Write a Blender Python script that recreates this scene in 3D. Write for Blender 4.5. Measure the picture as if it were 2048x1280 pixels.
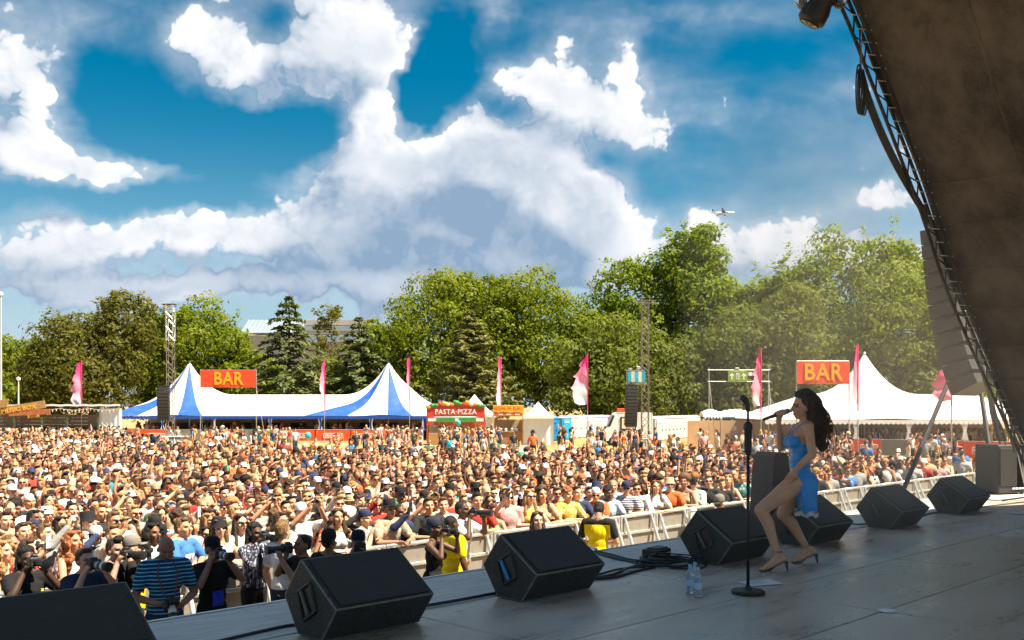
import bpy, bmesh, math, random
import numpy as np
from mathutils import Vector, Matrix, Euler

for _o in list(bpy.data.objects):
    bpy.data.objects.remove(_o)
SC = bpy.context.scene
COL = SC.collection
R = random.Random(11)
PI = math.pi
rad = math.radians

# ------------------------------------------------------------------ camera, world, sun, exposure
H_EYE = 3.20            # eye height above the field
F_PX = 1991.0           # focal length in pixels of the 2048 px wide photograph (35 mm lens)
HOR = 813.0             # horizon row
Z_ST = 1.75             # stage height

cam_d = bpy.data.cameras.new("camera")
cam_d.lens = 35.0
cam_d.sensor_width = 36.0
cam_d.sensor_fit = 'HORIZONTAL'
cam_d.shift_y = (HOR - 640.0) / 2048.0
cam_d.clip_start = 0.05
cam_d.clip_end = 6000.0
cam = bpy.data.objects.new("camera", cam_d)
cam.location = (0, 0, H_EYE)
cam.rotation_euler = (rad(90), 0, 0)
COL.objects.link(cam)
SC.camera = cam

SUN_DIR = Vector((0.54, -0.20, 1.0)).normalized()      # towards the sun: high, on the right
sun_d = bpy.data.lights.new("sun", 'SUN')
sun_d.energy = 5.0
sun_d.angle = rad(0.5)
sun_d.color = (1.0, 0.87, 0.67)
sun = bpy.data.objects.new("sun", sun_d)
sun.rotation_euler = SUN_DIR.to_track_quat('Z', 'Y').to_euler()
sun.location = (0, 0, 40)
COL.objects.link(sun)

SC.view_settings.view_transform = 'Standard'
SC.view_settings.look = 'None'
SC.view_settings.exposure = 1.45
SC.view_settings.gamma = 1.0
SC.view_settings.use_curve_mapping = False
SC.cycles.use_denoising = True
try:
    SC.cycles.denoiser = 'OPENIMAGEDENOISE'
    SC.cycles.denoising_input_passes = 'RGB_ALBEDO_NORMAL'
except Exception:
    pass
SC.cycles.max_bounces = 6
SC.cycles.diffuse_bounces = 4
SC.cycles.glossy_bounces = 3
SC.cycles.transmission_bounces = 4
SC.cycles.transparent_max_bounces = 8
SC.cycles.volume_bounces = 1
SC.cycles.volume_step_rate = 2.0
SC.cycles.use_adaptive_sampling = True
SC.cycles.adaptive_threshold = 0.02


class NT:
    """tiny helper around a node tree"""
    def __init__(self, tree):
        self.t = tree
        self.n = tree.nodes
        self.l = tree.links

    def new(self, kind, **kw):
        nd = self.n.new(kind)
        for k, v in kw.items():
            setattr(nd, k, v)
        return nd

    def put(self, sock, v):
        if isinstance(v, bpy.types.NodeSocket):
            self.l.new(v, sock)
        elif v is not None:
            if isinstance(v, (tuple, list)) and len(v) == 3 and sock.type == 'RGBA':
                v = (*v, 1.0)
            sock.default_value = v

    def math(self, op, a, b=None, c=None, clamp=False):
        nd = self.new('ShaderNodeMath', operation=op, use_clamp=clamp)
        self.put(nd.inputs[0], a)
        if b is not None:
            self.put(nd.inputs[1], b)
        if c is not None:
            self.put(nd.inputs[2], c)
        return nd.outputs[0]

    def vmath(self, op, a, b=None):
        nd = self.new('ShaderNodeVectorMath', operation=op)
        self.put(nd.inputs[0], a)
        if b is not None:
            if op == 'SCALE':
                self.put(nd.inputs['Scale'], b)
            else:
                self.put(nd.inputs[1], b)
        return nd.outputs['Value'] if op in ('DOT_PRODUCT', 'LENGTH') else nd.outputs['Vector']

    def mixc(self, f, a, b, blend='MIX'):
        nd = self.new('ShaderNodeMix', data_type='RGBA', blend_type=blend)
        self.put(nd.inputs['Factor'], f)
        self.put([s for s in nd.inputs if s.name == 'A' and s.type == 'RGBA'][0], a)
        self.put([s for s in nd.inputs if s.name == 'B' and s.type == 'RGBA'][0], b)
        return [s for s in nd.outputs if s.type == 'RGBA'][0]

    def ramp(self, f, lo, hi, a=0.0, b=1.0, smooth=True):
        nd = self.new('ShaderNodeMapRange')
        if smooth:
            nd.interpolation_type = 'SMOOTHSTEP'
        nd.clamp = True
        for k, v in (('Value', f), ('From Min', lo), ('From Max', hi), ('To Min', a), ('To Max', b)):
            self.put(nd.inputs[k], v)
        return nd.outputs['Result']

    def noise(self, vec, scale, detail=4, rough=0.55, dist=0.0, out='Fac'):
        nd = self.new('ShaderNodeTexNoise')
        if vec is not None:
            self.put(nd.inputs['Vector'], vec)
        nd.inputs['Scale'].default_value = scale
        nd.inputs['Detail'].default_value = detail
        nd.inputs['Roughness'].default_value = rough
        nd.inputs['Distortion'].default_value = dist
        return nd.outputs['Fac' if out == 'Fac' else 'Color']


# cumulus masses and blue openings of the sky in view, by viewing direction
# (x, y in the photograph's rows and columns /1000, radii, weight)
CLOUDS = [
    (.92, .315, .115, .085, 1.0), (1.02, .34, .10, .085, .9), (1.11, .40, .10, .10, 1.0), (1.18, .455, .085, .085, .8),
    (.85, .36, .08, .08, .6),
    (.80, .40, .10, .10, .8), (.95, .46, .20, .07, .6), (.73, .245, .055, .07, 1.0), (.70, .31, .05, .05, .6),
    (.43, .10, .07, .055, .8), (.51, .165, .055, .045, .7), (.38, .05, .05, .04, .5), (.70, .08, .11, .065, .95), (.79, .10, .045, .045, .6), (.62, .13, .09, .05, .7),
    (.62, -.01, .20, .03, .35), (1.09, .16, .07, .05, .75), (1.17, .21, .09, .045, .7), (1.27, .25, .055, .035, .65), (.99, .03, .05, .05, .5),
    (1.26, .11, .035, .05, .6), (.05, .13, .08, .05, .7), (.03, .27, .14, .07, .75), (.24, .335, .20, .026, .55),
    (.30, .460, .28, .042, .80), (.66, .40, .10, .07, .8), (.60, .50, .18, .045, .65), (.08, .515, .14, .032, .7),
    (.30, .57, .30, .025, .5), (.80, .55, .25, .03, .5), (1.52, .46, .12, .025, .4), (1.78, .40, .14, .035, .45),
    (1.62, .50, .22, .04, .45), (.15, .02, .16, .05, .18), (1.55, .15, .28, .05, .18), (1.65, .32, .22, .03, .16), (1.45, .05, .2, .04, .15),
    (.30, .585, .35, .022, .62), (.75, .575, .35, .022, .55), (1.15, .56, .3, .03, .35), (.16, .06, .16, .05, .45), (.12, .32, .16, .04, .4),
    (.45, .265, .26, .075, -1.25), (.23, .18, .09, .08, -.7), (.90, .13, .07, .09, -1.5), (.83, .20, .045, .06, -1.5), (1.03, .235, .05, .04, -.9),
    (1.20, .31, .05, .035, -.7), (1.30, .36, .06, .06, -.5), (1.03, .05, .05, .05, -.4), (.30, .385, .26, .03, -.75), (1.40, .30, .12, .10, -.3), (1.55, .14, .20, .10, -.34), (1.62, .28, .16, .07, -.30), (.56, .07, .035, .06, -.5),
    (.20, .03, .14, .07, -.35), (1.35, .08, .05, .05, -.2), (.93, .385, .05, .02, -.25),
]


def build_world():
    w = bpy.data.worlds.new("World")
    SC.world = w
    w.use_nodes = True
    T = NT(w.node_tree)
    T.n.clear()
    out = T.new('ShaderNodeOutputWorld')
    bg = T.new('ShaderNodeBackground')
    T.l.new(bg.outputs[0], out.inputs[0])
    sky = T.new('ShaderNodeTexSky', sky_type='NISHITA')
    sky.sun_disc = False
    sky.sun_elevation = math.asin(SUN_DIR.z)
    sky.sun_rotation = math.atan2(SUN_DIR.x, SUN_DIR.y)
    sky.air_density = 1.0
    sky.dust_density = 0.5
    sky.ozone_density = 2.0
    # density group: direction -> cloud density
    g = bpy.data.node_groups.new("cloud_density", 'ShaderNodeTree')
    g.interface.new_socket("Dir", in_out='INPUT', socket_type='NodeSocketVector')
    g.interface.new_socket("Density", in_out='OUTPUT', socket_type='NodeSocketFloat')
    g.interface.new_socket("Fine", in_out='OUTPUT', socket_type='NodeSocketFloat')
    G = NT(g)
    gi = G.new('NodeGroupInput')
    go = G.new('NodeGroupOutput')
    d = gi.outputs[0]
    warp = G.noise(d, 8.0, 2, 0.6, out='Color')
    wv = G.vmath('SCALE', G.vmath('SUBTRACT', warp, (0.5, 0.5, 0.5)), 0.052)
    warp2 = G.noise(d, 38.0, 2, 0.6, out='Color')
    wv2 = G.vmath('SCALE', G.vmath('SUBTRACT', warp2, (0.5, 0.5, 0.5)), 0.024)
    dw = G.vmath('ADD', G.vmath('ADD', d, wv), wv2)
    sp = G.new('ShaderNodeSeparateXYZ')
    G.l.new(dw, sp.inputs[0])
    y = G.math('MAXIMUM', sp.outputs['Y'], 0.12)
    U = G.math('MULTIPLY_ADD', G.math('DIVIDE', sp.outputs['X'], y), F_PX / 1000, 1.024)
    V = G.math('MULTIPLY_ADD', G.math('DIVIDE', sp.outputs['Z'], y), -F_PX / 1000, HOR / 1000)
    cb = G.new('ShaderNodeCombineXYZ')
    G.l.new(U, cb.inputs[0])
    G.l.new(V, cb.inputs[1])
    uv = cb.outputs[0]
    acc = None
    for (cx, cy, rx, ry, a) in CLOUDS:
        qn = G.new('ShaderNodeVectorMath', operation='MULTIPLY_ADD')
        G.l.new(uv, qn.inputs[0])
        qn.inputs[1].default_value = (1 / rx, 1 / ry, 0)
        qn.inputs[2].default_value = (-cx / rx, -cy / ry, 0)
        d2 = G.vmath('DOT_PRODUCT', qn.outputs[0], qn.outputs[0])
        e = G.math('POWER', 0.4066, d2)
        acc = G.math('MULTIPLY', e, a) if acc is None else G.math('MULTIPLY_ADD', e, a, acc)
    # the general cloud field, stretched along the horizon; goes on all round
    flat = G.vmath('MULTIPLY', d, (1.0, 1.0, 2.1))
    n1 = G.noise(flat, 4.2, 5, 0.56, 0.2)
    n2 = G.noise(d, 26.0, 4, 0.62)
    b1 = G.noise(dw, 30.0, 0, 0.5)
    bil = G.math('SUBTRACT', G.math('ABSOLUTE', G.math('MULTIPLY_ADD', b1, 2.0, -1.0)), 0.22)
    b2 = G.noise(dw, 66.0, 1, 0.5)
    bil2 = G.math('SUBTRACT', G.math('ABSOLUTE', G.math('MULTIPLY_ADD', b2, 2.0, -1.0)), 0.22)
    fine = G.math('ADD', G.math('MULTIPLY_ADD', bil, 0.42, G.math('MULTIPLY', bil2, 0.26)),
                  G.math('MULTIPLY', G.math('SUBTRACT', n2, 0.5), 0.70))
    base = G.math('MULTIPLY', G.math('SUBTRACT', n1, 0.52), 1.55)
    tot = G.math('ADD', G.math('ADD', G.math('MULTIPLY', acc, 0.74), base), fine)
    G.l.new(tot, go.inputs[0])
    G.l.new(fine, go.inputs[1])

    tc = T.new('ShaderNodeTexCoord')
    dr = tc.outputs['Generated']
    s1 = T.new('ShaderNodeGroup', node_tree=g)
    T.l.new(dr, s1.inputs[0])
    off = T.vmath('ADD', dr, (SUN_DIR.x * 0.060, 0.0, SUN_DIR.z * 0.042))
    s2 = T.new('ShaderNodeGroup', node_tree=g)
    T.l.new(off, s2.inputs[0])
    D, D2 = s1.outputs[0], s2.outputs[0]
    sepd = T.new('ShaderNodeSeparateXYZ')
    T.l.new(dr, sepd.inputs[0])
    el = sepd.outputs['Z']
    cover = T.ramp(D, 0.05, 0.22)
    veil = T.math('MULTIPLY', T.ramp(T.math('SUBTRACT', D, s1.outputs[1]), -0.35, 0.25), 0.46)
    cover = T.math('MAXIMUM', cover, veil)
    # light reaching this bit of cloud: less cloud towards the sun = brighter; thick cloud = grey
    big = T.math('SUBTRACT', T.math('SUBTRACT', D, s1.outputs[1]), T.math('SUBTRACT', D2, s2.outputs[1]))
    lit = T.math('MULTIPLY_ADD', T.ramp(big, -0.40, 0.46), 0.84, 0.02)
    lit = T.math('MULTIPLY_ADD', s1.outputs[1], 1.25, lit)
    thick = T.ramp(D, 0.28, 1.10, 1.0, 0.52)
    lit = T.math('MULTIPLY', lit, thick, clamp=True)
    lit = T.math('MULTIPLY', lit, T.ramp(el, 0.08, 0.21, 0.52, 1.0))
    thin = T.ramp(D, 0.30, 0.02, 0.0, 0.42)
    lit = T.math('MAXIMUM', lit, thin)
    cc = T.mixc(lit, (2.0, 2.95, 4.15), (8.3, 8.2, 8.2))
    hs = T.new('ShaderNodeHueSaturation')
    hs.inputs['Saturation'].default_value = 1.6
    hs.inputs['Value'].default_value = 0.70
    hs.inputs['Hue'].default_value = 0.478
    T.l.new(sky.outputs[0], hs.inputs['Color'])
    hz = T.ramp(el, 0.28, 0.0, 0.0, 0.55)
    blue = T.mixc(hz, hs.outputs[0], (3.6, 5.2, 6.6))
    col = T.mixc(cover, blue, cc)
    T.l.new(col, bg.inputs[0])
    bg.inputs[1].default_value = 0.052
    w.cycles.sampling_method = 'MANUAL'
    w.cycles.sample_map_resolution = 512


build_world()


# ------------------------------------------------------------------ helpers
def px(x, y, Y):
    """world point seen at column x, row y of the photograph, Y metres out"""
    return Vector(((x - 1024) / F_PX * Y, Y, H_EYE - (y - HOR) / F_PX * Y))


def gx(x, Y):
    return (x - 1024) / F_PX * Y


S2 = math.sqrt(0.5)
K = 1.164                # the field's depth unit
DZ = H_EYE - 2.75


def st(u, v, z=0.0):
    """stage coordinates (u along the front edge, v upstage) -> world; z above the stage floor"""
    return Vector(((u + v) * S2, (u - v) * S2, Z_ST + z))


class MB:
    def __init__(self):
        self.v, self.f, self.m, self.cur = [], [], [], 0

    def add(self, vs, fs):
        o = len(self.v)
        self.v += [tuple(p) for p in vs]
        self.f += [tuple(i + o for i in f) for f in fs]
        self.m += [self.cur] * len(fs)
        return self

    def box(self, c, s, rz=0.0, mat=None, bev=0.0):
        x, y, z = s[0] / 2, s[1] / 2, s[2] / 2
        if bev > 0:
            b = min(bev, x * .9, y * .9, z * .9)
            vs, fs, idx = [], [], {}
            for i, sx in enumerate((-1, 1)):
                for j, sy in enumerate((-1, 1)):
                    for k, sz in enumerate((-1, 1)):
                        for a, (bx, by, bz) in enumerate(((0, b, b), (b, 0, b), (b, b, 0))):
                            idx[i, j, k, a] = len(vs)
                            vs.append((sx * (x - bx), sy * (y - by), sz * (z - bz)))
            q = [(0, 0), (1, 0), (1, 1), (0, 1)]
            for s_ in (0, 1):
                fs.append([idx[s_, a, b_, 0] for a, b_ in q])
                fs.append([idx[a, s_, b_, 1] for a, b_ in q])
                fs.append([idx[a, b_, s_, 2] for a, b_ in q])
            for a in (0, 1):
                for b_ in (0, 1):
                    fs.append([idx[0, a, b_, 1], idx[1, a, b_, 1], idx[1, a, b_, 2], idx[0, a, b_, 2]])
                    fs.append([idx[a, 0, b_, 0], idx[a, 1, b_, 0], idx[a, 1, b_, 2], idx[a, 0, b_, 2]])
                    fs.append([idx[a, b_, 0, 0], idx[a, b_, 1, 0], idx[a, b_, 1, 1], idx[a, b_, 0, 1]])
                    for k in (0, 1):
                        fs.append([idx[a, b_, k, 0], idx[a, b_, k, 1], idx[a, b_, k, 2]])
        else:
            vs = [(sx * x, sy * y, sz * z) for sz in (-1, 1) for sy in (-1, 1) for sx in (-1, 1)]
            fs = [(0, 2, 3, 1), (4, 5, 7, 6), (0, 1, 5, 4), (2, 6, 7, 3), (0, 4, 6, 2), (1, 3, 7, 5)]
        M = Matrix.Rotation(rz, 3, 'Z') if mat is None else mat
        c = Vector(c)
        return self.add([M @ Vector(p) + c for p in vs], fs)

    def tube(self, pts, r, n=8, cap=True, rs=None):
        pts = [Vector(p) for p in pts]
        N = len(pts)
        rr = rs if rs is not None else [r] * N
        vs, fs = [], []
        up = None
        for i, p in enumerate(pts):
            t = (pts[min(i + 1, N - 1)] - pts[max(i - 1, 0)]).normalized()
            if up is None:
                up = Vector((0, 0, 1)) if abs(t.z) < 0.9 else Vector((1, 0, 0))
            a = t.cross(up)
            if a.length < 1e-6:
                a = t.orthogonal()
            a.normalize()
            b = a.cross(t).normalized()
            up = b
            for k in range(n):
                an = 2 * PI * k / n
                vs.append(p + (a * math.cos(an) + b * math.sin(an)) * rr[i])
        for i in range(N - 1):
            for k in range(n):
                fs.append((i * n + k, i * n + (k + 1) % n, (i + 1) * n + (k + 1) % n, (i + 1) * n + k))
        if cap:
            fs.append(tuple(range(n)))
            fs.append(tuple((N - 1) * n + k for k in reversed(range(n))))
        return self.add(vs, fs)

    def lathe(self, prof, c=(0, 0, 0), n=20, cap=True):
        c = Vector(c)
        vs, fs = [], []
        for (r, z) in prof:
            for k in range(n):
                a = 2 * PI * k / n
                vs.append(c + Vector((r * math.cos(a), r * math.sin(a), z)))
        for i in range(len(prof) - 1):
            for k in range(n):
                fs.append((i * n + k, i * n + (k + 1) % n, (i + 1) * n + (k + 1) % n, (i + 1) * n + k))
        if cap:
            fs.append(tuple(reversed(range(n))))
            fs.append(tuple((len(prof) - 1) * n + k for k in range(n)))
        return self.add(vs, fs)

    def prism(self, poly, h0, h1, fr):
        """closed polygon poly [(a, b)] extruded between h0 and h1; fr(a, b, h) -> point"""
        n = len(poly)
        vs = [fr(a, b, h0) for a, b in poly] + [fr(a, b, h1) for a, b in poly]
        fs = [tuple(reversed(range(n))), tuple(range(n, 2 * n))]
        fs += [(i, (i + 1) % n, n + (i + 1) % n, n + i) for i in range(n)]
        return self.add(vs, fs)

    def sphere(self, c, r, n=12, m=8):
        c = Vector(c)
        r = Vector(r) if not isinstance(r, (int, float)) else Vector((r, r, r))
        vs = [c + Vector((0, 0, -r.z))]
        for j in range(1, m):
            ph = -PI / 2 + PI * j / m
            for k in range(n):
                a = 2 * PI * k / n
                vs.append(c + Vector((r.x * math.cos(ph) * math.cos(a), r.y * math.cos(ph) * math.sin(a), r.z * math.sin(ph))))
        vs.append(c + Vector((0, 0, r.z)))
        fs = [(0, 1 + (k + 1) % n, 1 + k) for k in range(n)]
        for j in range(m - 2):
            for k in range(n):
                a = 1 + j * n
                fs.append((a + k, a + (k + 1) % n, a + n + (k + 1) % n, a + n + k))
        L = len(vs) - 1
        fs += [(L, L - n + k, L - n + (k + 1) % n) for k in range(n)]
        return self.add(vs, fs)

    def grid(self, fn, nu, nv, close_u=False):
        vs = [fn(i / nu, j / nv) for j in range(nv + 1) for i in range(nu + 1)]
        fs = [(j * (nu + 1) + i, j * (nu + 1) + i + 1, (j + 1) * (nu + 1) + i + 1, (j + 1) * (nu + 1) + i)
              for j in range(nv) for i in range(nu)]
        return self.add(vs, fs)

    def mesh(self, name, mats, smooth=False):
        me = bpy.data.meshes.new(name)
        me.from_pydata(self.v, [], self.f)
        for m in (mats if isinstance(mats, (list, tuple)) else [mats]):
            me.materials.append(m)
        if any(self.m):
            me.polygons.foreach_set('material_index', self.m)
        bm = bmesh.new()
        bm.from_mesh(me)
        bmesh.ops.recalc_face_normals(bm, faces=bm.faces)
        bm.to_mesh(me)
        bm.free()
        if smooth:
            me.shade_smooth()
            if smooth != 'all':
                try:
                    me.set_sharp_from_angle(angle=rad(40))
                except Exception:
                    pass
        me.update()
        return me


def link(name, data, parent=None, loc=None, rz=None):
    o = bpy.data.objects.new(name, data)
    COL.objects.link(o)
    if parent is not None:
        o.parent = parent
    if loc is not None:
        o.location = loc
    if rz is not None:
        o.rotation_euler = (0, 0, rz)
    return o


def part(name, mb, mat, parent=None, smooth=False, loc=None, rz=None):
    return link(name, mb.mesh(name, mat, smooth), parent, loc, rz)


def tag(o, label, cat, group=None):
    o["label"] = label
    o["category"] = cat
    if group:
        o["group"] = group
    return o


def thing(name, label, cat, loc=(0, 0, 0), rz=0.0, group=None):
    return tag(link(name, None, None, loc, rz), label, cat, group)


def struct(o, kind='structure'):
    o["kind"] = kind
    return o


def dup(root, loc, rz=None, label=None):
    r = root.copy()
    COL.objects.link(r)
    r.location = loc
    if rz is not None:
        r.rotation_euler = (0, 0, rz)
    if label:
        r["label"] = label
    for ch in root.children:
        c = ch.copy()
        COL.objects.link(c)
        c.parent = r
        for g_ in ch.children:
            d_ = g_.copy()
            COL.objects.link(d_)
            d_.parent = c
    return r


# ------------------------------------------------------------------ materials
MATS = {}


def mat(name, col, rough=0.6, metal=0.0, vary=0.0, scale=6.0, bump=0.0, bscale=40.0, spec=0.5, trans=0.0,
        alpha=1.0, emit=None, fn=None, sheen=0.0, sub=0.0):
    if name in MATS:
        return MATS[name]
    m = bpy.data.materials.new(name)
    m.use_nodes = True
    T = NT(m.node_tree)
    b = T.n['Principled BSDF']
    b.inputs['Roughness'].default_value = rough
    b.inputs['Metallic'].default_value = metal
    b.inputs['Specular IOR Level'].default_value = spec
    if trans:
        b.inputs['Transmission Weight'].default_value = trans
    if alpha < 1:
        b.inputs['Alpha'].default_value = alpha
    if sheen:
        b.inputs['Sheen Weight'].default_value = sheen
    c = col
    co = T.new('ShaderNodeTexCoord').outputs['Object']
    if fn:
        c = fn(T, co, b)
    elif vary:
        n = T.noise(co, scale, 5, 0.6)
        f = T.ramp(n, 0.3, 0.7, 1 - vary, 1 + vary, smooth=False)
        c = T.mixc(1.0, (*col, 1), T.vmath('MULTIPLY', f, (1, 1, 1)), 'MULTIPLY')
        T.put(b.inputs['Roughness'], T.ramp(n, 0.3, 0.7, max(rough - .1, 0), min(rough + .1, 1)))
    T.put(b.inputs['Base Color'], c)
    if bump:
        bn = T.new('ShaderNodeBump')
        bn.inputs['Strength'].default_value = bump
        bn.inputs['Distance'].default_value = 0.02
        T.put(bn.inputs['Height'], T.noise(co, bscale, 6, 0.65))
        T.l.new(bn.outputs[0], b.inputs['Normal'])
    MATS[name] = m
    return m


def objcol(name, rough=0.8, fn=None, spec=0.3, vary=0.12, scale=9.0, bump=0.0, bscale=30, attr=None, sss=0.0):
    """material whose colour is the object's own colour"""
    if name in MATS:
        return MATS[name]
    m = bpy.data.materials.new(name)
    m.use_nodes = True
    T = NT(m.node_tree)
    b = T.n['Principled BSDF']
    b.inputs['Roughness'].default_value = rough
    b.inputs['Specular IOR Level'].default_value = spec
    if attr:
        at = T.new('ShaderNodeAttribute', attribute_type='GEOMETRY', attribute_name=attr)
        oc = at.outputs['Color']
    else:
        oc = T.new('ShaderNodeObjectInfo').outputs['Color']
    co = T.new('ShaderNodeTexCoord').outputs['Object']
    c = fn(T, co, oc) if fn else oc
    n = T.noise(co, scale, 4, 0.6)
    f = T.ramp(n, 0.3, 0.7, 1 - vary, 1 + vary, smooth=False)
    c = T.mixc(1.0, c, T.vmath('MULTIPLY', f, (1, 1, 1)), 'MULTIPLY')
    T.put(b.inputs['Base Color'], c)
    if sss:
        b.inputs['Subsurface Weight'].default_value = sss
        b.inputs['Subsurface Radius'].default_value = (0.012, 0.005, 0.003)
    if bump:
        bn = T.new('ShaderNodeBump')
        bn.inputs['Strength'].default_value = bump
        bn.inputs['Distance'].default_value = 0.02
        T.put(bn.inputs['Height'], T.noise(co, bscale, 4, 0.6))
        T.l.new(bn.outputs[0], b.inputs['Normal'])
    MATS[name] = m
    return m


TMP = bpy.data.scenes.new('workbench')


def evaluated(o):
    """mesh of an object with its modifiers, worked out on an otherwise empty scene"""
    TMP.collection.objects.link(o)
    vl = TMP.view_layers[0]
    vl.update()
    me = bpy.data.meshes.new_from_object(o.evaluated_get(vl.depsgraph))
    bpy.data.objects.remove(o)
    return me


def text_mesh(name, s, size, m, bold=0.0, depth=0.004, align='CENTER', sx=1.0, space=1.0, shear=0.0):
    cu = bpy.data.curves.new(name + "_t", 'FONT')
    cu.body = s
    cu.size = size
    cu.align_x = align
    cu.align_y = 'CENTER'
    cu.extrude = depth
    cu.offset = bold
    cu.space_character = space
    cu.shear = shear
    cu.resolution_u = 2
    o = bpy.data.objects.new(name + "_t", cu)
    me = evaluated(o)
    # stand the letters up: text x -> x, text y -> z, facing -Y
    me.transform(Matrix(((sx, 0, 0, 0), (0, 0, -1, 0), (0, 1, 0, 0), (0, 0, 0, 1))))
    me.materials.clear()
    me.materials.append(m)
    me.name = name
    return me


def bulk(name, V, F, mats, attrs=None, smooth=False, mi=None):
    """fast mesh from numpy arrays; F is an (n, 3|4) index array"""
    me = bpy.data.meshes.new(name)
    k = F.shape[1]
    me.vertices.add(len(V))
    me.vertices.foreach_set('co', np.ascontiguousarray(V, dtype=np.float32).ravel())
    me.loops.add(F.size)
    me.loops.foreach_set('vertex_index', np.ascontiguousarray(F, dtype=np.int32).ravel())
    me.polygons.add(len(F))
    me.polygons.foreach_set('loop_start', np.arange(0, F.size, k, dtype=np.int32))
    for m in (mats if isinstance(mats, (list, tuple)) else [mats]):
        me.materials.append(m)
    if mi is not None:
        me.polygons.foreach_set('material_index', np.ascontiguousarray(mi, dtype=np.int32))
    if attrs:
        for an, arr in attrs.items():
            a = me.color_attributes.new(an, 'FLOAT_COLOR', 'POINT')
            a.data.foreach_set('color', np.ascontiguousarray(arr, dtype=np.float32).ravel())
    me.update(calc_edges=True)
    if smooth:
        me.shade_smooth()
    return me


# ------------------------------------------------------------------ ground
def ground_col(T, co, b):
    n1 = T.noise(co, 0.16, 4, 0.6)
    n2 = T.noise(co, 2.4, 6, 0.65)
    n3 = T.noise(co, 26.0, 4, 0.7)
    dry = T.mixc(T.ramp(n2, 0.35, 0.68), (0.42, 0.30, 0.145), (0.30, 0.225, 0.105))
    grn = T.mixc(T.ramp(n3, 0.3, 0.7), (0.15, 0.15, 0.045), (0.27, 0.22, 0.09))
    c = T.mixc(T.ramp(n1, 0.50, 0.66), dry, grn)
    c = T.mixc(T.ramp(n3, 0.62, 0.8, 0, 0.45), c, (0.50, 0.39, 0.21))
    return c


M_GROUND = mat('dry_grass_field', (0.4, 0.3, 0.15), 0.95, fn=ground_col, bump=0.9, bscale=20, spec=0.1)
gm = MB()
gm.grid(lambda a, b: (-2500 + 5000 * a, -60 + 4060 * b, 0), 40, 40)
struct(part('ground', gm, M_GROUND))


# ------------------------------------------------------------------ trees
def leaf_mat(name, base, tip, rough=0.6, transl=0.45):
    m = bpy.data.materials.new(name)
    m.use_nodes = True
    T = NT(m.node_tree)
    b = T.n['Principled BSDF']
    at = T.new('ShaderNodeAttribute', attribute_type='GEOMETRY', attribute_name='leaf')
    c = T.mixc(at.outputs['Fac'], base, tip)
    T.put(b.inputs['Base Color'], c)
    b.inputs['Roughness'].default_value = rough
    b.inputs['Specular IOR Level'].default_value = 0.25
    tr = T.new('ShaderNodeBsdfTranslucent')
    T.put(tr.inputs['Color'], T.mixc(1.0, c, (1.5, 1.55, 0.6, 1), 'MULTIPLY'))
    mx = T.new('ShaderNodeMixShader')
    mx.inputs[0].default_value = transl
    T.l.new(b.outputs[0], mx.inputs[1])
    T.l.new(tr.outputs[0], mx.inputs[2])
    T.l.new(mx.outputs[0], T.n['Material Output'].inputs[0])
    return m


M_BARK = mat('bark', (0.085, 0.062, 0.045), 0.95, vary=0.35, scale=3.0, bump=0.8, bscale=14)
LEAF = {
    'lime': leaf_mat('lime_leaves', (0.100, 0.138, 0.011), (0.230, 0.265, 0.013)),
    'plane': leaf_mat('plane_leaves', (0.104, 0.154, 0.013), (0.235, 0.290, 0.020)),
    'brown': leaf_mat('copper_leaves', (0.095, 0.100, 0.020), (0.175, 0.168, 0.030)),
    'green': leaf_mat('green_leaves', (0.105, 0.148, 0.012), (0.225, 0.262, 0.016)),
    'grey': leaf_mat('grey_green_leaves', (0.105, 0.132, 0.026), (0.205, 0.232, 0.040)),
    'pale': leaf_mat('pale_leaves', (0.125, 0.165, 0.030), (0.250, 0.285, 0.065)),
    'cedar': leaf_mat('cedar_needles', (0.070, 0.095, 0.038), (0.155, 0.180, 0.060), transl=0.2),
    'pine': leaf_mat('pine_needles', (0.105, 0.112, 0.034), (0.220, 0.212, 0.064), transl=0.2),
}


def leaf_quads(P, Nn, size, rs, elong=1.5, jit=0.55):
    """quads at points P, roughly facing Nn"""
    n = len(P)
    Nn = Nn + rs.normal(0, jit, (n, 3))
    Nn /= np.linalg.norm(Nn, axis=1)[:, None] + 1e-9
    ref = rs.normal(0, 1, (n, 3))
    A = np.cross(Nn, ref)
    A /= np.linalg.norm(A, axis=1)[:, None] + 1e-9
    B = np.cross(Nn, A)
    s = size * rs.uniform(0.65, 1.35, n)[:, None]
    V = np.stack([P - A * s * elong * .5, P - B * s * .42 + Nn * s * .12, P + A * s * elong * .5, P + B * s * .42 + Nn * s * .12], 1)
    return V.reshape(-1, 3)


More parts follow.
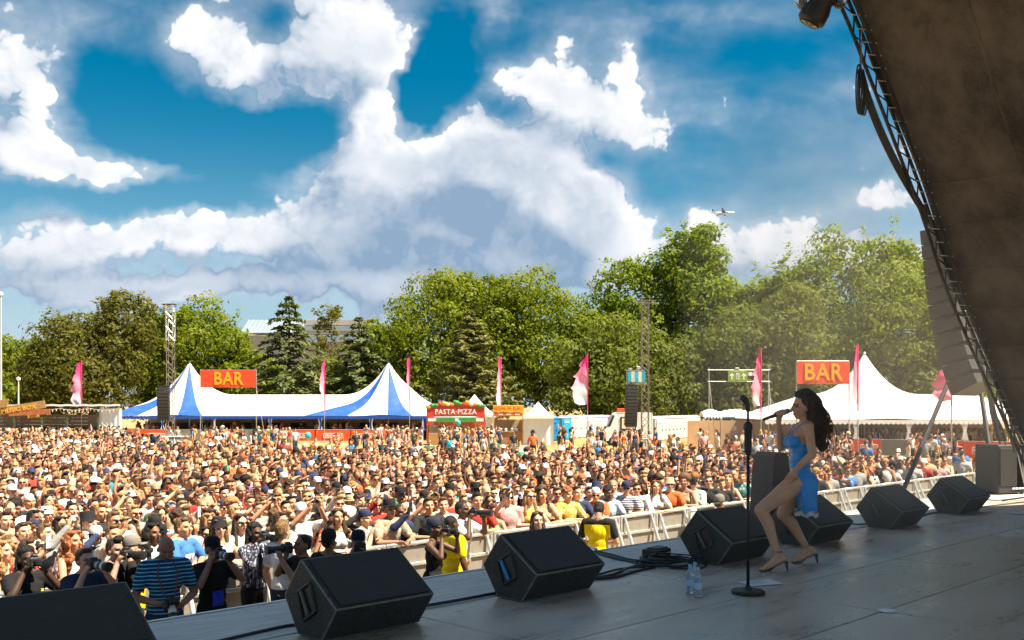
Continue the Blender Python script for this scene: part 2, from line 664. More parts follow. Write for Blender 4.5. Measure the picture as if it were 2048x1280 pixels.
def broadleaf(label, x, Y, crowns, leaf, seed, lobes=46, per=300, size=.36, trunk=.35, lobe_r=(.24, .38), spray=0, name='broadleaf_tree', group='trees behind the field'):
    """crowns: ellipsoids (dx, dy, z, rx, ry, rz) in metres about the trunk foot"""
    rs = np.random.RandomState(seed)
    Y = Y * K
    crowns = [tuple(q * K for q in c) for c in crowns]
    size, trunk = size * K, trunk * K
    X = gx(x, Y)
    root = thing(name, label, 'tree', (X, Y, 0), 0, group)
    Ps, Ns, Cs = [], [], []
    vol = [c[3] * c[5] for c in crowns]
    tot = sum(vol)
    centres = []
    for c, vv in zip(crowns, vol):
        nl = max(5, int(lobes * vv / tot))
        C = np.array(c[:3])
        Rr = np.array(c[3:])
        i = np.arange(nl) + .5
        ph = np.arccos(1 - 1.75 * i / nl)
        th = PI * (1 + 5 ** .5) * i + rs.uniform(0, 6)
        D = np.stack([np.cos(th) * np.sin(ph), np.sin(th) * np.sin(ph), np.cos(ph)], 1) + rs.normal(0, .12, (nl, 3))
        lc = C + D * Rr * rs.uniform(.62, .84, nl)[:, None]
        lr = rs.uniform(*lobe_r, nl) * min(Rr) * 1.15
        for k in range(nl):
            centres.append(lc[k])
            q = max(40, int(per * 1.12 * (lr[k] / (np.mean(lobe_r) * min(Rr) * 1.15)) ** 2))
            d = rs.normal(0, 1, (q, 3))
            d[:, 2] = d[:, 2] + .25
            d /= np.linalg.norm(d, axis=1)[:, None]
            # ragged lobe: radius wobbles by direction
            wob = 1 + .20 * np.sin(d[:, 0] * 5 + k) * np.cos(d[:, 2] * 6 + 2 * k) + .13 * np.sin(d[:, 1] * 11 + k)
            rr = lr[k] * wob * rs.uniform(.72, 1.05, q)
            P = lc[k] + d * rr[:, None] * np.array([1.12, 1.12, .85])
            Ps.append(P)
            Ns.append(d)
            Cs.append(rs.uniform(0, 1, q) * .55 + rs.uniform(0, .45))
        # inner fill
        q = nl * 36
        d = rs.normal(0, 1, (q, 3))
        d /= np.linalg.norm(d, axis=1)[:, None]
        P = C + d * Rr * (rs.uniform(.42, .80, q)[:, None])
        Ps.append(P)
        Ns.append(d)
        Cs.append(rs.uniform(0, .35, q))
        for k in range(spray):                      # thin sprays poking out of the top
            a = rs.uniform(0, 2 * PI)
            d0 = np.array([math.cos(a) * .6, math.sin(a) * .6, rs.uniform(.5, 1.1)])
            d0 /= np.linalg.norm(d0)
            t = rs.uniform(.86, 1.16, 34)
            P = C + d0 * Rr * t[:, None] + rs.normal(0, .22, (34, 3)) * np.array([1.6, 1.6, .5])
            Ps.append(P)
            Ns.append(np.tile([0, 0, 1.0], (34, 1)))
            Cs.append(rs.uniform(.2, .9, 34))
    P = np.concatenate(Ps)
    keep = P[:, 2] > .25
    P, Nn, Cc = P[keep], np.concatenate(Ns)[keep], np.concatenate(Cs)[keep]
    V = leaf_quads(P, Nn, size * .82, rs, jit=.38)
    F = np.arange(len(V)).reshape(-1, 4)
    col = np.repeat(Cc, 4)
    me = bulk('crown', V, F, LEAF[leaf], {'leaf': np.stack([col, col, col, np.ones_like(col)], 1)})
    link('crown', me, root)
    t = MB()
    top = max(c[2] for c in crowns)
    t.tube([(0, 0, -.1), (.1, 0, top * .3), (-.05, .1, top * .62), (.1, 0, top)], 0, 9, rs=[trunk * 1.5, trunk, trunk * .75, trunk * .2])
    for k in range(0, len(centres), 4):
        c = Vector(centres[k])
        z0 = top * (.25 + .5 * rs.rand())
        t.tube([(0, 0, z0), (c.x * .5, c.y * .5, z0 + (c.z - z0) * .4), c], 0, 5, rs=[trunk * .45, trunk * .25, trunk * .06])
    part('trunk', t, M_BARK, root, 'all')
    return root


def conifer(label, x, Y, h, rbase, leaf, seed, tiers=15, per=9, droop=.25, size=.34, z0=1.0, bushy=1.0, name='cedar_tree'):
    rs = np.random.RandomState(seed)
    Y, h, rbase, size, z0 = Y * K, h * K, rbase * K, size * K, z0 * K
    root = thing(name, label, 'tree', (gx(x, Y), Y, 0), 0, 'trees behind the field')
    Ps, Ns, Cs = [], [], []
    t = MB()
    t.tube([(0, 0, -.1), (0.05, 0, h * .5), (0, 0, h)], 0, 8, rs=[.42, .25, .03])
    for i in range(tiers):
        f = i / (tiers - 1)
        z = z0 + (h - z0) * f ** .92
        L = rbase * (1 - f) ** .82 + .35
        nb = max(4, int(per * (1 - .5 * f)))
        for k in range(nb):
            a = 2 * PI * k / nb + rs.uniform(-.4, .4) + i
            l = L * rs.uniform(.72, 1.18)
            d = np.array([math.cos(a), math.sin(a), 0])
            side = np.array([-math.sin(a), math.cos(a), 0])
            q = int(46 * bushy * (l / rbase + .45))
            s = rs.uniform(.12, 1, q) ** .75
            w = (rs.uniform(-1, 1, q)) * (.34 * l * (1.1 - s) + .18)
            lift = .30 * l * (s - s ** 2 * (1 + droop * 1.6))
            P = np.array([0, 0, z]) + d * (s * l)[:, None] + side * w[:, None]
            P[:, 2] += lift + rs.normal(0, .10, q)
            Ps.append(P)
            n = np.tile([0, 0, 1.0], (q, 1)) + d * .35
            Ns.append(n)
            Cs.append(np.clip(rs.uniform(0, .6, q) + .4 * s, 0, 1))
            if k % 2 == 0:
                t.tube([(0, 0, z), tuple(d * l * .5 + np.array([0, 0, z + .08 * l])), tuple(d * l * .95 + np.array([0, 0, z]))], 0, 4,
                       rs=[.09, .05, .015])
    P = np.concatenate(Ps)
    V = leaf_quads(P, np.concatenate(Ns), size, rs, elong=2.1, jit=.35)
    col = np.repeat(np.concatenate(Cs), 4)
    me = bulk('crown', V, np.arange(len(V)).reshape(-1, 4), LEAF[leaf], {'leaf': np.stack([col, col, col, np.ones_like(col)], 1)})
    link('crown', me, root)
    part('trunk', t, M_BARK, root, 'all')
    return root


broadleaf('dark ivy-clad tree at the far left edge of the field', -30, 98, [(0, 0, 5.0, 2.4, 3, 5.6)], 'green', 1, 26, 230)
broadleaf('large copper-brown tree behind the wooden hut and leftmost pink flag', 185, 106,
          [(-.6, 0, 6.6, 6.2, 5.5, 6.6), (3.6, 0, 10.6, 3.2, 3.5, 4.6), (-4.6, 1, 5.0, 3.2, 4, 4.9)], 'brown', 2, 74, 270, .34, spray=9)
broadleaf('round bright green tree right of the left lattice tower', 418, 112,
          [(0, 0, 7.4, 5.2, 5.2, 7.2), (-3.4, -1, 9.6, 2.8, 3, 4.4), (3.0, -1, 5.5, 3, 4, 5.4)], 'green', 3, 66, 270, .36, spray=5)
conifer('tall dark cedar with a pointed top between the left BAR sign and the distant roof', 578, 100, 13.6, 5.6, 'cedar', 4, 17, 10)
broadleaf('small bare-topped tree in front of the grey distant building', 655, 122,
          [(0, 0, 11.0, 2.2, 2.2, 4.2)], 'brown', 5, 12, 60, .30, trunk=.16, lobe_r=(.16, .26), spray=16)
conifer('leaning dark cedar just left of the big dome-shaped tree', 718, 101, 11.6, 4.6, 'cedar', 6, 14, 9)
broadleaf('wide dome-shaped lime tree, left half of the big central clump', 868, 106,
          [(.6, 0, 8.6, 6.7, 6, 9.6), (-4.9, -1.5, 6.9, 3.6, 4, 7.0), (4.5, 1, 10.0, 3.6, 4, 8.0)], 'lime', 7, 92, 290, .34)
broadleaf('wide dome-shaped lime tree, right half of the big central clump', 1075, 108,
          [(0, 0, 8.8, 6.6, 6, 9.2), (4.8, -1, 6.6, 3.4, 4, 7.4), (-4, -1, 9.6, 3.8, 4, 8.0)], 'lime', 31, 92, 290, .34)
conifer('grey-green pine with upright tufts in front of the dome-shaped tree', 942, 93, 11.4, 4.6, 'pine', 9, 15, 11, droop=-.55, size=.30, bushy=1.35, name='pine_tree')
broadleaf('grey-green bushy tree behind the right lattice tower', 1248, 96,
          [(0, 0, 5.6, 5.4, 4.5, 6.4), (-4.0, 0, 5.0, 3.6, 4, 5.6), (4.4, 0, 3.9, 4.0, 4, 5.2)], 'grey', 10, 74, 260, .32)
broadleaf('tall bright plane tree with a peaked crown below the aeroplane', 1362, 114,
          [(1.6, 0, 11.5, 6.0, 6, 11.6), (-5.8, 0, 10.0, 5.2, 5, 10.2), (6.0, -1, 8.5, 3.4, 4, 8.6), (1.4, 0, 18.6, 4.0, 3.8, 5.4)], 'plane', 11, 110, 270, .40, spray=7)
broadleaf('tall bright plane tree beside the hanging speaker column', 1690, 112,
          [(-2.5, 0, 11.0, 6.4, 6, 10.6), (5.6, 0, 12.0, 5.6, 6, 11.6), (-8.0, 0, 10.0, 4.0, 5, 9.4)], 'plane', 12, 112, 270, .40, spray=7)
broadleaf('pale feathery tree behind the white marquee', 1795, 98,
          [(0, 0, 8.6, 6.4, 5, 8.4), (6.0, 0, 8.0, 5.0, 5, 8.6)], 'pale', 13, 80, 280, .32)
broadleaf('dark grey-green tree behind the emergency exit sign', 1490, 97,
          [(0, 0, 6.4, 5.0, 5, 6.8), (4.6, 0, 7.6, 4.2, 4.5, 8.0), (-3.4, 0, 5.0, 3.4, 4, 5.8)], 'grey', 14, 80, 260, .34)
broadleaf('green tree beyond the right marquee, mostly hidden by the stage', 2030, 104,
          [(0, 0, 9.0, 6.0, 5, 9.0)], 'plane', 15, 40, 240, .38)
broadleaf('dark green tree filling in between the left edge and the copper-brown tree', 40, 112, [(0, 0, 5.0, 4.2, 4, 5.6)], 'green', 21, 36, 250, .36)
broadleaf('green tree half hidden behind the left lattice tower', 318, 118, [(0, 0, 6.4, 4.4, 4, 7.2)], 'green', 22, 40, 250, .36)
broadleaf('low dark green tree between the round green tree and the tall cedar', 505, 112, [(0, 0, 4.6, 3.6, 4, 5.0)], 'green', 23, 30, 250, .34)
broadleaf('low olive tree below the distant building, between the two cedars', 650, 106, [(0, 0, 3.6, 4.4, 4, 4.4)], 'grey', 24, 34, 250, .34)
broadleaf('green tree in the dip between the central clump and the tall plane tree', 1195, 113, [(0, 0, 7.4, 4.2, 4, 7.6), (1.5, 0, 10.5, 3.0, 3, 5.0)], 'plane', 25, 48, 260, .36)
broadleaf('bright green tree in the dip between the two tall plane trees', 1520, 116, [(0, 0, 9.0, 4.6, 4, 8.8)], 'plane', 26, 46, 260, .38)


# ------------------------------------------------------------------ shared materials for the far things
M_WHITE = mat('white_canvas', (0.80, 0.80, 0.79), 0.75, vary=0.06, scale=1.2, bump=0.15, bscale=3)
M_BLUE = mat('blue_canvas', (0.008, 0.08, 0.40), 0.7, vary=0.1, scale=1.2)
M_STEEL = mat('galvanised_steel', (0.55, 0.55, 0.54), 0.42, 0.85, vary=0.12, scale=14)
M_BLACK = mat('black_paint', (0.018, 0.018, 0.019), 0.55, vary=0.25, scale=8)
M_ORANGE = mat('orange_banner', (0.83, 0.085, 0.018), 0.6, vary=0.1, scale=2.5)
M_YELLOW = mat('yellow_print', (0.88, 0.42, 0.01), 0.6)
M_PRINT = mat('white_print', (0.82, 0.78, 0.74), 0.6)
M_GREYPL = mat('grey_plastic', (0.50, 0.53, 0.56), 0.45, vary=0.08, scale=3)
M_WHITEP = mat('white_paint', (0.78, 0.78, 0.77), 0.5, vary=0.05, scale=3)
M_BEIGE = mat('beige_lining', (0.42, 0.33, 0.20), 0.9, vary=0.15, scale=1.5)


def wood_col(T, co, b):
    st_ = T.vmath('MULTIPLY', co, (2.0, 2.0, 26.0))
    n = T.noise(st_, 1.6, 5, 0.65)
    return T.mixc(n, (0.20, 0.155, 0.125), (0.36, 0.29, 0.24))


M_PLANK = mat('weathered_plank', (0.3, 0.2, 0.15), 0.85, fn=wood_col)
M_SIGNWOOD = mat('sign_plank', (0.40, 0.235, 0.085), 0.8, vary=0.25, scale=5)
M_TANPLY = mat('tan_board', (0.62, 0.38, 0.20), 0.8, vary=0.10, scale=1.4)
M_GLASSF = mat('far_glass', (0.22, 0.30, 0.38), 0.15, vary=0.15, scale=0.3, spec=0.8)
M_CONC = mat('grey_cladding', (0.36, 0.35, 0.34), 0.8, vary=0.12, scale=0.2)


# ------------------------------------------------------------------ building beyond the trees
def far_building():
    Y = 170 * K
    x0, x1 = gx(480, Y), gx(745, Y)
    xm = gx(605, Y)
    zt = px(0, 634, Y).z
    zb = px(0, 650, Y).z
    r = thing('office_building', 'long grey building with a glass roof between the cedars', 'building', (0, 0, 0))
    part('wall', MB().box(((x0 + x1) / 2, Y + 8, (zb - 2) / 2), (x1 - x0, 12, zb - 2)), M_CONC, r)
    rf = part('roof', MB().prism([(Y + 1, zb - 1.5), (Y + 7, zt), (Y + 15, zt), (Y + 15, zb - 1.5)], x0, xm, lambda a, b, h: (h, a, b)), M_GLASSF, r)
    for i in range(15):
        x = x0 + (xm - x0) * i / 14
        part('glazing_bar', MB().tube([(x, Y + .9, zb - 1.45), (x, Y + 6.95, zt + .06)], .07, 4), M_CONC, rf)
    for k, (za, zc, m) in enumerate([(650, 640, M_CONC), (660, 651.5, M_GLASSF), (668, 661, M_CONC), (684, 669.5, M_GLASSF)]):
        a, c = px(0, za, Y).z, px(0, zc, Y).z
        part('floor_band', MB().box(((xm + x1) / 2 + .2, Y + 1.2 - .15 * (k % 2), (a + c) / 2), (x1 - xm, 1.6, c - a)), m, r)
    for row in (655.8, 676.5):
        for i in range(16):
            x = xm + (x1 - xm) * (i + .5) / 16
            w = part('window', MB().box((x, Y + .36, px(0, row, Y).z), (.95, .05, .62 if row < 660 else 1.05)), M_GLASSF, r)
    for i in range(5):
        x = x0 + 1 + i * 4.1
        part('roof_mast', MB().tube([(x, Y + 8, zt), (x, Y + 8, zt + .8)], .05, 4), M_CONC, r)


far_building()


# ------------------------------------------------------------------ marquees
def marquee_roof_mat(name, peaks, col_a, col_b):
    """white canvas with blue sewn-in wedges around each pole"""
    def fn(T, co, b):
        sp = T.new('ShaderNodeSeparateXYZ')
        T.l.new(co, sp.inputs[0])
        tot = None
        for (pxx, ph, rmax) in peaks:
            dx = T.math('SUBTRACT', sp.outputs['X'], pxx)
            an = T.math('ADD', T.math('ARCTAN2', sp.outputs['Y'], dx), ph)
            fr = T.math('FRACT', T.math('MULTIPLY', an, 6 / (2 * PI)))
            st_ = T.math('LESS_THAN', fr, 0.38)
            inr = T.math('MULTIPLY', T.math('LESS_THAN', T.math('ABSOLUTE', dx), rmax), T.math('LESS_THAN', T.math('ABSOLUTE', dx), T.math('MULTIPLY_ADD', T.math('ABSOLUTE', sp.outputs['Y']), 1.4, .1)))
            s = T.math('MULTIPLY', st_, inr)
            tot = s if tot is None else T.math('MAXIMUM', tot, s)
        n = T.noise(co, 1.1, 4, 0.6)
        c = T.mixc(tot, col_a, col_b)
        return T.mixc(T.ramp(n, .45, .8, 0, .12), c, (0.45, 0.44, 0.42))
    return mat(name, (1, 1, 1), 0.7, fn=fn, bump=0.12, bscale=2.0)


def marquee(label, Yf, depth, xa, xb, eave, ridge, peaks, roofmat, trim, legs, drape):
    """xa..xb world x of the front eave; peaks [(x, apex)]"""
    xm = (xa + xb) / 2
    r = thing('marquee', label, 'marquee', (xm, Yf + depth / 2, 0), 0)
    hw, hd = (xb - xa) / 2, depth / 2

    def z(x, y):
        ty = 1 - abs(y) / hd
        tx = min(1.0, (hw - abs(x)) / (hd * .85))
        t = max(0.0, min(ty, tx))
        zz = eave + (ridge - eave) * t ** .92
        for (p, top) in peaks:
            d = math.hypot(x - p, y * .92)
            q = max(0.0, 1 - d / (hd * 1.02))
            zz = max(zz, eave + (top - eave) * (q ** 1.75 * .98 + .02 * q), zz + (top - ridge) * max(0.0, 1 - d / (hd * .88)) ** 2.3)
        return zz
    nx = int((xb - xa) / .22)
    g = MB().grid(lambda a, b: (-hw + 2 * hw * a, -hd + depth * b, z(-hw + 2 * hw * a, -hd + depth * b)), nx, 44)
    part('roof', g, roofmat, r, 'all')
    va = MB()
    n = int((xb - xa) / .32)
    for i in range(n):                                   # scalloped valance
        x = -hw + (i + .5) * (2 * hw / n)
        w = 2 * hw / n / 2 * .97
        va.prism([(x - w, eave - .03), (x - w, eave - .24), (x - w * .5, eave - .31), (x, eave - .33), (x + w * .5, eave - .31), (x + w, eave - .24), (x + w, eave - .03)],
                 -hd - .03, -hd - .012, lambda a, b, h: (a, h, b))
    part('valance', va, trim, r)
    part('back_wall', MB().box((0, hd - .1, eave / 2), (2 * hw - .3, .05, eave - .1)), M_BEIGE, r)
    bar = MB().box((0, hd * .35, .55), (2 * hw - 2.5, .6, 1.1))
    part('bar_counter', bar, mat('dark_counter', (0.05, 0.04, 0.035), 0.6), r)
    for i in range(int(hw * 2 / 2.4)):
        x = -hw + 1.4 + i * 2.4
        part('shelf_unit', MB().box((x, hd - .45, 1.2), (1.5, .4, .7)), mat('dark_counter', (0.05, 0.04, 0.035), 0.6), r)
    for lx in legs:
        x = lx - xm
        part('pole', MB().tube([(x, -hd + .12, 0), (x, -hd + .12, eave - .05)], .04, 6), M_STEEL, r)
        if drape:
            d = MB()
            d.grid(lambda a, b: (x + (a - .5) * 2 * ((.10 + .42 * abs(b - .45) ** 1.25) if b < .97 else .5) + .015 * math.sin(a * 40),
                                 -hd + .05 + .05 * math.sin(a * 22 + b), eave * (.42 + .56 * b)), 14, 10)
            part('curtain', d, drape, r, 'all')
    for (p, top) in peaks:
        part('king_pole', MB().tube([(p, 0, 0), (p, 0, top - .05)], .06, 6), M_STEEL, r)
        part('pole_cap', MB().lathe([(.09, -.12), (.07, .05), (.0, .08)], (p, 0, top), 8), trim, r)
    return r


YL = 80.0 * K
hwL = (gx(905, YL) - gx(212, YL)) / 2
cxL = (gx(905, YL) + gx(212, YL)) / 2
pL = [(gx(379, YL + 5.25) - cxL, 7.62), (gx(777, YL + 5.25) - cxL, 7.62)]
M_STRIPE = marquee_roof_mat('striped_canvas', [(pL[0][0], .42, 7.2), (pL[1][0], .42, 7.2)], (0.80, 0.80, 0.79), (0.008, 0.085, 0.42))


def _stripe_x(T, co, b):
    sp = T.new('ShaderNodeSeparateXYZ')
    T.l.new(co, sp.inputs[0])
    return T.mixc(T.math('GREATER_THAN', T.math('SINE', T.math('MULTIPLY', sp.outputs['X'], 20.0)), 0.0), (0.78, 0.78, 0.78), (0.008, 0.085, 0.42))


M_DRAPE = mat('striped_curtain', (1, 1, 1), 0.8, fn=_stripe_x)
marquee('long blue and white striped bar marquee with two pointed peaks', YL, 10.5, gx(212, YL), gx(905, YL), 2.33, 4.36, pL,
        M_STRIPE, M_BLUE, [gx(q, YL) for q in (222, 325, 428, 540, 640, 742, 846, 898)], M_DRAPE)
YR = 57.0 * K
cxR = (gx(1530, YR) + gx(2130, YR)) / 2
marquee('plain white bar marquee with one pointed peak on the right', YR, 9.3, gx(1530, YR), gx(2130, YR), 2.33, 4.07, [(gx(1729, YR + 4.65) - cxR, 7.04)],
        M_WHITE, M_WHITE, [gx(q, YR) for q in (1600, 1712, 1818, 1930, 2040)], M_WHITE)


def small_tent(label, x0, x1, Y, eave, top, name='white_tent', walls=True):
    Y, eave, top = Y * K, eave * K, top * K
    a, b = gx(x0, Y), gx(x1, Y)
    w = b - a
    r = thing(name, label, 'tent', ((a + b) / 2, Y + w / 2, 0))

    def z(x, y):
        d = max(abs(x), abs(y)) / (w / 2)
        return eave + (top - eave) * (1 - d) ** 1.35
    part('roof', MB().grid(lambda p, q: ((p - .5) * w, (q - .5) * w, z((p - .5) * w, (q - .5) * w)), 20, 20), M_WHITE, r, 'all')
    va = MB()
    for (sx, sy, rz) in ((0, -1, 0), (-1, 0, PI / 2), (1, 0, PI / 2)):
        va.box((sx * w / 2, sy * w / 2, eave - .13), (w, .02, .24), rz)
    part('valance', va, M_WHITE, r)
    for sx in (-1, 1):
        for sy in (-1, 1):
            part('pole', MB().tube([(sx * w * .48, sy * w * .48, 0), (sx * w * .48, sy * w * .48, eave)], .035, 6), M_STEEL, r)
    if walls:
        part('side_wall', MB().grid(lambda p, q: ((p - .5) * w * .97, -w * .30 + .04 * math.sin(p * 30), q * (eave - .05)), 24, 2), M_WHITE, r, 'all')
    return r


small_tent('low white tent roof just right of the striped marquee, behind the pizza stall', 905, 990, 76, 2.15, 3.7)
small_tent('small white peaked tent between the orange-signed stall and the blue toilets', 1046, 1108, 71, 2.1, 3.1)
small_tent('white tent roof low behind the singer, left of the right BAR sign', 1548, 1606, 66, 1.95, 3.0)


# ------------------------------------------------------------------ food stalls
def stall_pizza():
    Y = 71.0 * K
    a, b = gx(853, Y), gx(970, Y)
    w = b - a
    r = thing('food_stall', 'pasta and pizza stall with a red painted arch sign trimmed with vegetables', 'food stall', ((a + b) / 2, Y, 0))
    red = mat('stall_red', (0.60, 0.05, 0.02), 0.6, vary=.12)
    grn = mat('stall_green', (0.05, 0.28, 0.06), 0.6, vary=.2)
    ora = mat('stall_orange', (0.80, 0.30, 0.04), 0.6, vary=.2)
    cre = mat('stall_cream', (0.70, 0.58, 0.38), 0.7, vary=.15)
    Z = lambda row: px(0, row, Y).z
    n = 20
    top = [(-w / 2 + w * i / n, Z(815.5) + .30 * math.sin(PI * i / n)) for i in range(n + 1)]
    sg = part('sign_board', MB().prism([(-w / 2, Z(836))] + top + [(w / 2, Z(836))] + [(w * .28, Z(832.5)), (-w * .28, Z(832.5))], -.06, .02, lambda p, q, h: (p, h, q)), red, r)
    o = link('lettering', text_mesh('lettering', 'PASTA·PIZZA', .58, M_PRINT, .012, .012, sx=.92, space=1.12), sg, (0, -.075, Z(824)))
    # fruit and leaves along the top of the board
    rr = random.Random(3)
    for i in range(15):
        t = (i + .5) / 15
        c = [ora, grn, grn, red, ora, cre][i % 6]
        m = MB()
        if i % 3 == 1:
            m.prism([(.26 * (1 + .3 * (k % 2)) * math.cos(k * PI / 5), .17 * (1 + .4 * (k % 2)) * math.sin(k * PI / 5)) for k in range(10)], -.04, .05, lambda p, q, h: (p, h, q))
        else:
            m.sphere((0, 0, 0), (.24, .07, .15), 10, 6)
        part('painted_vegetable', m, c, r, 'all', (-w / 2 + w * t, -.09, Z(814) + .30 * math.sin(PI * t) + rr.uniform(-.08, .1)))
    fa = part('menu_board', MB().box((-w * .17, -.12, Z(839.5)), (w * .32, .05, .40), 0, None, .02), grn, r)
    part('menu_board', MB().box((w * .20, -.12, Z(839.5)), (w * .30, .05, .40), 0, None, .02), grn, r)
    part('fascia', MB().box((0, -.02, Z(839.5)), (w, .06, .26)), M_WHITEP, r)
    sc = MB()
    for i in range(9):
        x = -w / 2 + w * (i + .5) / 9
        sc.prism([(x + .24 * math.cos(k * PI / 8 + PI), .26 * math.sin(k * PI / 8 + PI)) for k in range(9)], -.04, .0, lambda p, q, h: (p, h, q + Z(844.5)))
    part('scalloped_trim', sc, red, r)
    part('back_wall', MB().box((0, 2.2, 1.1), (w, .06, 2.2)), cre, r)
    part('counter', MB().box((0, .25, .5), (w - .3, .6, 1.0), 0, None, .02), mat('stall_wood', (0.45, 0.24, 0.09), 0.7, vary=.2), r)
    part('shelf', MB().box((0, 2.0, 1.35), (w - .6, .3, .05)), cre, r)
    part('roof', MB().box((0, 1.2, Z(836) + .05), (w, 2.4, .06)), M_WHITE, r)
    for s in (-1, 1):
        part('post', MB().box((s * (w / 2 - .06), 0, 1.2), (.1, .1, 2.4)), red, r)
    for i in range(6):
        part('oven_tray', MB().box((-w / 2 + .6 + i * .62, 1.95, 1.5), (.42, .2, .22), 0, None, .03), ora if i % 2 else M_STEEL, r)


stall_pizza()


def stall_orange():
    Y = 71.5 * K
    a, b = gx(986, Y), gx(1047, Y)
    w = b - a
    r = thing('food_stall', 'small food stall with an orange name board and wooden counter front', 'food stall', ((a + b) / 2, Y, 0), 0)
    Z = lambda row: px(0, row, Y).z
    org = mat('stall_amber', (0.82, 0.36, 0.02), 0.6, vary=.1)
    ver = mat('stall_vermilion', (0.66, 0.10, 0.04), 0.6, vary=.15)
    sg = part('name_board', MB().box((0, -.05, Z(817.5)), (w, .08, Z(811) - Z(824.5)), 0, None, .015), org, r)
    rr = random.Random(8)
    m = MB()                                  # painted script, too far away to read
    x = -w / 2 + .16
    while x < w / 2 - .2:
        l = rr.uniform(.07, .15)
        m.box((x, -.10, Z(816.2)), (.035, .012, .26), 0)
        m.box((x + l * .5, -.10, Z(816.2) + rr.choice([-.11, 0, .11])), (l, .012, .04), 0)
        x += l + rr.choice([.04, .05, .16])
    part('painted_script', m, ver, sg)
    fb = part('fascia_board', MB().box((0, -.03, Z(829)), (w, .06, Z(825.8) - Z(833)), 0, None, .015), ver, r)
    m = MB()
    for x in (-.75, -.62, -.5, -.1, .05, .2, .62, .75, .88):
        m.box((x, -.07, Z(829)), (.09, .012, .12), 0)
    part('painted_script', m, M_PRINT, fb)
    part('back_wall', MB().box((0, 1.8, 1.05), (w, .05, 2.1)), M_BEIGE, r)
    part('roof', MB().box((0, .9, Z(811)), (w, 1.9, .05)), org, r)
    cn = mat('stall_planks', (0.33, 0.17, 0.08), 0.8, vary=.3, scale=3)
    for i in range(5):
        part('counter_plank', MB().box((0, 0, .1 + i * .205), (w - .15, .07, .195), 0, None, .01), cn, r)
    part('counter_top', MB().box((0, .12, 1.1), (w, .5, .06), 0, None, .01), cn, r)
    for s in (-1, 1):
        part('post', MB().box((s * (w / 2 - .05), -.02, 1.35), (.09, .09, 2.7)), org, r)
    for i, x in enumerate((-.6, -.2, .3, .7)):
        part('container', MB().lathe([(.10, 0), (.11, .2), (.06, .26)], (x, .15, 1.13), 10), [M_STEEL, M_WHITEP][i % 2], r)


stall_orange()


# ------------------------------------------------------------------ toilets, van, hoarding
def toilet(label, loc, rz, body, roof):
    r = thing('portable_toilet', label, 'toilet', loc, rz, 'portable toilets')
    part('cabin', MB().box((0, 0, 1.05), (1.08, 1.1, 2.1), 0, None, .05), body, r)
    d = part('door', MB().box((0, -.575, 1.02), (.74, .05, 1.86), 0, None, .02), body, r)
    part('vent', MB().box((.0, -.61, 1.72), (.5, .03, .14), 0, None, .01), roof, d)
    part('handle', MB().box((.28, -.615, 1.0), (.06, .04, .16), 0, None, .01), M_BLACK, d)
    part('roof', MB().grid(lambda a, b: ((a - .5) * 1.16, (b - .5) * 1.18, 2.10 + .20 * math.sin(PI * a) ** .5 * math.sin(PI * b) ** .5), 12, 10), roof, r, 'all')
    return r


M_TRANSL = mat('white_roof_plastic', (0.80, 0.82, 0.82), 0.4)
M_BLUEP = mat('bright_blue_plastic', (0.01, 0.24, 0.58), 0.45, vary=.1)
ord_ = ['first', 'second', 'third', 'fourth', 'fifth', 'sixth', 'seventh', 'eighth', 'ninth', 'tenth', 'eleventh', 'twelfth']
base_t = None
for row, (x0, dx, Y0, n, where) in enumerate([(1141, 10.4, 86 * K, 8, 'row left of the white van'), (1312, 7.5, 80 * K, 11, 'row right of the lattice tower')]):
    for i in range(n):
        Yi = Y0 + i * 1.12
        lab = f'grey toilet cabin, {ord_[i]} from left in {where}'
        loc = (gx(x0 + dx * i, Yi), Yi, 0)
        rz_ = rad(28)
        if base_t is None:
            base_t = toilet(lab, loc, rz_, M_GREYPL, M_TRANSL)
        else:
            dup(base_t, loc, rz_, lab)
toilet('bright blue toilet cabin beside the small peaked tent', (gx(1105, 93), 93, 0), rad(10), M_BLUEP, M_BLUEP)
toilet('bright blue toilet cabin with a paler panel, right of its twin', (gx(1128, 96.5), 96.5, 0), rad(25), mat('aqua_plastic', (0.02, 0.36, 0.62), .45, vary=.1), M_TRANSL)


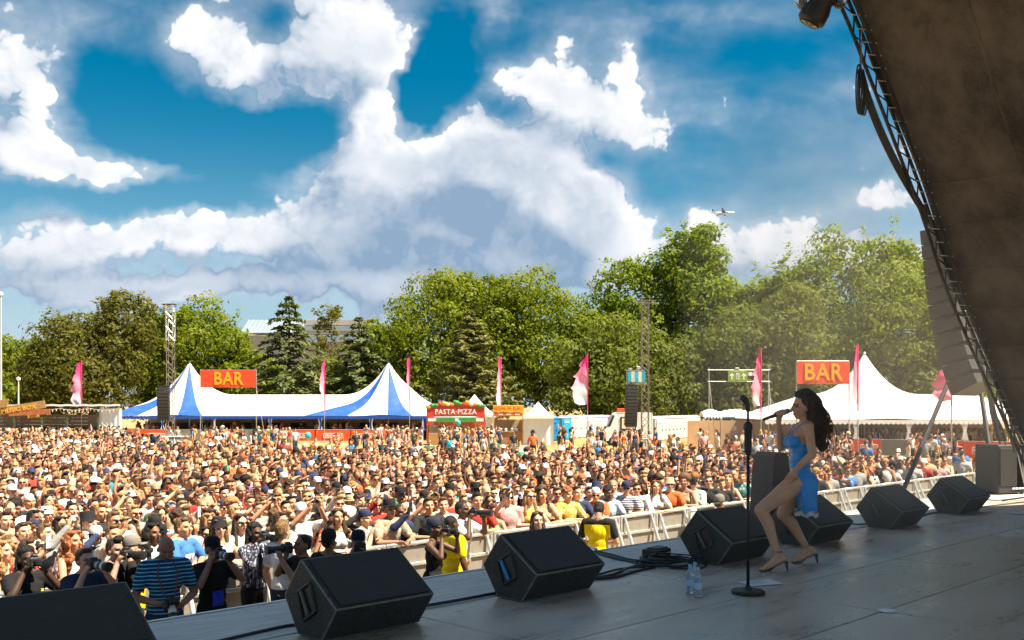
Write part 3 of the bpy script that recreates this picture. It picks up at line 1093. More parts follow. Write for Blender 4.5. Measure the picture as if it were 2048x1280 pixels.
def food_van():
    Y = 70.0 * K
    r = thing('food_van', 'white serving van with a dark-framed hatch behind the right speaker tower', 'van', (gx(1256, Y), Y + 1.0, 0))
    bd = MB()
    prof = [(-1.75, .35), (-1.75, 1.25), (-1.45, 1.35), (-1.05, 2.28), (-.8, 2.42), (1.75, 2.42), (1.8, 2.2), (1.8, .35)]
    bd.prism(prof, -1.0, 1.0, lambda a, b, h: (a, h, b))
    part('body', bd, M_WHITEP, r)
    part('windscreen', MB().prism([(-1.50, 1.40), (-1.12, 2.20), (-.98, 2.20), (-1.30, 1.40)], -1.012, -.9, lambda a, b, h: (a, h, b)), mat('dark_glass', (0.02, 0.025, 0.03), 0.1), r)
    hf = part('hatch', MB().box((.0, -1.02, 1.62), (1.15, .06, .95)), M_BLACK, r)
    part('hatch_interior', MB().box((.0, -1.056, 1.62), (1.0, .02, .8)), mat('warm_interior', (0.30, 0.20, 0.10), .8, vary=.4, scale=4), hf)
    part('menu_panel', MB().box((-.33, -1.075, 1.62), (.28, .02, .74)), mat('menu_cream', (0.65, 0.60, 0.40), .7), hf)
    part('sill', MB().box((.0, -1.15, 1.12), (1.3, .3, .05)), M_STEEL, hf)
    part('sign', MB().box((-.55, -1.0, 2.58), (.55, .06, .28), 0, None, .02), M_ORANGE, r)
    part('bumper', MB().box((-1.8, 0, .45), (.12, 1.9, .22), 0, None, .03), M_GREYPL, r)
    for sx in (-1.1, 1.15):
        for sy in (-1, 1):
            w = part('wheel', MB().lathe([(.18, -.09), (.32, -.09), (.34, 0), (.32, .09), (.18, .09)], (0, 0, 0), 18), M_BLACK, r)
            w.location = (sx, sy * .93, .33)
            w.rotation_euler = (rad(90), 0, 0)
            part('rim', MB().lathe([(.02, -.095), (.17, -.095), (.17, .095), (.02, .095)], (0, 0, 0), 14), M_STEEL, w)

    r.scale = (1.12, 1.12, 1.12)


food_van()


def sign_post(label, x, Y, z, w, h, m, name):
    r = thing(name, label, 'sign', (gx(x, Y), Y, 0))
    part('board', MB().box((0, 0, z), (w, .05, h), 0, None, .015), m, r)
    return r


def hoarding():
    Y = 64.0 * K
    r = thing('hoarding', 'tan plywood hoarding panels in front of the white canopies', 'hoarding', (0, Y, 0))
    x = gx(1376, Y)
    e = gx(1606, Y)
    i = 0
    while x < e:
        part('panel', MB().box((x + .61, .02 * (i % 2), 1.09), (1.215, .03, 2.12), 0, None, .004), M_TANPLY, r)
        part('batten', MB().box((x + .02, .08, 1.04), (.05, .07, 2.06)), M_SIGNWOOD, r)
        x += 1.222
        i += 1
    part('notice', MB().box((gx(1469, Y), -.04, 1.58), (.26, .012, .36)), M_PRINT, r)


hoarding()


def canopy_row():
    grn = mat('green_trim', (0.05, 0.30, 0.26), .7)
    for k, (x0, x1, Y, t) in enumerate([(1408, 1445, 69, 'leftmost'), (1442, 1512, 70, 'middle, widest'), (1508, 1552, 69, 'rightmost')]):
        Y = Y * K
        a, b = gx(x0, Y), gx(x1, Y)
        w = b - a
        r = thing('stall_canopy', f'{t} low white canopy with scalloped trim behind the tan hoarding', 'canopy', ((a + b) / 2, Y, 0), 0, 'canopies behind the hoarding')
        part('roof', MB().grid(lambda p, q: ((p - .5) * w, q * 2.6, 2.35 + .62 * math.sin(PI * q) * (math.sin(PI * p) * .6 + .4) ** .6 + .04 * math.sin(p * 40)), 24, 12), M_WHITE, r, 'all')
        m = MB()
        n = max(4, int(w / .22))
        for i in range(n):
            x = -w / 2 + (i + .5) * w / n
            m.prism([(x - w / n * .45, 2.35), (x, 2.17), (x + w / n * .45, 2.35)], -.03, -.01, lambda p, q, h: (p, h, q))
        part('scalloped_trim', m, grn if k == 1 else M_WHITE, r)
        for s in (-1, 1):
            part('pole', MB().tube([(s * w * .48, 0, 0), (s * w * .48, 0, 2.38)], .03, 6), M_STEEL, r)


canopy_row()


# ------------------------------------------------------------------ signs on poles and flags
def bar_sign(label, x0, x1, y0, y1, Y, pole_l=True):
    Y = Y * K
    a, b = px(x0, y0, Y), px(x1, y1, Y)
    w, h = b.x - a.x, a.z - b.z
    r = thing('bar_sign', label, 'sign', ((a.x + b.x) / 2, Y, 0))
    zc = (a.z + b.z) / 2
    bn = part('banner', MB().grid(lambda p, q: ((p - .5) * w, .012 * math.sin(p * 9 + q * 3), zc + (q - .5) * h), 24, 8), mat('bar_banner', (0.85, 0.075, 0.02), .6, vary=.06, scale=1), r, 'all')
    t = link('lettering', text_mesh('lettering', 'BAR', h * 1.02, M_YELLOW, h * .022, .006, sx=.86, space=1.08), bn, (0, -.03, zc - .02))
    for s in (-1, 1):
        part('pole', MB().tube([(s * (w / 2 + .02), .05, 0), (s * (w / 2 + .02), .05, a.z + .06)], .035, 6), M_STEEL, r)
        part('guy_rope', MB().tube([(s * (w / 2), .06, b.z), (s * (w / 2) + (.55 if s > 0 else -.2), 1.3, 0)], .012, 4), M_WHITEP, r)
    part('top_rail', MB().tube([(-w / 2, .05, a.z), (w / 2, .05, a.z)], .025, 6), M_STEEL, r)


bar_sign('orange-red BAR banner above the striped marquee', 401, 512, 740, 775, 73)
bar_sign('orange-red BAR banner above the plain white marquee', 1594, 1698, 722, 768, 53)


def flag_col(T, co, b):
    sp = T.new('ShaderNodeSeparateXYZ')
    T.l.new(co, sp.inputs[0])
    z = T.ramp(sp.outputs['Z'], -3.9, -.2, 0, 1, smooth=False)
    c1 = T.mixc(T.ramp(z, 0.0, 0.45), (0.80, 0.76, 0.76), (0.85, 0.30, 0.42))
    return T.mixc(T.ramp(z, 0.42, 0.95), c1, (0.84, 0.02, 0.22))


M_FLAG = mat('dyed_flag_cloth', (1, 0, 0), 0.75, fn=flag_col)
M_SLEEVE = mat('pink_sleeve', (0.70, 0.02, 0.16), .7)


def flag(label, x, ytop, Y, L, wmax, yaw, seed, tilt=0.0):
    rr = random.Random(seed)
    Y, L, wmax = Y * K, L * K, wmax * K
    top = px(x, ytop, Y)
    r = thing('flag', label, 'flag', (top.x, Y, 0), 0, 'tall pink streamer flags')
    ph = rr.uniform(0, 6)
    tiers = [(0.0, .02), (.10, .25), (.22, .46), (.235, .36), (.44, .80), (.455, .60), (.66, 1.0), (.69, .80), (.86, .88), (.96, .70), (1.0, .45)]

    def wid(t):
        for (t0, w0), (t1, w1) in zip(tiers, tiers[1:]):
            if t <= t1:
                return w0 + (w1 - w0) * (t - t0) / (t1 - t0)
        return tiers[-1][1]
    cy, sy = math.cos(yaw), math.sin(yaw)

    def fn(a, b):
        w = wid(b) * wmax * (1 + .06 * math.sin(b * 23 + ph))
        s = a * w
        off = .16 * math.sin(a * 3.4 + b * 5 + ph) * a + .05 * math.sin(b * 17 + a * 3 + ph)
        return (-.04 - s * cy + off * sy * .6, -s * sy + off * cy, -b * L - .10 * a * a * L * .25 + .04 * math.sin(a * 5 + ph) * a)
    part('cloth', MB().grid(fn, 10, 46), M_FLAG, r, 'all', (0, 0, top.z))
    part('sleeve', MB().tube([(0, 0, top.z - L * 1.12), (0, 0, top.z + .02)], .045, 6), M_SLEEVE, r)
    part('pole', MB().tube([(0, 0, 0), (0, 0, top.z - L * 1.1)], .035, 6), M_STEEL, r)


flag('narrow pink and white streamer flag at far left, beside the wooden hut', 163, 722, 72, 3.2, .80, .45, 1)
flag('narrow pink streamer flag between the two peaks of the striped marquee', 649, 718, 74, 3.4, .62, 1.25, 2)
flag('narrow pink streamer flag in front of the second striped peak', 819, 716, 74, 3.6, .46, 1.0, 3)
flag('narrow pink streamer flag above the orange-signed stall', 1002, 714, 74, 3.55, .60, .9, 4)
flag('widest pink and white streamer flag, blowing left above the portable toilets', 1175, 708, 74, 3.75, 1.25, .05, 5)
flag('pink streamer flag beside the emergency exit sign', 1522, 697, 54, 3.1, .60, .3, 6)
flag('pink streamer flag overlapping the right BAR banner', 1716, 688, 50, 3.0, .62, .75, 7)
flag('pink streamer flag just left of the hanging speaker column', 1903, 712, 47, 2.1, .95, .1, 8)


def exit_gantry():
    Y = 60.0 * K
    a, b = px(1418, 738, Y), px(1537, 738, Y)
    r = thing('exit_gantry', 'scaffold gantry with a green emergency exit sign and white arrows', 'sign', (0, Y, 0))
    for x in (a.x, b.x):
        part('upright', MB().tube([(x, 0, 0), (x, 0, a.z + .1)], .035, 6), M_STEEL, r)
        part('brace', MB().tube([(x, 0, a.z - .7), (x + .75, 1.2, 0)], .03, 6), M_STEEL, r)
    for row in (740, 763):
        z = px(0, row, Y).z
        part('rail', MB().tube([(a.x - .1, -.04, z), (b.x + .1, -.04, z)], .032, 6), M_STEEL, r)
    c, d = px(1455.5, 740, Y), px(1494, 763.5, Y)
    w, h = d.x - c.x, c.z - d.z
    cx, cz = (c.x + d.x) / 2, (c.z + d.z) / 2
    gmat = mat('exit_green', (0.20, 0.36, 0.02), .6, vary=.06)
    sg = part('sign_panel', MB().box((cx, -.11, cz), (w, .03, h), 0, None, .006), gmat, r)
    link('lettering', text_mesh('lettering', 'EMERGENCY EXIT', .115, M_PRINT, .002, .004), sg, (cx, -.135, cz + h * .38))
    for s in (-1, 1):
        x = cx + s * w * .31
        part('arrow', MB().prism([(x - .045, cz - .26), (x + .045, cz - .26), (x + .045, cz + .02), (x + .15, cz - .06), (x + .15, cz + .04), (x, cz + .2), (x - .15, cz + .04), (x - .15, cz - .06), (x - .045, cz + .02)],
                                 -.14, -.128, lambda p, q, hh: (p, hh, q)), M_PRINT, sg)
    dr = part('pictogram_door', MB().box((cx, -.134, cz - .03), (.22, .012, .44)), M_PRINT, sg)
    run = MB()
    run.sphere((cx + .03, -.145, cz + .13), (.035, .006, .035), 8, 6)
    for p, q in (((.02, .08), (-.02, -.05)), ((-.02, -.05), (.06, -.12)), ((.06, -.12), (.03, -.2)), ((-.02, -.05), (-.07, -.17)), ((.02, .06), (.08, .0)), ((.02, .06), (-.06, .02))):
        run.tube([(cx + p[0], -.145, cz + p[1]), (cx + q[0], -.145, cz + q[1])], .016, 5)
    part('running_figure', run, gmat, sg)
    part('small_notice', MB().box((px(1500, 0, Y).x, -.1, px(0, 748, Y).z), (.26, .02, .26)), M_PRINT, r)
    part('floodlight', MB().box((px(1474, 0, Y).x, -.05, px(0, 737, Y).z), (.3, .14, .12), 0, None, .02), M_STEEL, r)


exit_gantry()


# ------------------------------------------------------------------ crowd barriers with printed banners at the bars
def bar_barrier(label, loc, rz, w, m, lettered, first={}):
    r = thing('crowd_barrier', label, 'barrier', loc, rz, 'bannered crowd barriers at the bars')
    h = 1.15
    key = (round(w, 2), m.name, lettered)
    if key not in first:
        fr = MB()
        fr.tube([(-w / 2, 0, .12), (-w / 2, 0, h), (w / 2, 0, h), (w / 2, 0, .12), (-w / 2, 0, .12)], .022, 6)
        fm = fr.mesh('frame', M_STEEL)
        ft = MB().box((-w * .35, 0, .03), (.06, .6, .05)).box((w * .35, 0, .03), (.06, .6, .05)).mesh('foot', M_STEEL)
        bm_ = MB().grid(lambda a, b: ((a - .5) * (w - .06), -.035 + .012 * math.sin(a * 16) + .008 * math.sin(b * 9 + a * 4), .16 + b * (h - .16)), 24, 6).mesh('banner', m, 'all')
        rail = []
        lt = None
        if lettered:
            bo = MB()
            bw, bh, th = w * .56, .40, .035
            pts = lambda s: [(-bw / 2 * s, -bh / 2), (-bw / 2 * s, bh / 2 * .86), (-bw / 4 * s, bh / 2), (bw / 4 * s, bh / 2), (bw / 2 * s, bh / 2 * .86), (bw / 2 * s, -bh / 2), (-bw / 2 * s, -bh / 2)]
            bo.tube([(p, -.062, .62 + q) for p, q in pts(1)], th * .5, 4)
            lt = (text_mesh('lettering', 'SMIRNOFF', .30 * w / 2.2 + .05, M_PRINT, .008, .004, sx=.80), bo.mesh('label_border', M_PRINT))
        else:
            lt = (text_mesh('lettering', 'Ciroc', .2, M_PRINT, 0, .004, sx=1), None) if False else None
        first[key] = (fm, ft, bm_, lt)
    fm, ft, bm_, lt = first[key]
    link('frame', fm, r)
    link('foot', ft, r)
    bn = link('banner', bm_, r)
    if lt:
        link('lettering', lt[0], bn, (0, -.062, .62))
        link('label_border', lt[1], bn)
    return r


M_GREYBAN = mat('grey_banner', (0.20, 0.19, 0.18), .7, vary=.12, scale=2)
YB = 76.0 * K
xs = 205
i = 0
while xs < 835:
    w = 3.1
    x = gx(xs, YB) + w / 2
    grey = i in (2, 4)
    where = ['first', 'second', 'third', 'fourth', 'fifth', 'sixth', 'seventh', 'eighth', 'ninth', 'tenth', 'eleventh'][i]
    bar_barrier(f"{'plain grey' if grey else 'orange'} bannered barrier before the striped marquee, {where} from left", (x, YB, 0), 0, w, M_GREYBAN if grey else M_ORANGE, not grey)
    xs += (w + .06) / YB * F_PX
    i += 1
xs, i = 1500, 0
while xs < 2000:
    Yb = (57.0 - 8.0 * (xs - 1500) / 520) * K
    w = 1.8
    grey = i in (2, 5)
    where = ord_[i] if i < 12 else 'last'
    bar_barrier(f"{'plain grey' if grey else 'orange'} bannered barrier before the plain white marquee, {where} from the left", (gx(xs, Yb) + w / 2, Yb, 0), -.42, w, M_GREYBAN if grey else M_ORANGE, not grey)
    xs += (w * .95) / Yb * F_PX
    i += 1


# ------------------------------------------------------------------ delay towers
def lattice(mb, x, y, z0, z1, w, rr=.028):
    n = max(2, int((z1 - z0) / w))
    cs = [(-1, -1), (1, -1), (1, 1), (-1, 1)]
    for sx, sy in cs:
        mb.tube([(x + sx * w / 2, y + sy * w / 2, z0), (x + sx * w / 2, y + sy * w / 2, z1)], rr, 5)
    for i in range(n):
        a, b = z0 + (z1 - z0) * i / n, z0 + (z1 - z0) * (i + 1) / n
        for k in range(4):
            p, q = cs[k], cs[(k + 1) % 4]
            if i % 2:
                p, q = q, p
            mb.tube([(x + p[0] * w / 2, y + p[1] * w / 2, a), (x + q[0] * w / 2, y + q[1] * w / 2, b)], rr * .62, 4)
    return mb


def cabinet(w, d, h, ang=6):
    """one line array box, wedge-shaped from the side"""
    m = MB()
    m.prism([(-d / 2, -h / 2), (-d / 2, h / 2), (d / 2, h * .36), (d / 2, -h * .36)], -w / 2, w / 2, lambda a, b, hh: (hh, a, b))
    return m


def line_array(label, loc, n, w, d, h, rz, curve, mats, name='line_array', handle=True, start=0.0):
    r = thing(name, label, 'speaker array', loc, rz)
    cm = cabinet(w, d, h * .93).mesh('cabinet', mats)
    gmat = mat('speaker_grille', (0.035, 0.034, 0.033), .7, vary=.3, scale=60)
    grm = MB().box((0, -d / 2 - .008, 0), (w * .9, .016, h * .72), 0, None, .004).mesh('grille', gmat)
    hm = MB().box((0, d * .40, 0), (w * .5, .04, h * .16), 0, None, .01).mesh('handle', M_BLACK)
    sdm = MB().box((0, 0, 0), (w + .03, d * .55, h * .12), 0, None, .006).mesh('rigging_plate', M_STEEL if not handle else M_BLACK)
    p = Vector((0, 0, 0))
    a = start
    for i in range(n):
        c = link('cabinet', cm, r)
        c.location = p
        c.rotation_euler = (a, 0, 0)
        link('grille', grm, c)
        link('handle', hm, c)
        link('rigging_plate', sdm, c, (0, 0, h * .47))
        p = p + Vector((0, -math.sin(-a) * h, -math.cos(a) * h))
        a += curve[i] if isinstance(curve, (list, tuple)) else curve
    part('fly_frame', MB().box((0, .05, h * .8), (w * 1.05, d * .9, .10), 0, None, .01).tube([(0, 0, h * .8), (0, 0, h * 1.8)], .02, 5), M_BLACK, r)
    return r


M_CAB = mat('cabinet_black', (0.040, 0.038, 0.036), .6, vary=.25, scale=12)
M_ALU = mat('bright_aluminium', (0.72, 0.72, 0.70), .38, .7, vary=.1, scale=12)


def delay_tower(label, x, Y, ytop, xarr, yarr, n, teal):
    Y = Y * K
    X = gx(x, Y)
    zt = px(0, ytop, Y).z
    r = thing('delay_tower', label, 'lattice tower', (X, Y, 0))
    if teal:
        lattice_p = lattice(MB(), 0, 0, 0, zt, .50, .03)
        part('lattice_mast', lattice_p, mat('dull_steel', (0.20, 0.17, 0.14), .6, .3), r)
        part('top_beam', lattice(MB(), 0, 0, 0, 1.6, .2, .02), mat('dull_steel', (0.20, 0.17, 0.14), .6, .3), r).matrix_local = Matrix.Translation((-.8, 0, zt)) @ Matrix.Rotation(rad(90), 4, 'Y')
        b = part('gallery_frame', MB().box((-.72, -.35, px(0, 741, Y).z), (1.3, .05, .05)).box((-.72, -.35, px(0, 767, Y).z), (1.4, .05, .05))
                 .box((-1.36, -.35, px(0, 754, Y).z), (.04, .04, .9)), M_STEEL, r)
        for k, (dx, c) in enumerate([(-1.18, (0.02, .42, .52)), (-.92, (.55, .55, .56)), (-.66, (.02, .45, .58)), (-.40, (.6, .62, .62)), (-.16, (.03, .36, .42))]):
            part('banner_strip', MB().box((dx, -.39, px(0, 754, Y).z), (.25, .02, .78)), mat(f'strip_{k}', c, .6, vary=.2, scale=6), r)
        part('dish', MB().lathe([(.02, 0), (.12, .05), (.18, .14)], (-1.1, -.2, px(0, 740, Y).z), 10), M_STEEL, r)
        part('floodlight', MB().box((-.5, -.2, px(0, 736, Y).z), (.26, .2, .22), 0, None, .03), M_STEEL, r)
    else:
        zm = px(0, 682, Y).z
        part('lattice_mast', lattice(MB(), 0, 0, 0, zm, .46, .026), mat('dull_steel', (0.20, 0.17, 0.14), .6, .3), r)
        part('lattice_head', lattice(MB(), 0, 0, zm, zt, .5, .034), M_ALU, r)
        part('top_plate', MB().box((-.1, 0, zt + .04), (.95, .5, .06)), M_BLACK, r)
    part('base_frame', MB().box((0, 0, .06), (2.2, 2.2, .1)).box((0, -.9, .5), (2.0, .05, .05)), M_STEEL, r)
    for s in (-1, 1):
        part('cable', MB().tube([(s * .45, -.1, zt), (s * .45, -.1, .3)], .012, 4), M_BLACK, r)
    top = px(xarr, yarr, Y - .8)
    line_array(label.replace('steel lattice', 'column of speakers hung on the').replace('tower', 'tower', 1)[:0] + teal_label[teal], top, n, .84, .50, .24, .12, .022, M_CAB)


teal_label = {False: 'column of black speakers hanging on the left lattice tower', True: 'column of black speakers hanging on the right lattice tower'}
delay_tower('steel lattice tower with a bright head in front of the left trees', 341, 63, 610, 327, 778, 10, False)
delay_tower('dark steel lattice tower with a teal banner gallery', 1290, 62, 604, 1263, 776, 12, True)
for x, Y, lab in ((340, 64 * K, 'white railed deck at the foot of the left lattice tower'), (1262, 60 * K, 'white table and railing at the foot of the right lattice tower')):
    r = thing('tower_deck', lab, 'deck', (gx(x, Y), Y - 1.2, 0))
    part('top', MB().box((0, 0, 1.0), (3.6 if x < 500 else 2.0, .7, .05), 0, None, .01), M_WHITEP, r)
    for k in range(5):
        part('leg', MB().box((-.9 + .45 * k if x > 500 else -1.7 + .85 * k, -.3, .5), (.05, .05, .98)), M_WHITEP, r)
    part('panel', MB().box((0, -.28, .45), (3.3 if x < 500 else 1.7, .02, .7)), M_GREYPL, r)


# ------------------------------------------------------------------ wooden hut on the left
def wooden_hut():
    Y = 70.0 * K
    a, b = gx(-60, Y), gx(243, Y)
    r = thing('wooden_hut', 'open-fronted plank hut with a pale roof edge, left of the striped marquee', 'hut', (0, Y, 0))
    zr = px(0, 811, Y).z
    for i in range(9):
        z = .15 + i * .28
        part('wall_plank', MB().box(((a + gx(197, Y)) / 2, 2.4 + .01 * (i % 2), z), (gx(197, Y) - a, .03, .27), 0, None, .006), M_PLANK, r)
    part('side_panel', MB().grid(lambda p, q: (gx(197, Y) + p * (b - gx(197, Y)), .1 + .03 * math.sin(p * 34), .02 + q * (zr - .25)), 30, 2), M_WHITEP, r, 'all')
    part('roof', MB().box(((a + b) / 2, 1.4, zr + .02), (b - a, 3.2, .06)), M_BLACK, r)
    part('roof_edge', MB().grid(lambda p, q: (a + p * (b - a), -.24, zr - .06 + .16 * q + .02 * math.sin(p * 60)), 80, 1), M_WHITEP, r, 'all')
    for x in (-20, 28, 84, 134, 196):
        part('post', MB().box((gx(x, Y), 0, zr / 2), (.14, .14, zr)), mat('green_post', (.07, .085, .05), .8, vary=.3, scale=3), r)
    part('bar_counter', MB().box(((a + gx(190, Y)) / 2, .6, .55), (gx(190, Y) - a, .5, 1.1)), M_PLANK, r)
    for k in range(7):
        part('window_hole', MB().box((gx(10 + k * 27, Y), 2.36, 1.25), (.45, .04, .5)), M_BLACK, r)
    s1 = thing('wooden_sign', 'tilted orange plank sign with pale lettering over the hut roof', 'sign', (gx(48, Y), Y - .5, 0))
    s1.rotation_euler = (0, 0, 0)
    tl = Matrix.Rotation(-rad(9), 3, 'Y')
    part('plank', MB().box((0, 0, px(0, 816, Y).z), (4.0, .06, .62), 0, tl, .01), M_SIGNWOOD, s1)
    part('plank', MB().box((.7, -.02, px(0, 825, Y).z), (3.4, .06, .42), 0, Matrix.Rotation(-rad(3), 3, 'Y'), .01), mat('red_plank', (.42, .13, .05), .8, vary=.3), s1)
    o = link('lettering', text_mesh('lettering', 'MUSIC BOX', .52, mat('ochre_letter', (.75, .40, .05), .7), .012, .01, sx=1.05), s1, (-.15, -.07, px(0, 818, Y).z))
    o.rotation_euler = (0, -rad(9), 0)
    s2 = thing('wooden_sign', 'square stack of plank boards tilted above the hut at the left edge', 'sign', (gx(6, Y), Y - .6, 0))
    for k in range(4):
        part('plank', MB().box((.05 * k, 0, px(0, 808, Y).z + .17 * (k - 1.5)), (1.3, .05, .16), 0, tl, .01), M_SIGNWOOD, s2)
    s3 = thing('wooden_sign', 'small ochre board hanging inside the plank hut', 'sign', (gx(68, Y), Y - .1, 0))
    part('plank', MB().box((0, 0, px(0, 831, Y).z), (.95, .05, .32), 0, tl, .01), mat('ochre_plank', (.62, .33, .04), .8, vary=.2), s3)
    o = link('lettering', text_mesh('lettering', 'BEERS', .24, mat('brown_letter', (.30, .10, .03), .7), .006, .006), s3, (0, -.04, px(0, 831, Y).z))
    o.rotation_euler = (0, -rad(9), 0)
    bt = thing('bunting', 'string of small white and pink pennants under the hut roof edge', 'bunting', (0, Y - .3, 0))
    n = 40
    pts = []
    pk = mat('pink_pennant', (.75, .30, .32), .7)
    for i in range(n + 1):
        t = i / n
        x = a + t * (b - a)
        z = zr - .22 - .16 * abs(math.sin(t * PI * 5))
        pts.append((x, 0, z))
        if i % 1 == 0 and i < n:
            part('pennant', MB().prism([(x, z), (x + .16, z), (x + .08, z - .22)], -.004, .004, lambda p, q, h: (p, h, q)), M_PRINT if i % 3 else pk, bt)
    part('cord', MB().tube(pts, .01, 4), M_WHITEP, bt)


wooden_hut()

for x, yt, Y, lab, nm in ((2, 586, 84 * K, 'thin pale mast at the left edge of the field', 'mast'), (37, 756, 92 * K, 'street lamp with a pale head behind the wooden hut', 'street_lamp')):
    p = px(x, yt, Y)
    r = thing(nm, lab, 'lamp post' if nm == 'street_lamp' else 'mast', (p.x, Y, 0))
    part('post', MB().tube([(0, 0, 0), (0, 0, p.z)], 0, 8, rs=[.12, .07]), M_GREYPL, r)
    part('head', MB().lathe([(.03, -.3), (.2, -.2), (.22, .0), (.05, .12)], (0, 0, p.z), 10), M_WHITEP, r)


# ------------------------------------------------------------------ aeroplane
def aeroplane():
    Y = 2750.0
    p = px(1447, 425.5, Y)
    r = thing('aeroplane', 'white airliner flying right above the tallest tree', 'aeroplane', p)
    m = mat('airliner_white', (0.60, 0.62, 0.66), .4)
    dk = mat('airliner_blue', (0.02, 0.05, 0.16), .4)
    L = 63.0
    pts, rs_ = [], []
    for t, q in ((0, .15), (.03, .5), (.08, .85), (.16, 1), (.7, 1), (.85, .7), (.95, .35), (1, .12)):
        pts.append((L / 2 - t * L, 0, (.0 if t < .7 else (t - .7) * 5)))
        rs_.append(3.1 * q)
    part('fuselage', MB().tube(pts, 0, 14, rs=rs_), m, r, 'all')

    def slab(poly, th, name, mt):
        mb = MB()
        n = len(poly)
        mb.add([(a, b, c + th / 2) for a, b, c in poly] + [(a, b, c - th / 2) for a, b, c in poly],
               [tuple(range(n)), tuple(range(2 * n - 1, n - 1, -1))] + [(i, (i + 1) % n, n + (i + 1) % n, n + i) for i in range(n)])
        part(name, mb, mt, r)
    for s in (-1, 1):
        slab([(7, s * 2.5, -1.5), (-6, s * 2.5, -1.5), (-13, s * 30, 3.0), (-10, s * 30, 3.0)], .7, 'wing', dk)
        slab([(-24, s * 1, 1.6), (-30, s * 1, 1.6), (-33, s * 10, 2.6), (-30, s * 10, 2.6)], .4, 'tailplane', m)
        part('engine', MB().tube([(9, s * 9.6, -3.3), (7, s * 9.6, -3.3), (2, s * 9.6, -3.1)], 0, 10, rs=[1.6, 1.8, 1.1]), dk, r, 'all')
    mb = MB().prism([(-21, 2.6), (-29.5, 11.5), (-33, 11.5), (-31, 2.2)], -.35, .35, lambda a, b, h: (a, h, b))
    part('tail_fin', mb, dk, r)
    r.rotation_euler = (rad(-9), rad(-2.5), rad(4))


aeroplane()

for x, y, Y, rr_, c, lab in ((616, 871, 56, .20, (.01, .48, .50), 'small teal balloon above the crowd in front of the striped marquee'),
                             (917, 846, 81, .22, (.02, .50, .48), 'teal balloon in front of the pizza stall'),
                             (903, 892, 47, .26, (.02, .46, .55), 'teal beach ball raised out of the crowd below the pizza stall')):
    r = thing('balloon', lab, 'balloon', px(x, y, Y), 0)
    m = mat('balloon_%d' % x, c, .3)
    part('skin', MB().lathe([(.01, -1.15), (.35, -.95), (.75, -.55), (.97, -.1), (1, .2), (.85, .6), (.5, .88), (.01, 1)], (0, 0, 0), 14).__class__() if False else MB().sphere((0, 0, 0), (rr_ * .9, rr_ * .9, rr_), 14, 10), m, r, 'all')
    part('knot', MB().lathe([(.03, -.06), (.012, 0), (.02, .02)], (0, 0, -rr_), 6), m, r)


# ------------------------------------------------------------------ the stage
RIM = [(16.4, 1.15), (15.2, 2.13), (14.3, 2.84), (13.4, 3.56), (12.55, 4.30), (11.85, 5.09), (11.2, 5.72), (10.5, 6.38), (9.8, 7.0), (8.6, 7.8), (7, 8.6), (3, 9.6),
       (-2, 9.6), (-6, 8.6), (-9, 7.0), (-12, 4.5), (-15, 1.2)]
RIM = [(u, z + DZ) for u, z in RIM]
V_RIM = -4.9


def stv(u, v, z):
    """stage coordinates with z above the field"""
    return Vector(((u + v) * S2, (u - v) * S2, z))


def floor_col(T, co, b):
    oi = T.new('ShaderNodeObjectInfo').outputs['Random']
    geo = T.new('ShaderNodeNewGeometry').outputs['Position']
    mp = T.new('ShaderNodeMapping')
    mp.inputs['Rotation'].default_value = (0, 0, rad(-45))
    T.l.new(geo, mp.inputs[0])
    w = mp.outputs[0]
    n1 = T.noise(T.vmath('MULTIPLY', w, (.6, 2.2, 1)), 1.6, 6, 0.65)
    n2 = T.noise(T.vmath('MULTIPLY', w, (1.2, 9.0, 1)), 3.0, 5, 0.7)
    n3 = T.noise(w, 34.0, 4, 0.7)
    n4 = T.noise(w, 0.7, 3, 0.6)
    c = T.mixc(T.ramp(n1, .35, .7), (0.29, 0.22, 0.16), (0.58, 0.455, 0.345))
    c = T.mixc(T.ramp(n2, .52, .70, 0, .70), c, (0.58, 0.52, 0.46))
    c = T.mixc(T.math('MULTIPLY', T.ramp(n4, .42, .72), T.ramp(n3, .35, .65, .25, .7)), c, (0.52, 0.47, 0.42))
    c = T.mixc(T.ramp(oi, .2, .9, 0, .55), c, (0.56, 0.49, 0.42))
    T.put(b.inputs['Roughness'], T.math('ADD', T.ramp(n1, .3, .7, .22, .44), T.math('MULTIPLY', T.ramp(n2, .5, .7), .12)))
    bn = T.new('ShaderNodeBump')
    bn.inputs['Strength'].default_value = 0.35
    bn.inputs['Distance'].default_value = 0.004
    T.put(bn.inputs['Height'], T.math('ADD', n3, n2))
    T.l.new(bn.outputs[0], b.inputs['Normal'])
    return c


M_FLOOR = mat('black_stage_ply', (0, 0, 0), .4, fn=floor_col, spec=.35)


def strip_col(T, co, b):
    geo = T.new('ShaderNodeNewGeometry').outputs['Position']
    mp = T.new('ShaderNodeMapping')
    mp.inputs['Rotation'].default_value = (0, 0, rad(-45))
    T.l.new(geo, mp.inputs[0])
    w = mp.outputs[0]
    n2 = T.noise(T.vmath('MULTIPLY', w, (1.0, 7.0, 1)), 2.2, 6, 0.7)
    n1 = T.noise(w, 1.1, 4, .6)
    c = T.mixc(T.ramp(n2, .35, .7), (0.46, 0.44, 0.415), (0.64, 0.62, 0.60))
    return T.mixc(T.ramp(n1, .5, .75, 0, .6), c, (0.33, 0.30, 0.27))


M_STRIP = mat('worn_grey_ply', (0, 0, 0), .55, fn=strip_col)


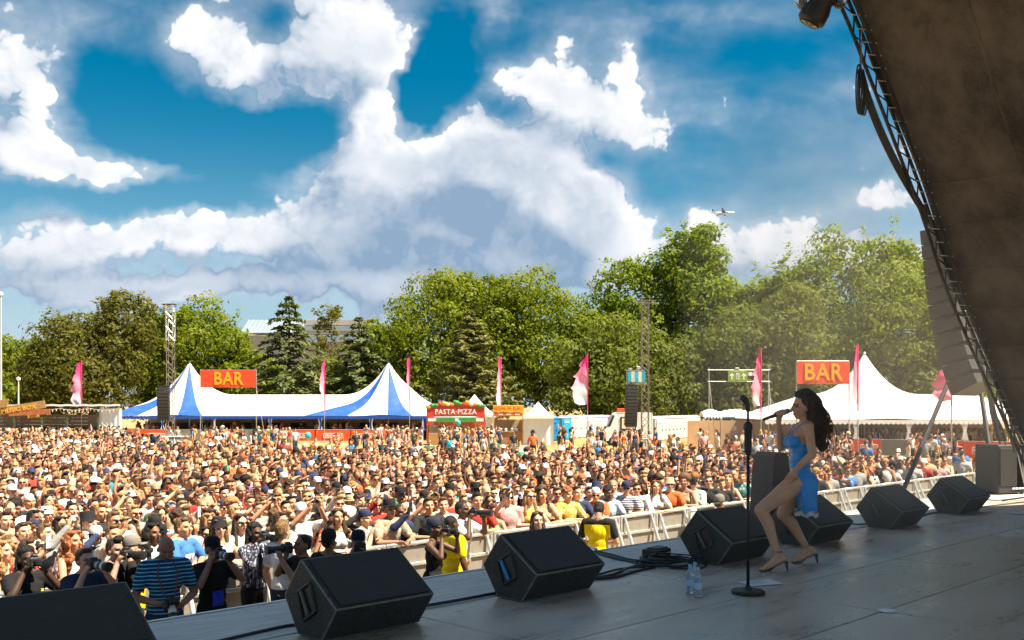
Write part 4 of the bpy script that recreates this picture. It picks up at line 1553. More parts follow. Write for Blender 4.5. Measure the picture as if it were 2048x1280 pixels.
def shell_col(T, co, b):
    n1 = T.noise(T.vmath('MULTIPLY', co, (1, 1, .35)), 1.3, 6, .68)
    n2 = T.noise(co, 30, 3, .7)
    n3 = T.noise(T.vmath('MULTIPLY', co, (1, 1, .12)), 4.0, 4, .6)
    c = T.mixc(T.ramp(n1, .34, .68), (0.050, 0.040, 0.032), (0.16, 0.13, 0.105))
    c = T.mixc(T.ramp(n3, .52, .7, 0, .45), c, (0.06, 0.049, 0.04))
    return T.mixc(T.ramp(n2, .45, .75, 0, .3), c, (0.20, 0.165, 0.135))


M_SHELL = mat('roof_lining', (0, 0, 0), .85, fn=shell_col, bump=.4, bscale=8)
M_DECK = mat('dark_deck', (0.02, 0.02, 0.02), .8)

stage = thing('stage', 'open-air concert stage with black ply floor under a dark curved roof', 'stage', (0, 0, 0))
stage["kind"] = 'structure'


def uvquad(u0, u1, v0, v1, z0, z1, bev=.006):
    c = stv((u0 + u1) / 2, (v0 + v1) / 2, (z0 + z1) / 2)
    return c, (u1 - u0, v1 - v0, z1 - z0)


c, s = uvquad(-15, 21, -6.40, 6, .05, Z_ST - .045)
part('deck', MB().box(c, s, rad(45)), M_DECK, stage)
rows = [-5.47 + .0] + [-4.12 + k * .99 for k in range(0, 5)]
pm = {}
rr = random.Random(4)
for i in range(len(rows) - 1):
    v0, v1 = rows[i], rows[i + 1]
    for k in range(-4, 6):
        u0 = 6.85 + 2.44 * k
        p = stv(u0 + 1.22, (v0 + v1) / 2, Z_ST - .02)
        if p.y < 3.5 or p.x / p.y > .8 or p.x / p.y < -.9:
            continue
        key = round(v1 - v0, 3)
        if key not in pm:
            pm[key] = MB().box((0, 0, 0), (2.44 - .010, v1 - v0 - .010, .04), 0, None, .004).mesh('floor_panel', M_FLOOR)
        o = link('floor_panel', pm[key], stage, p - Vector((0, 0, rr.uniform(0, .003))), rad(45))
ps = MB().box((0, 0, 0), (2.44 - .006, .935, .04), 0, None, .004).mesh('edge_panel', M_STRIP)
for k in range(-4, 6):
    u0 = 6.1 + 2.44 * k
    link('edge_panel', ps, stage, stv(u0 + 1.22, -5.955, Z_ST - .016), rad(45))
c, s = uvquad(-15, 21, -6.455, -6.43, Z_ST - .10, Z_ST + .012)
part('edge_trim', MB().box(c, s, rad(45)), M_ALU, stage)
c, s = uvquad(-15, 21, -6.42, -6.405, .02, Z_ST - .11)
part('front_skirt', MB().box(c, s, rad(45)), M_BLACK, stage)
for (u, v) in ((6.85, -3.13),):
    part('floor_socket', MB().lathe([(.06, 0), (.06, .006), (.045, .008), (.0, .008)], stv(u + .02, v + .02, Z_ST + .001), 20), M_ALU, stage)

# roof shell: the lining, its ribs and the rim truss
sh = MB()
nv = 10
pts = RIM


def rim_pt(t):
    x = t * (len(pts) - 1)
    i = min(int(x), len(pts) - 2)
    f = x - i
    p0, p1, p2, p3 = pts[max(i - 1, 0)], pts[i], pts[i + 1], pts[min(i + 2, len(pts) - 1)]
    q = []
    for a in (0, 1):
        q.append(.5 * ((2 * p1[a]) + (-p0[a] + p2[a]) * f + (2 * p0[a] - 5 * p1[a] + 4 * p2[a] - p3[a]) * f * f + (-p0[a] + 3 * p1[a] - 3 * p2[a] + p3[a]) * f ** 3))
    return q


sh.grid(lambda a, b: stv(rim_pt(a := a * .80)[0] + .10 + .06 * math.sin(b * 21) * math.sin(a * 30), V_RIM + .03 + b * 8.6, rim_pt(a)[1] + .03 * math.sin(b * 17 + a * 40)), 96, 30)
part('roof_lining', sh, M_SHELL, stage, 'all')
part('roof_cover', MB().grid(lambda a, b: stv(rim_pt(a * .8)[0] * 1.02 + (.25 if a < .6 else -.25), V_RIM + .3 + b * 8.4, rim_pt(a * .8)[1] + .22), 60, 4), M_BLACK, stage, 'all')
for k in range(1, 6):
    part('roof_rib', MB().tube([stv(rim_pt(i / 60)[0] + .02, V_RIM - .2 + k * 1.35, rim_pt(i / 60)[1] - .05) for i in range(0, 46)], .018, 6), M_SHELL, stage)
for k in range(3, 30, 3):
    q = rim_pt(k / 80)
    part('lining_seam', MB().tube([stv(q[0] + .075 + .015 * math.sin(i * 1.7 + k), V_RIM + .05 + i * .42, q[1] - .012 - .03 * math.sin(PI * (i % 3) / 3)) for i in range(20)], .014, 5), M_SHELL, stage)
for k in range(0, 44):
    q = rim_pt(k / 88)
    part('edge_lace', MB().tube([stv(q[0] + .10, V_RIM + .12, q[1] - .01), stv(q[0] - .02, V_RIM + .02, q[1] + .0)], .006, 4), M_WHITEP, stage)
tr = MB()
for k, (du, dz, dv) in enumerate(((0, 0, 0), (.12, .085, .02), (.1, .05, .12))):
    tr.tube([stv(rim_pt(i / 80)[0] - .10 + du, V_RIM + dv, rim_pt(i / 80)[1] - .06 + dz) for i in range(0, 81)], .022, 6)
for i in range(0, 80):
    a, b = rim_pt(i / 80), rim_pt((i + 1) / 80)
    if i % 2:
        a, b = b, a
    tr.tube([stv(a[0] - .10, V_RIM, a[1] - .06), stv(b[0] + .02, V_RIM + .02, b[1] + .025)], .010, 4)
part('rim_truss', tr, M_BLACK, stage)
rimv = [(9.8, 7.0), (8.6, 7.8), (7, 8.6), (3, 9.6), (-2, 9.6), (-9, 7.0)]
frv = [(10.6, -5.0, 8.0), (9.6, -5.4, 9.6), (8.0, -5.6, 10.3), (3, -5.7, 10.7), (-2, -5.7, 10.7), (-9, -5.6, 10.3)]
vs = [stv(u, V_RIM, z + DZ + .24) for u, z in rimv] + [stv(u, v, z + DZ) for u, v, z in frv]
n = len(rimv)
part('unseen_shade_visor', MB().add(vs, [(i, i + 1, n + i + 1, n + i) for i in range(n - 1)]), M_BLACK, stage)  # unseen forward visor, added and shaped to cast shade over the pit
# guy wires and fixings on the lining
for (a, b) in (((1853, 308), (2080, 292)), ((1925, 622), (2080, 620))):
    p, q = px(*a, 11.9 if a[1] < 500 else 13.3), px(*b, 14.5)
    part('tie_wire', MB().tube([p, q], .006, 4), M_STEEL, stage)
    part('shackle', MB().lathe([(.02, -.03), (.03, 0), (.02, .03)], p + (q - p) * .12, 8), M_STEEL, stage)

# cable bundle, hanging coil and rope ends along the rim
cb = thing('cable_bundle', 'thick black cables sagging beside the roof edge truss', 'cable')
for k in range(4):
    a, m_, b = px(1716 + k * 3, 140, 10.6), px(1772 + k * 4, 300, 11.2), px(1874 + k * 3, 470, 12.2)
    pp = []
    for i in range(17):
        t = i / 16
        pp.append(a * (1 - t) ** 2 + (m_ * 2 - (a + b) / 2) * (2 * t * (1 - t)) + b * t * t)
    part('cable', MB().tube(pp, .016, 6), M_BLACK, cb, 'all')
ck = thing('cable_coil', 'bunched black cable loops hanging from the roof edge', 'cable')
for k in range(6):
    o = px(1714 + k * 2.6, 132, 10.55)
    pp = [o + Vector((.030 * math.sin(a) + .012 * (k % 3), .02 * k - .05, -.26 - .01 * k + (.26 - .012 * k) * math.cos(a))) for a in [2 * PI * i / 20 for i in range(21)]]
    part('loop', MB().tube(pp, .009, 5), M_BLACK, ck, 'all')
part('tie', MB().tube([px(1719, 60, 10.55), px(1721, 140, 10.55)], .008, 5), M_BLACK, ck)
part('hook_wire', MB().tube([px(1700, -2, 10.5), px(1722, 12, 10.5), px(1724, 30, 10.5), px(1722, 140, 10.5)], .007, 5), mat('rusty_wire', (.35, .20, .12), .6, .5), ck)


def stage_light():
    r = thing('stage_light', 'black moving-head stage lamp hanging at the top of the frame', 'stage light', px(1642, 5, 10.3))
    part('yoke', MB().tube([(-.17, 0, .28), (-.19, 0, .0), (-.16, 0, -.02)], .03, 8).tube([(.17, 0, .28), (.19, 0, .0), (.16, 0, -.02)], .03, 8).box((0, 0, .30), (.44, .16, .10), 0, None, .03), M_BLACK, r)
    h = part('head', MB().lathe([(.02, -.24), (.11, -.235), (.145, -.20), (.145, -.08), (.12, .0), (.13, .10), (.10, .18), (.02, .19)], (0, 0, 0), 20), M_BLACK, r, True)
    h.rotation_euler = (rad(12), rad(28), 0)
    part('lens', MB().lathe([(.10, -.243), (.0, -.255)], (0, 0, 0), 20), mat('lens_glass', (.02, .04, .06), .05), h)
    part('cooling_fins', MB().box((0, 0, .13), (.30, .18, .03), 0, None, .01), M_BLACK, h)
    gl = mat('clear_cover', (0.75, 0.88, 0.92), .05, trans=.9, spec=.5)
    for s in (-1, 1):
        part('clear_cover', MB().sphere((s * .19, .0, .06), (.09, .09, .13), 12, 8), gl, r, 'all')


stage_light()

# hung main array and the scaffold beside it
ang = [0.0, .01, .015, .02, .03, .035, .04, .045, .05, .055, .06, 0]
line_array('tall column of hanging black main speakers beside the roof edge', px(1893, 476, 19.0), 11, 1.05, .52, .285, rad(222), ang, M_CAB, name='main_line_array', start=.10)
for (a, b, Y, lab) in (((1906, 742), (1838, 905), 20.5, 'dark diagonal scaffold tube in front of the white marquee'), ((1956, 742), (1978, 895), 20.5, 'steep dark scaffold tube below the hanging speaker column')):
    r = thing('scaffold_tube', lab, 'scaffold tube')
    p, q = px(*a, Y), px(*b, Y - 1.0)
    d = (q - p)
    e = q + d * ((q.z - .05) / -d.z) if d.z < 0 else q
    part('tube', MB().tube([p, e], .045, 8), M_BLACK, r)
    part('coupler', MB().box(p + d * .03, (.12, .12, .12), .3, None, .02), M_STEEL, r)
    part('base_plate', MB().box((e.x, e.y, .02), (.3, .3, .02)), M_STEEL, r)
rp = thing('rigging_ropes', 'tangle of dark ropes and cables below the roof edge at right', 'ropes')
rr = random.Random(21)
for (a, b, Y, r_) in (((1905, 500), (2000, 860), 16.6, .022), ((1915, 560), (2012, 880), 16.2, .018), ((1960, 640), (2030, 905), 15.8, .020), ((1968, 735), (2005, 900), 16.4, .012),
                      ((1978, 740), (1998, 880), 16.3, .03), ((1985, 720), (2024, 890), 16.0, .012), ((1990, 700), (2040, 900), 15.6, .02), ((1972, 740), (2010, 890), 16.2, .009), ((1950, 600), (1992, 870), 16.6, .012)):
    p, q = px(*a, Y), px(*b, Y)
    pp = []
    sg = rr.uniform(.02, .18)
    for i in range(13):
        t = i / 12
        pp.append(p.lerp(q, t) + Vector((-.1, 0, -1)) * sg * math.sin(PI * t) + Vector((rr.uniform(-.01, .01), 0, 0)))
    part('rope', MB().tube(pp, r_, 6), M_BLACK, rp, 'all')
for k, (x, y) in enumerate(((1952, 690), (1978, 668), (1965, 715), (1990, 730))):
    part('connector', MB().box(px(x, y, 16.3), (.05, .06, .14), .4 * k, None, .012), mat('yellow_tape', (.55, .42, .06), .6) if k == 1 else M_BLACK, rp)


# ------------------------------------------------------------------ stage equipment
def carpet_col(T, co, b):
    n = T.noise(co, 75, 4, .75)
    n2 = T.noise(co, 5, 5, .65)
    c = T.mixc(T.ramp(n, .35, .7), (0.018, 0.018, 0.016), (0.085, 0.080, 0.070))
    return T.mixc(T.ramp(n2, .55, .8, 0, .25), c, (0.125, 0.115, 0.098))


M_WEDGE = mat('rough_black_coating', (0, 0, 0), .62, fn=carpet_col, bump=.8, bscale=80, spec=.35)
M_WORN = mat('worn_cabinet_edge', (0.16, 0.15, 0.13), .55, vary=.45, scale=14)
def grille_col(T, co, b):
    vo = T.new('ShaderNodeTexVoronoi')
    T.l.new(co, vo.inputs['Vector'])
    vo.inputs['Scale'].default_value = 150
    vo.inputs['Randomness'].default_value = 0.15
    n = T.noise(co, 6, 4, .65)
    c = T.mixc(T.ramp(vo.outputs['Distance'], .25, .5), (0.014, 0.013, 0.012), (0.044, 0.041, 0.036))
    return T.mixc(T.ramp(n, .5, .75, 0, .35), c, (0.06, 0.055, 0.048))


M_GRILLE = mat('monitor_grille', (0, 0, 0), .6, fn=grille_col, bump=.4, bscale=90, spec=.3)
WP = [(-.26, 0), (0, 0), (.16, .215), (-.23, .484), (-.42, .231)]       # side outline (v, z), foot at the upstage corner
WL = .78


def wedge(label, u, v=-5.16, blue=False, rot=0.0, first=[]):
    r = thing('floor_monitor', label, 'stage monitor', st(u, v, .004), rad(45) + rot, 'wedge monitors along the stage front')
    # local frame: x along u (stage right edge), y = -v
    P = [(a, b) for a, b in WP]
    if not first:
        bm = bmesh.new()
        n = len(P)
        vs = [bm.verts.new((0, -a, b)) for a, b in P] + [bm.verts.new((WL, -a, b)) for a, b in P]
        bm.faces.new(list(reversed(vs[:n])))
        bm.faces.new(vs[n:])
        for i in range(n):
            bm.faces.new((vs[i], vs[(i + 1) % n], vs[n + (i + 1) % n], vs[n + i]))
        bmesh.ops.recalc_face_normals(bm, faces=bm.faces)
        rb_ = bmesh.ops.bevel(bm, geom=list(bm.edges), offset=.010, segments=2, affect='EDGES', profile=.6)
        for f_ in rb_['faces']:
            f_.material_index = 1
        me = bpy.data.meshes.new('cabinet')
        bm.to_mesh(me)
        bm.free()
        me.materials.append(M_WEDGE)
        me.materials.append(M_WORN)
        gl = MB()
        a, b = Vector((0, -.16, .215)), Vector((0, .23, .484))
        nrm = Vector((0, -(b.z - a.z), (b.y - a.y))).normalized()
        mid, hv = (a + b) / 2, (b - a) / 2 * .90
        q = [mid - hv, mid + hv]
        vs2 = []
        for off in (.001, .010):
            for x, w in ((.045, 0), (WL - .045, 0), (WL - .045, 1), (.045, 1)):
                p = (q[w] + nrm * off)
                vs2.append((x, p.y, p.z))
        gl.add(vs2, [(4, 5, 6, 7), (0, 3, 2, 1), (0, 1, 5, 4), (1, 2, 6, 5), (2, 3, 7, 6), (3, 0, 4, 7)])
        gm_ = gl.mesh('grille', M_GRILLE)
        # recessed carrying handle on the side: frame, dark pocket, bar
        cy, cz, w2 = .15, .225, .105
        ring = MB()
        for k in range(4):
            a0, a1 = rad(20 + 90 * k), rad(110 + 90 * k)
            p0, p1 = (math.cos(a0), math.sin(a0)), (math.cos(a1), math.sin(a1))
            ring.tube([(-.006, cy + p0[0] * w2, cz + p0[1] * w2 * 1.25), (-.006, cy + p1[0] * w2, cz + p1[1] * w2 * 1.25)], .012, 5)
        rm = ring.mesh('handle_frame', M_BLACK)
        pk = MB().prism([(cy + math.cos(rad(20 + 90 * k)) * w2 * .9, cz + math.sin(rad(20 + 90 * k)) * w2 * 1.12) for k in range(4)], -.004, -.0015, lambda p, q, h: (h, p, q)).mesh('handle_pocket', mat('pocket_black', (.005, .005, .005), .5))
        hb = MB().tube([(-.012, cy + .055, cz + .06), (-.014, cy - .03, cz - .075)], .014, 8).mesh('handle_bar', mat('worn_handle', (.10, .095, .09), .35, .4))
        first += [me, gm_, rm, pk, hb]
    link('cabinet', first[0], r)
    link('grille', first[1], r)
    h = link('handle_frame', first[2], r)
    link('handle_pocket', first[3], h)
    b_ = link('handle_bar', first[4], h)
    if blue:
        b_.material_slots[0].link = 'OBJECT'
        b_.material_slots[0].material = mat('blue_tape', (.01, .25, .55), .5)
    return r


wedge('black wedge monitor cut off by the bottom left corner', 1.60)
wedge('large black wedge monitor left of the one with a blue handle', 3.50)
wedge('black wedge monitor with a blue-taped handle, centre front', 5.26, blue=True)
wedge('black wedge monitor directly left of the microphone stand', 7.72, -5.08)
wedge('black wedge monitor half hidden behind the singer', 9.38, -5.12)
wedge('black wedge monitor just right of the singer', 11.42, -5.14)
wedge('smallest, rightmost black wedge monitor beside the tall black speaker', 13.62, -5.20)


def fill_speaker():
    r = thing('fill_speaker', 'rounded dark speaker cabinet standing behind the microphone stand', 'speaker', st(9.72, -5.70, .03), rad(30))
    prof = [(-.19, 0), (.15, 0), (.12, .78), (.09, .88), (.04, .92), (-.06, .92), (-.11, .88), (-.13, .78)]
    part('cabinet', MB().prism(prof, -.16, .16, lambda a, b, h: (a, h, b)), M_WEDGE, r, True)
    part('grille', MB().box((0, .17, .42), (.2, .02, .62), 0, None, .008), M_GRILLE, r)
    part('handle', MB().box((0, -.17, .55), (.12, .03, .04), 0, None, .01), M_BLACK, r)


fill_speaker()


def side_speaker():
    Y = 16.6
    p = px(2003, 985, Y)
    r = thing('side_speaker', 'tall black speaker cabinet with white labels at the right stage edge', 'speaker', (p.x, p.y, Z_ST + .004), rad(20))
    part('cabinet', MB().box((-.12, 0, .42), (.42, .5, .80), 0, None, .02), M_CAB, r)
    part('side_frame', MB().box((.28, 0, .42), (.05, .5, .8), 0, None, .01).box((.18, 0, .79), (.25, .5, .05)).box((.18, 0, .05), (.25, .5, .05)).box((.18, .1, .5), (.22, .3, .12)), M_BLACK, r)
    part('grille', MB().box((-.12, -.255, .45), (.36, .02, .62), 0, None, .006), M_GRILLE, r)
    for k in range(4):
        part('label_plate', MB().box((-.02 + .07 * k, -.268, .10), (.055, .008, .03)), M_PRINT, r)
    for k in range(4):
        part('caster', MB().lathe([(.03, -.02), (.03, .02)], ((-.28 if k % 2 else .22), -.2 + .4 * (k // 2), .02), 8), M_BLACK, r)
    for k in range(3):
        part('rack_bar', MB().tube([(.05 + .08 * k, -.26, .75), (.22, -.26, .15 + .1 * k)], .012, 5), M_STEEL, r)


side_speaker()


def mic_stand():
    p = px(1496, 1187, 7.72)
    r = thing('microphone_stand', 'straight black microphone stand with a round base in front of the singer', 'microphone stand', (p.x, p.y, Z_ST + .002))
    part('base', MB().lathe([(.0, 0), (.126, 0), (.130, .012), (.122, .026), (.03, .034), (.018, .06)], (0, 0, 0), 32, False), M_BLACK, r, True)
    part('lower_tube', MB().tube([(0, 0, .03), (0, 0, 1.12)], .0125, 10), M_BLACK, r, 'all')
    part('clutch', MB().lathe([(.014, 1.07), (.026, 1.09), (.030, 1.13), (.030, 1.26), (.036, 1.27), (.034, 1.31), (.014, 1.33)], (0, 0, 0), 14), M_BLACK, r, True)
    part('upper_tube', MB().tube([(0, 0, 1.30), (0, 0, 1.44)], .009, 8), M_BLACK, r, 'all')
    c = part('microphone_clip', MB().tube([(0, 0, 1.41), (-.004, 0, 1.46), (-.022, 0, 1.50)], 0, 10, rs=[.016, .02, .024]).box((-.03, 0, 1.505), (.07, .05, .045), 0, Matrix.Rotation(rad(35), 3, 'Y'), .012), M_BLACK, r, True)


mic_stand()


def bottle(label, p):
    r = thing('water_bottle', label, 'bottle', p, 0, 'water bottles on the stage floor')
    pl = mat('bottle_plastic', (0.72, 0.84, 0.92), .08, trans=.75, spec=.5)
    prof = [(.0, .002), (.028, 0), (.031, .006)] + [(.031 - (.0025 if k % 2 else 0), .012 + k * .0105) for k in range(13)] + [(.031, .152), (.026, .172), (.013, .192), (.0125, .20)]
    part('body', MB().lathe(prof, (0, 0, 0), 16, False), pl, r, True)
    part('water', MB().lathe([(.0, .004), (.027, .004), (.027, .135), (.0, .135)], (0, 0, 0), 14, False), mat('water', (.80, .9, .96), .02, trans=.95), r, True)
    part('wrapper', MB().lathe([(.0318, .06), (.0318, .11)], (0, 0, 0), 16, False), mat('bottle_wrapper', (.45, .60, .75), .4), r, 'all')
    part('cap', MB().lathe([(.0, .222), (.0145, .221), (.015, .198), (.0, .197)], (0, 0, 0), 14, False), mat('bottle_cap', (.20, .48, .75), .4), r, True)


bottle('clear water bottle, left of the three near the cable coil', px(1380, 1188, 7.72) * 1 + Vector((0, 0, 0)))
bottle('clear water bottle, rearmost and half hidden of the three', px(1389.5, 1182, 7.84))
bottle('clear water bottle, right and nearest of the three', px(1396, 1195, 7.58))
for o in [q for q in COL.objects if q.name.startswith('water_bottle')]:
    o.location.z = Z_ST + .003

for (x, y, w, d, rz, lab) in ((1521, 1167, .30, .21, .35, 'white setlist sheet lying behind the microphone stand'), (2040, 1027, .30, .21, .2, 'white sheet of paper at the right edge of the stage floor')):
    Y = 2887.0 / (y - 813)
    p = px(x, y, Y)
    r = thing('paper_sheet', lab, 'paper', (p.x, p.y, Z_ST + .004), rz)
    part('sheet', MB().grid(lambda a, b: ((a - .5) * w, (b - .5) * d, .002 + .006 * max(0, a - .8) * 5 * b), 8, 6), mat('white_paper', (.78, .80, .84), .7), r, 'all')
    part('printed_lines', MB().box((-.02, .05, .004), (w * .6, .006, .0006)).box((-.02, .02, .004), (w * .5, .006, .0006)).box((-.02, -.01, .004), (w * .55, .006, .0006)), mat('grey_ink', (.35, .37, .42), .8), r)

# cables and the coil at the stage edge
cz = Z_ST + .012
co_ = thing('coiled_cable', 'flat coil of black cable on the stage floor left of the microphone stand', 'cable')
rr = random.Random(6)
for k in range(9):
    c = px(1338 + rr.uniform(-14, 14), 1131 + rr.uniform(-4, 4), 9.08)
    c.z = cz + .008 * k
    a0, R0 = rr.uniform(0, 6), rr.uniform(.14, .24)
    part('loop', MB().tube([(c.x + R0 * 1.15 * math.cos(a), c.y + R0 * math.sin(a), c.z + .006 * math.sin(3 * a + k)) for a in [a0 + 2 * PI * i / 26 for i in range(27)]], .0075, 6), M_BLACK, co_, 'all')
cl = thing('loose_cables', 'loose black cables running from the stage edge to the coil', 'cable')


def floor_line(pl, r_, z=.010):
    out = []
    P = [px(x, y, 2887.0 / (y - 813)) for x, y in pl]
    for i in range(len(P) - 1):
        p0, p1, p2, p3 = P[max(i - 1, 0)], P[i], P[i + 1], P[min(i + 2, len(P) - 1)]
        for k in range(6):
            f = k / 6
            q = .5 * ((2 * p1) + (p2 - p0) * f + (2 * p0 - 5 * p1 + 4 * p2 - p3) * f * f + (3 * p1 - p0 - 3 * p2 + p3) * f ** 3)
            out.append(Vector((q.x, q.y, Z_ST + z)))
    q = P[-1]
    out.append(Vector((q.x, q.y, Z_ST + z)))
    return MB().tube(out, r_, 6)


for pl, r_ in (([(1190, 1104), (1225, 1112), (1262, 1122), (1300, 1124), (1330, 1120)], .013), ([(1192, 1107), (1232, 1118), (1275, 1130), (1310, 1136)], .013), ([(1196, 1110), (1240, 1122), (1290, 1128)], .011),
               ([(1190, 1158), (1225, 1152), (1258, 1138), (1300, 1128)], .014), ([(1186, 1160), (1232, 1156), (1266, 1146), (1310, 1136)], .012), ([(1195, 1152), (1240, 1140), (1290, 1136)], .010),
               ([(1400, 1122), (1412, 1132), (1392, 1140), (1340, 1138)], .008)):
    part('cable', floor_line(pl, r_), M_BLACK, cl, 'all')
ed = thing('floor_cable', 'long dark cable along the seam behind the wedge monitors', 'cable')
part('cable', floor_line([(380, 1300), (560, 1258), (620, 1250), (860, 1213), (976, 1192), (1180, 1152)], .014), M_BLACK, ed, 'all')
e2 = thing('floor_cable', 'thin cable on the floor between the two rightmost wedge monitors', 'cable')
part('cable', floor_line([(1690, 1048), (1730, 1050), (1820, 1040), (1860, 1028), (1885, 1026)], .012), M_BLACK, e2, 'all')
part('cable', floor_line([(1960, 1000), (2000, 1002), (2048, 996)], .014), M_BLACK, e2, 'all')
part('cable', floor_line([(2050, 1005), (1990, 1012), (1940, 1018)], .008), M_BLACK, e2, 'all')
sb = thing('stage_box', 'small black cable box lying behind the coil', 'box', px(1313, 1117, 9.5).xy.to_3d() + Vector((0, 0, Z_ST + .005)), rad(50))
part('case', MB().box((0, 0, .045), (.26, .17, .09), 0, None, .008), M_BLACK, sb)
part('lid', MB().box((.02, .0, .096), (.20, .12, .012), 0, None, .004), M_CAB, sb)
for k in range(4):
    part('socket', MB().lathe([(.016, 0), (.018, .012)], (-.08 + .055 * k, -.092, .045), 8), M_STEEL, sb)
sn = thing('cable_snake', 'pale taped end of a thick cable at the stage edge', 'cable')
part('sleeve', floor_line([(1168, 1098), (1180, 1101), (1192, 1104)], .022, .022), M_ALU, sn, 'all')
for k, (x, y) in enumerate(((908, 1222), (1260, 1166))):
    q = px(x, y, 2887.0 / (y - 813))
    r = thing('tape_scrap', ['scrap of pale tape on the floor right of the largest wedge monitor', 'scrap of pale tape on the floor left of the bottles'][k], 'tape', (q.x, q.y, Z_ST + .003), .4 + k)
    part('strip', MB().grid(lambda a, b: (a * .09, b * .02, .001 + .004 * math.sin(a * 3)), 5, 1), M_PRINT, r)


# ------------------------------------------------------------------ barrier between the pit and the crowd
V_BAR = -11.50


def sheet_col(T, co, b):
    n = T.noise(co, 3.0, 4, .6)
    n2 = T.noise(T.vmath('MULTIPLY', co, (1, 1, .15)), 18, 3, .6)
    c = T.mixc(n, (0.25, 0.225, 0.19), (0.38, 0.345, 0.30))
    return T.mixc(T.ramp(n2, .55, .75, 0, .4), c, (0.17, 0.14, 0.11))


M_SHEET = mat('scuffed_barrier_sheet', (0, 0, 0), .5, .25, fn=sheet_col)


def barrier(u, label, first=[]):
    r = thing('stage_barrier', label, 'barrier', stv(u, V_BAR, 0), rad(45), 'steel barrier units before the stage')
    W = 1.06
    if not first:
        pn = MB().box((0, .02, .58), (W - .02, .012, 1.08), 0, None, .003).mesh('sheet', M_SHEET)
        rl = MB().tube([(-W / 2 + .01, 0, 1.17), (W / 2 - .01, 0, 1.17)], .032, 8).mesh('top_rail', M_ALU, 'all')
        po = MB().box((0, -.22, .58), (.055, .05, 1.26), 0, Matrix.Rotation(rad(-21), 3, 'X'), .006).mesh('strut', M_ALU)
        ug = MB().box((0, -.005, .58), (.05, .035, 1.14), 0, None, .005).mesh('upright', M_ALU)
        sp = MB().box((0, -.20, .48), (W - .06, .16, .03), 0, None, .005).mesh('step', M_SHEET)
        ft = MB().box((0, -.42, .012), (W - .02, .86, .02), 0, None, .004).mesh('foot_plate', M_SHEET)
        rb = MB().box((0, -.012, .86), (W - .04, .03, .05), 0, None, .005).mesh('cross_rail', M_ALU)
        first += [pn, rl, po, ug, sp, ft, rb]
    pn, rl, po, ug, sp, ft, rb = first
    link('sheet', pn, r)
    link('top_rail', rl, r)
    for s in (-1, 1):
        link('strut', po, r, (s * .40, 0, 0))
        link('upright', ug, r, (s * .50, 0, 0))
    link('step', sp, r)
    link('foot_plate', ft, r)
    link('cross_rail', rb, r)
    return r


nb = 0
names = 'first second third fourth fifth sixth seventh eighth ninth tenth eleventh twelfth thirteenth fourteenth fifteenth sixteenth seventeenth eighteenth nineteenth twentieth twenty-first twenty-second twenty-third twenty-fourth twenty-fifth twenty-sixth twenty-seventh'.split()
for k in range(27):
    barrier(3.0 + 1.075 * k, f'grey steel barrier unit before the stage, {names[k]} counting from the left')


def rubbish_bag():
    p = stv(16.3, V_BAR + .22, 0)
    r = thing('rubbish_bag', 'white plastic bag hanging on the steel barrier', 'bag', p, rad(45))
    m = mat('thin_white_plastic', (.74, .75, .74), .35, vary=.1, scale=8, bump=.8, bscale=9)
    part('sack', MB().grid(lambda a, b: ((.06 + .20 * b ** .7 - .06 * max(0, b - .85) * 6) * math.cos(2 * PI * a) * (1 + .08 * math.sin(a * 38 + b * 7)),
                                          (.05 + .13 * b ** .7) * math.sin(2 * PI * a) * (1 + .1 * math.sin(a * 31)), 1.16 - 1.02 * b + .03 * math.sin(a * 25) * b), 40, 16), m, r, 'all')
    part('neck_tie', MB().lathe([(.06, 1.14), (.075, 1.17), (.05, 1.20)], (0, 0, 0), 10), m, r)


rubbish_bag()


# ------------------------------------------------------------------ people: shapes fused into one continuous surface
def capsule(p0, p1, r0, r1, n=12, m=4):
    p0, p1 = np.array(p0, float), np.array(p1, float)
    ax = p1 - p0
    L = np.linalg.norm(ax)
    ax = ax / L if L > 1e-6 else np.array([0, 0, 1.0])
    ref = np.array([0, 0, 1.0]) if abs(ax[2]) < .9 else np.array([1.0, 0, 0])
    a = np.cross(ax, ref)
    a /= np.linalg.norm(a)
    b = np.cross(ax, a)
    prof = [(-r0 * math.cos(PI / 2 * k / m), r0 * math.sin(PI / 2 * k / m)) for k in range(1, m + 1)]
    prof += [(L + r1 * math.sin(PI / 2 * k / m), r1 * math.cos(PI / 2 * k / m)) for k in range(0, m)]
    V = [p0 - ax * r0]
    for (t, r) in prof:
        for k in range(n):
            an = 2 * PI * k / n
            V.append(p0 + ax * t + (a * math.cos(an) + b * math.sin(an)) * r)
    V.append(p1 + ax * r1)
    F = [(0, 1 + (k + 1) % n, 1 + k) for k in range(n)]
    M = len(prof)
    for j in range(M - 1):
        for k in range(n):
            q = 1 + j * n
            F.append((q + k, q + (k + 1) % n, q + n + (k + 1) % n, q + n + k))
    e = len(V) - 1
    F += [(e, e - n + k, e - n + (k + 1) % n) for k in range(n)]
    return V, F


def ellip(c, r, n=14, m=9, rot=None):
    mb = MB().sphere((0, 0, 0), r, n, m)
    V = np.array(mb.v)
    if rot is not None:
        V = V @ np.array(rot.to_3x3()).T
    return list(V + np.array(c)), mb.f


def prim(p):
    if p[0] == 'c':
        return capsule(*p[1:])
    return ellip(*p[1:2], p[2], rot=(p[3] if len(p) > 3 else None))


def xf(prims, Mx):
    """prims carried through a rigid matrix"""
    out = []
    R3 = Mx.to_3x3()
    for p in prims:
        if p[0] == 'c':
            out.append(('c', tuple(Mx @ Vector(p[1])), tuple(Mx @ Vector(p[2])), p[3], p[4]))
        else:
            out.append(('e', tuple(Mx @ Vector(p[1])), p[2], R3 @ p[3] if len(p) > 3 else R3))
    return out


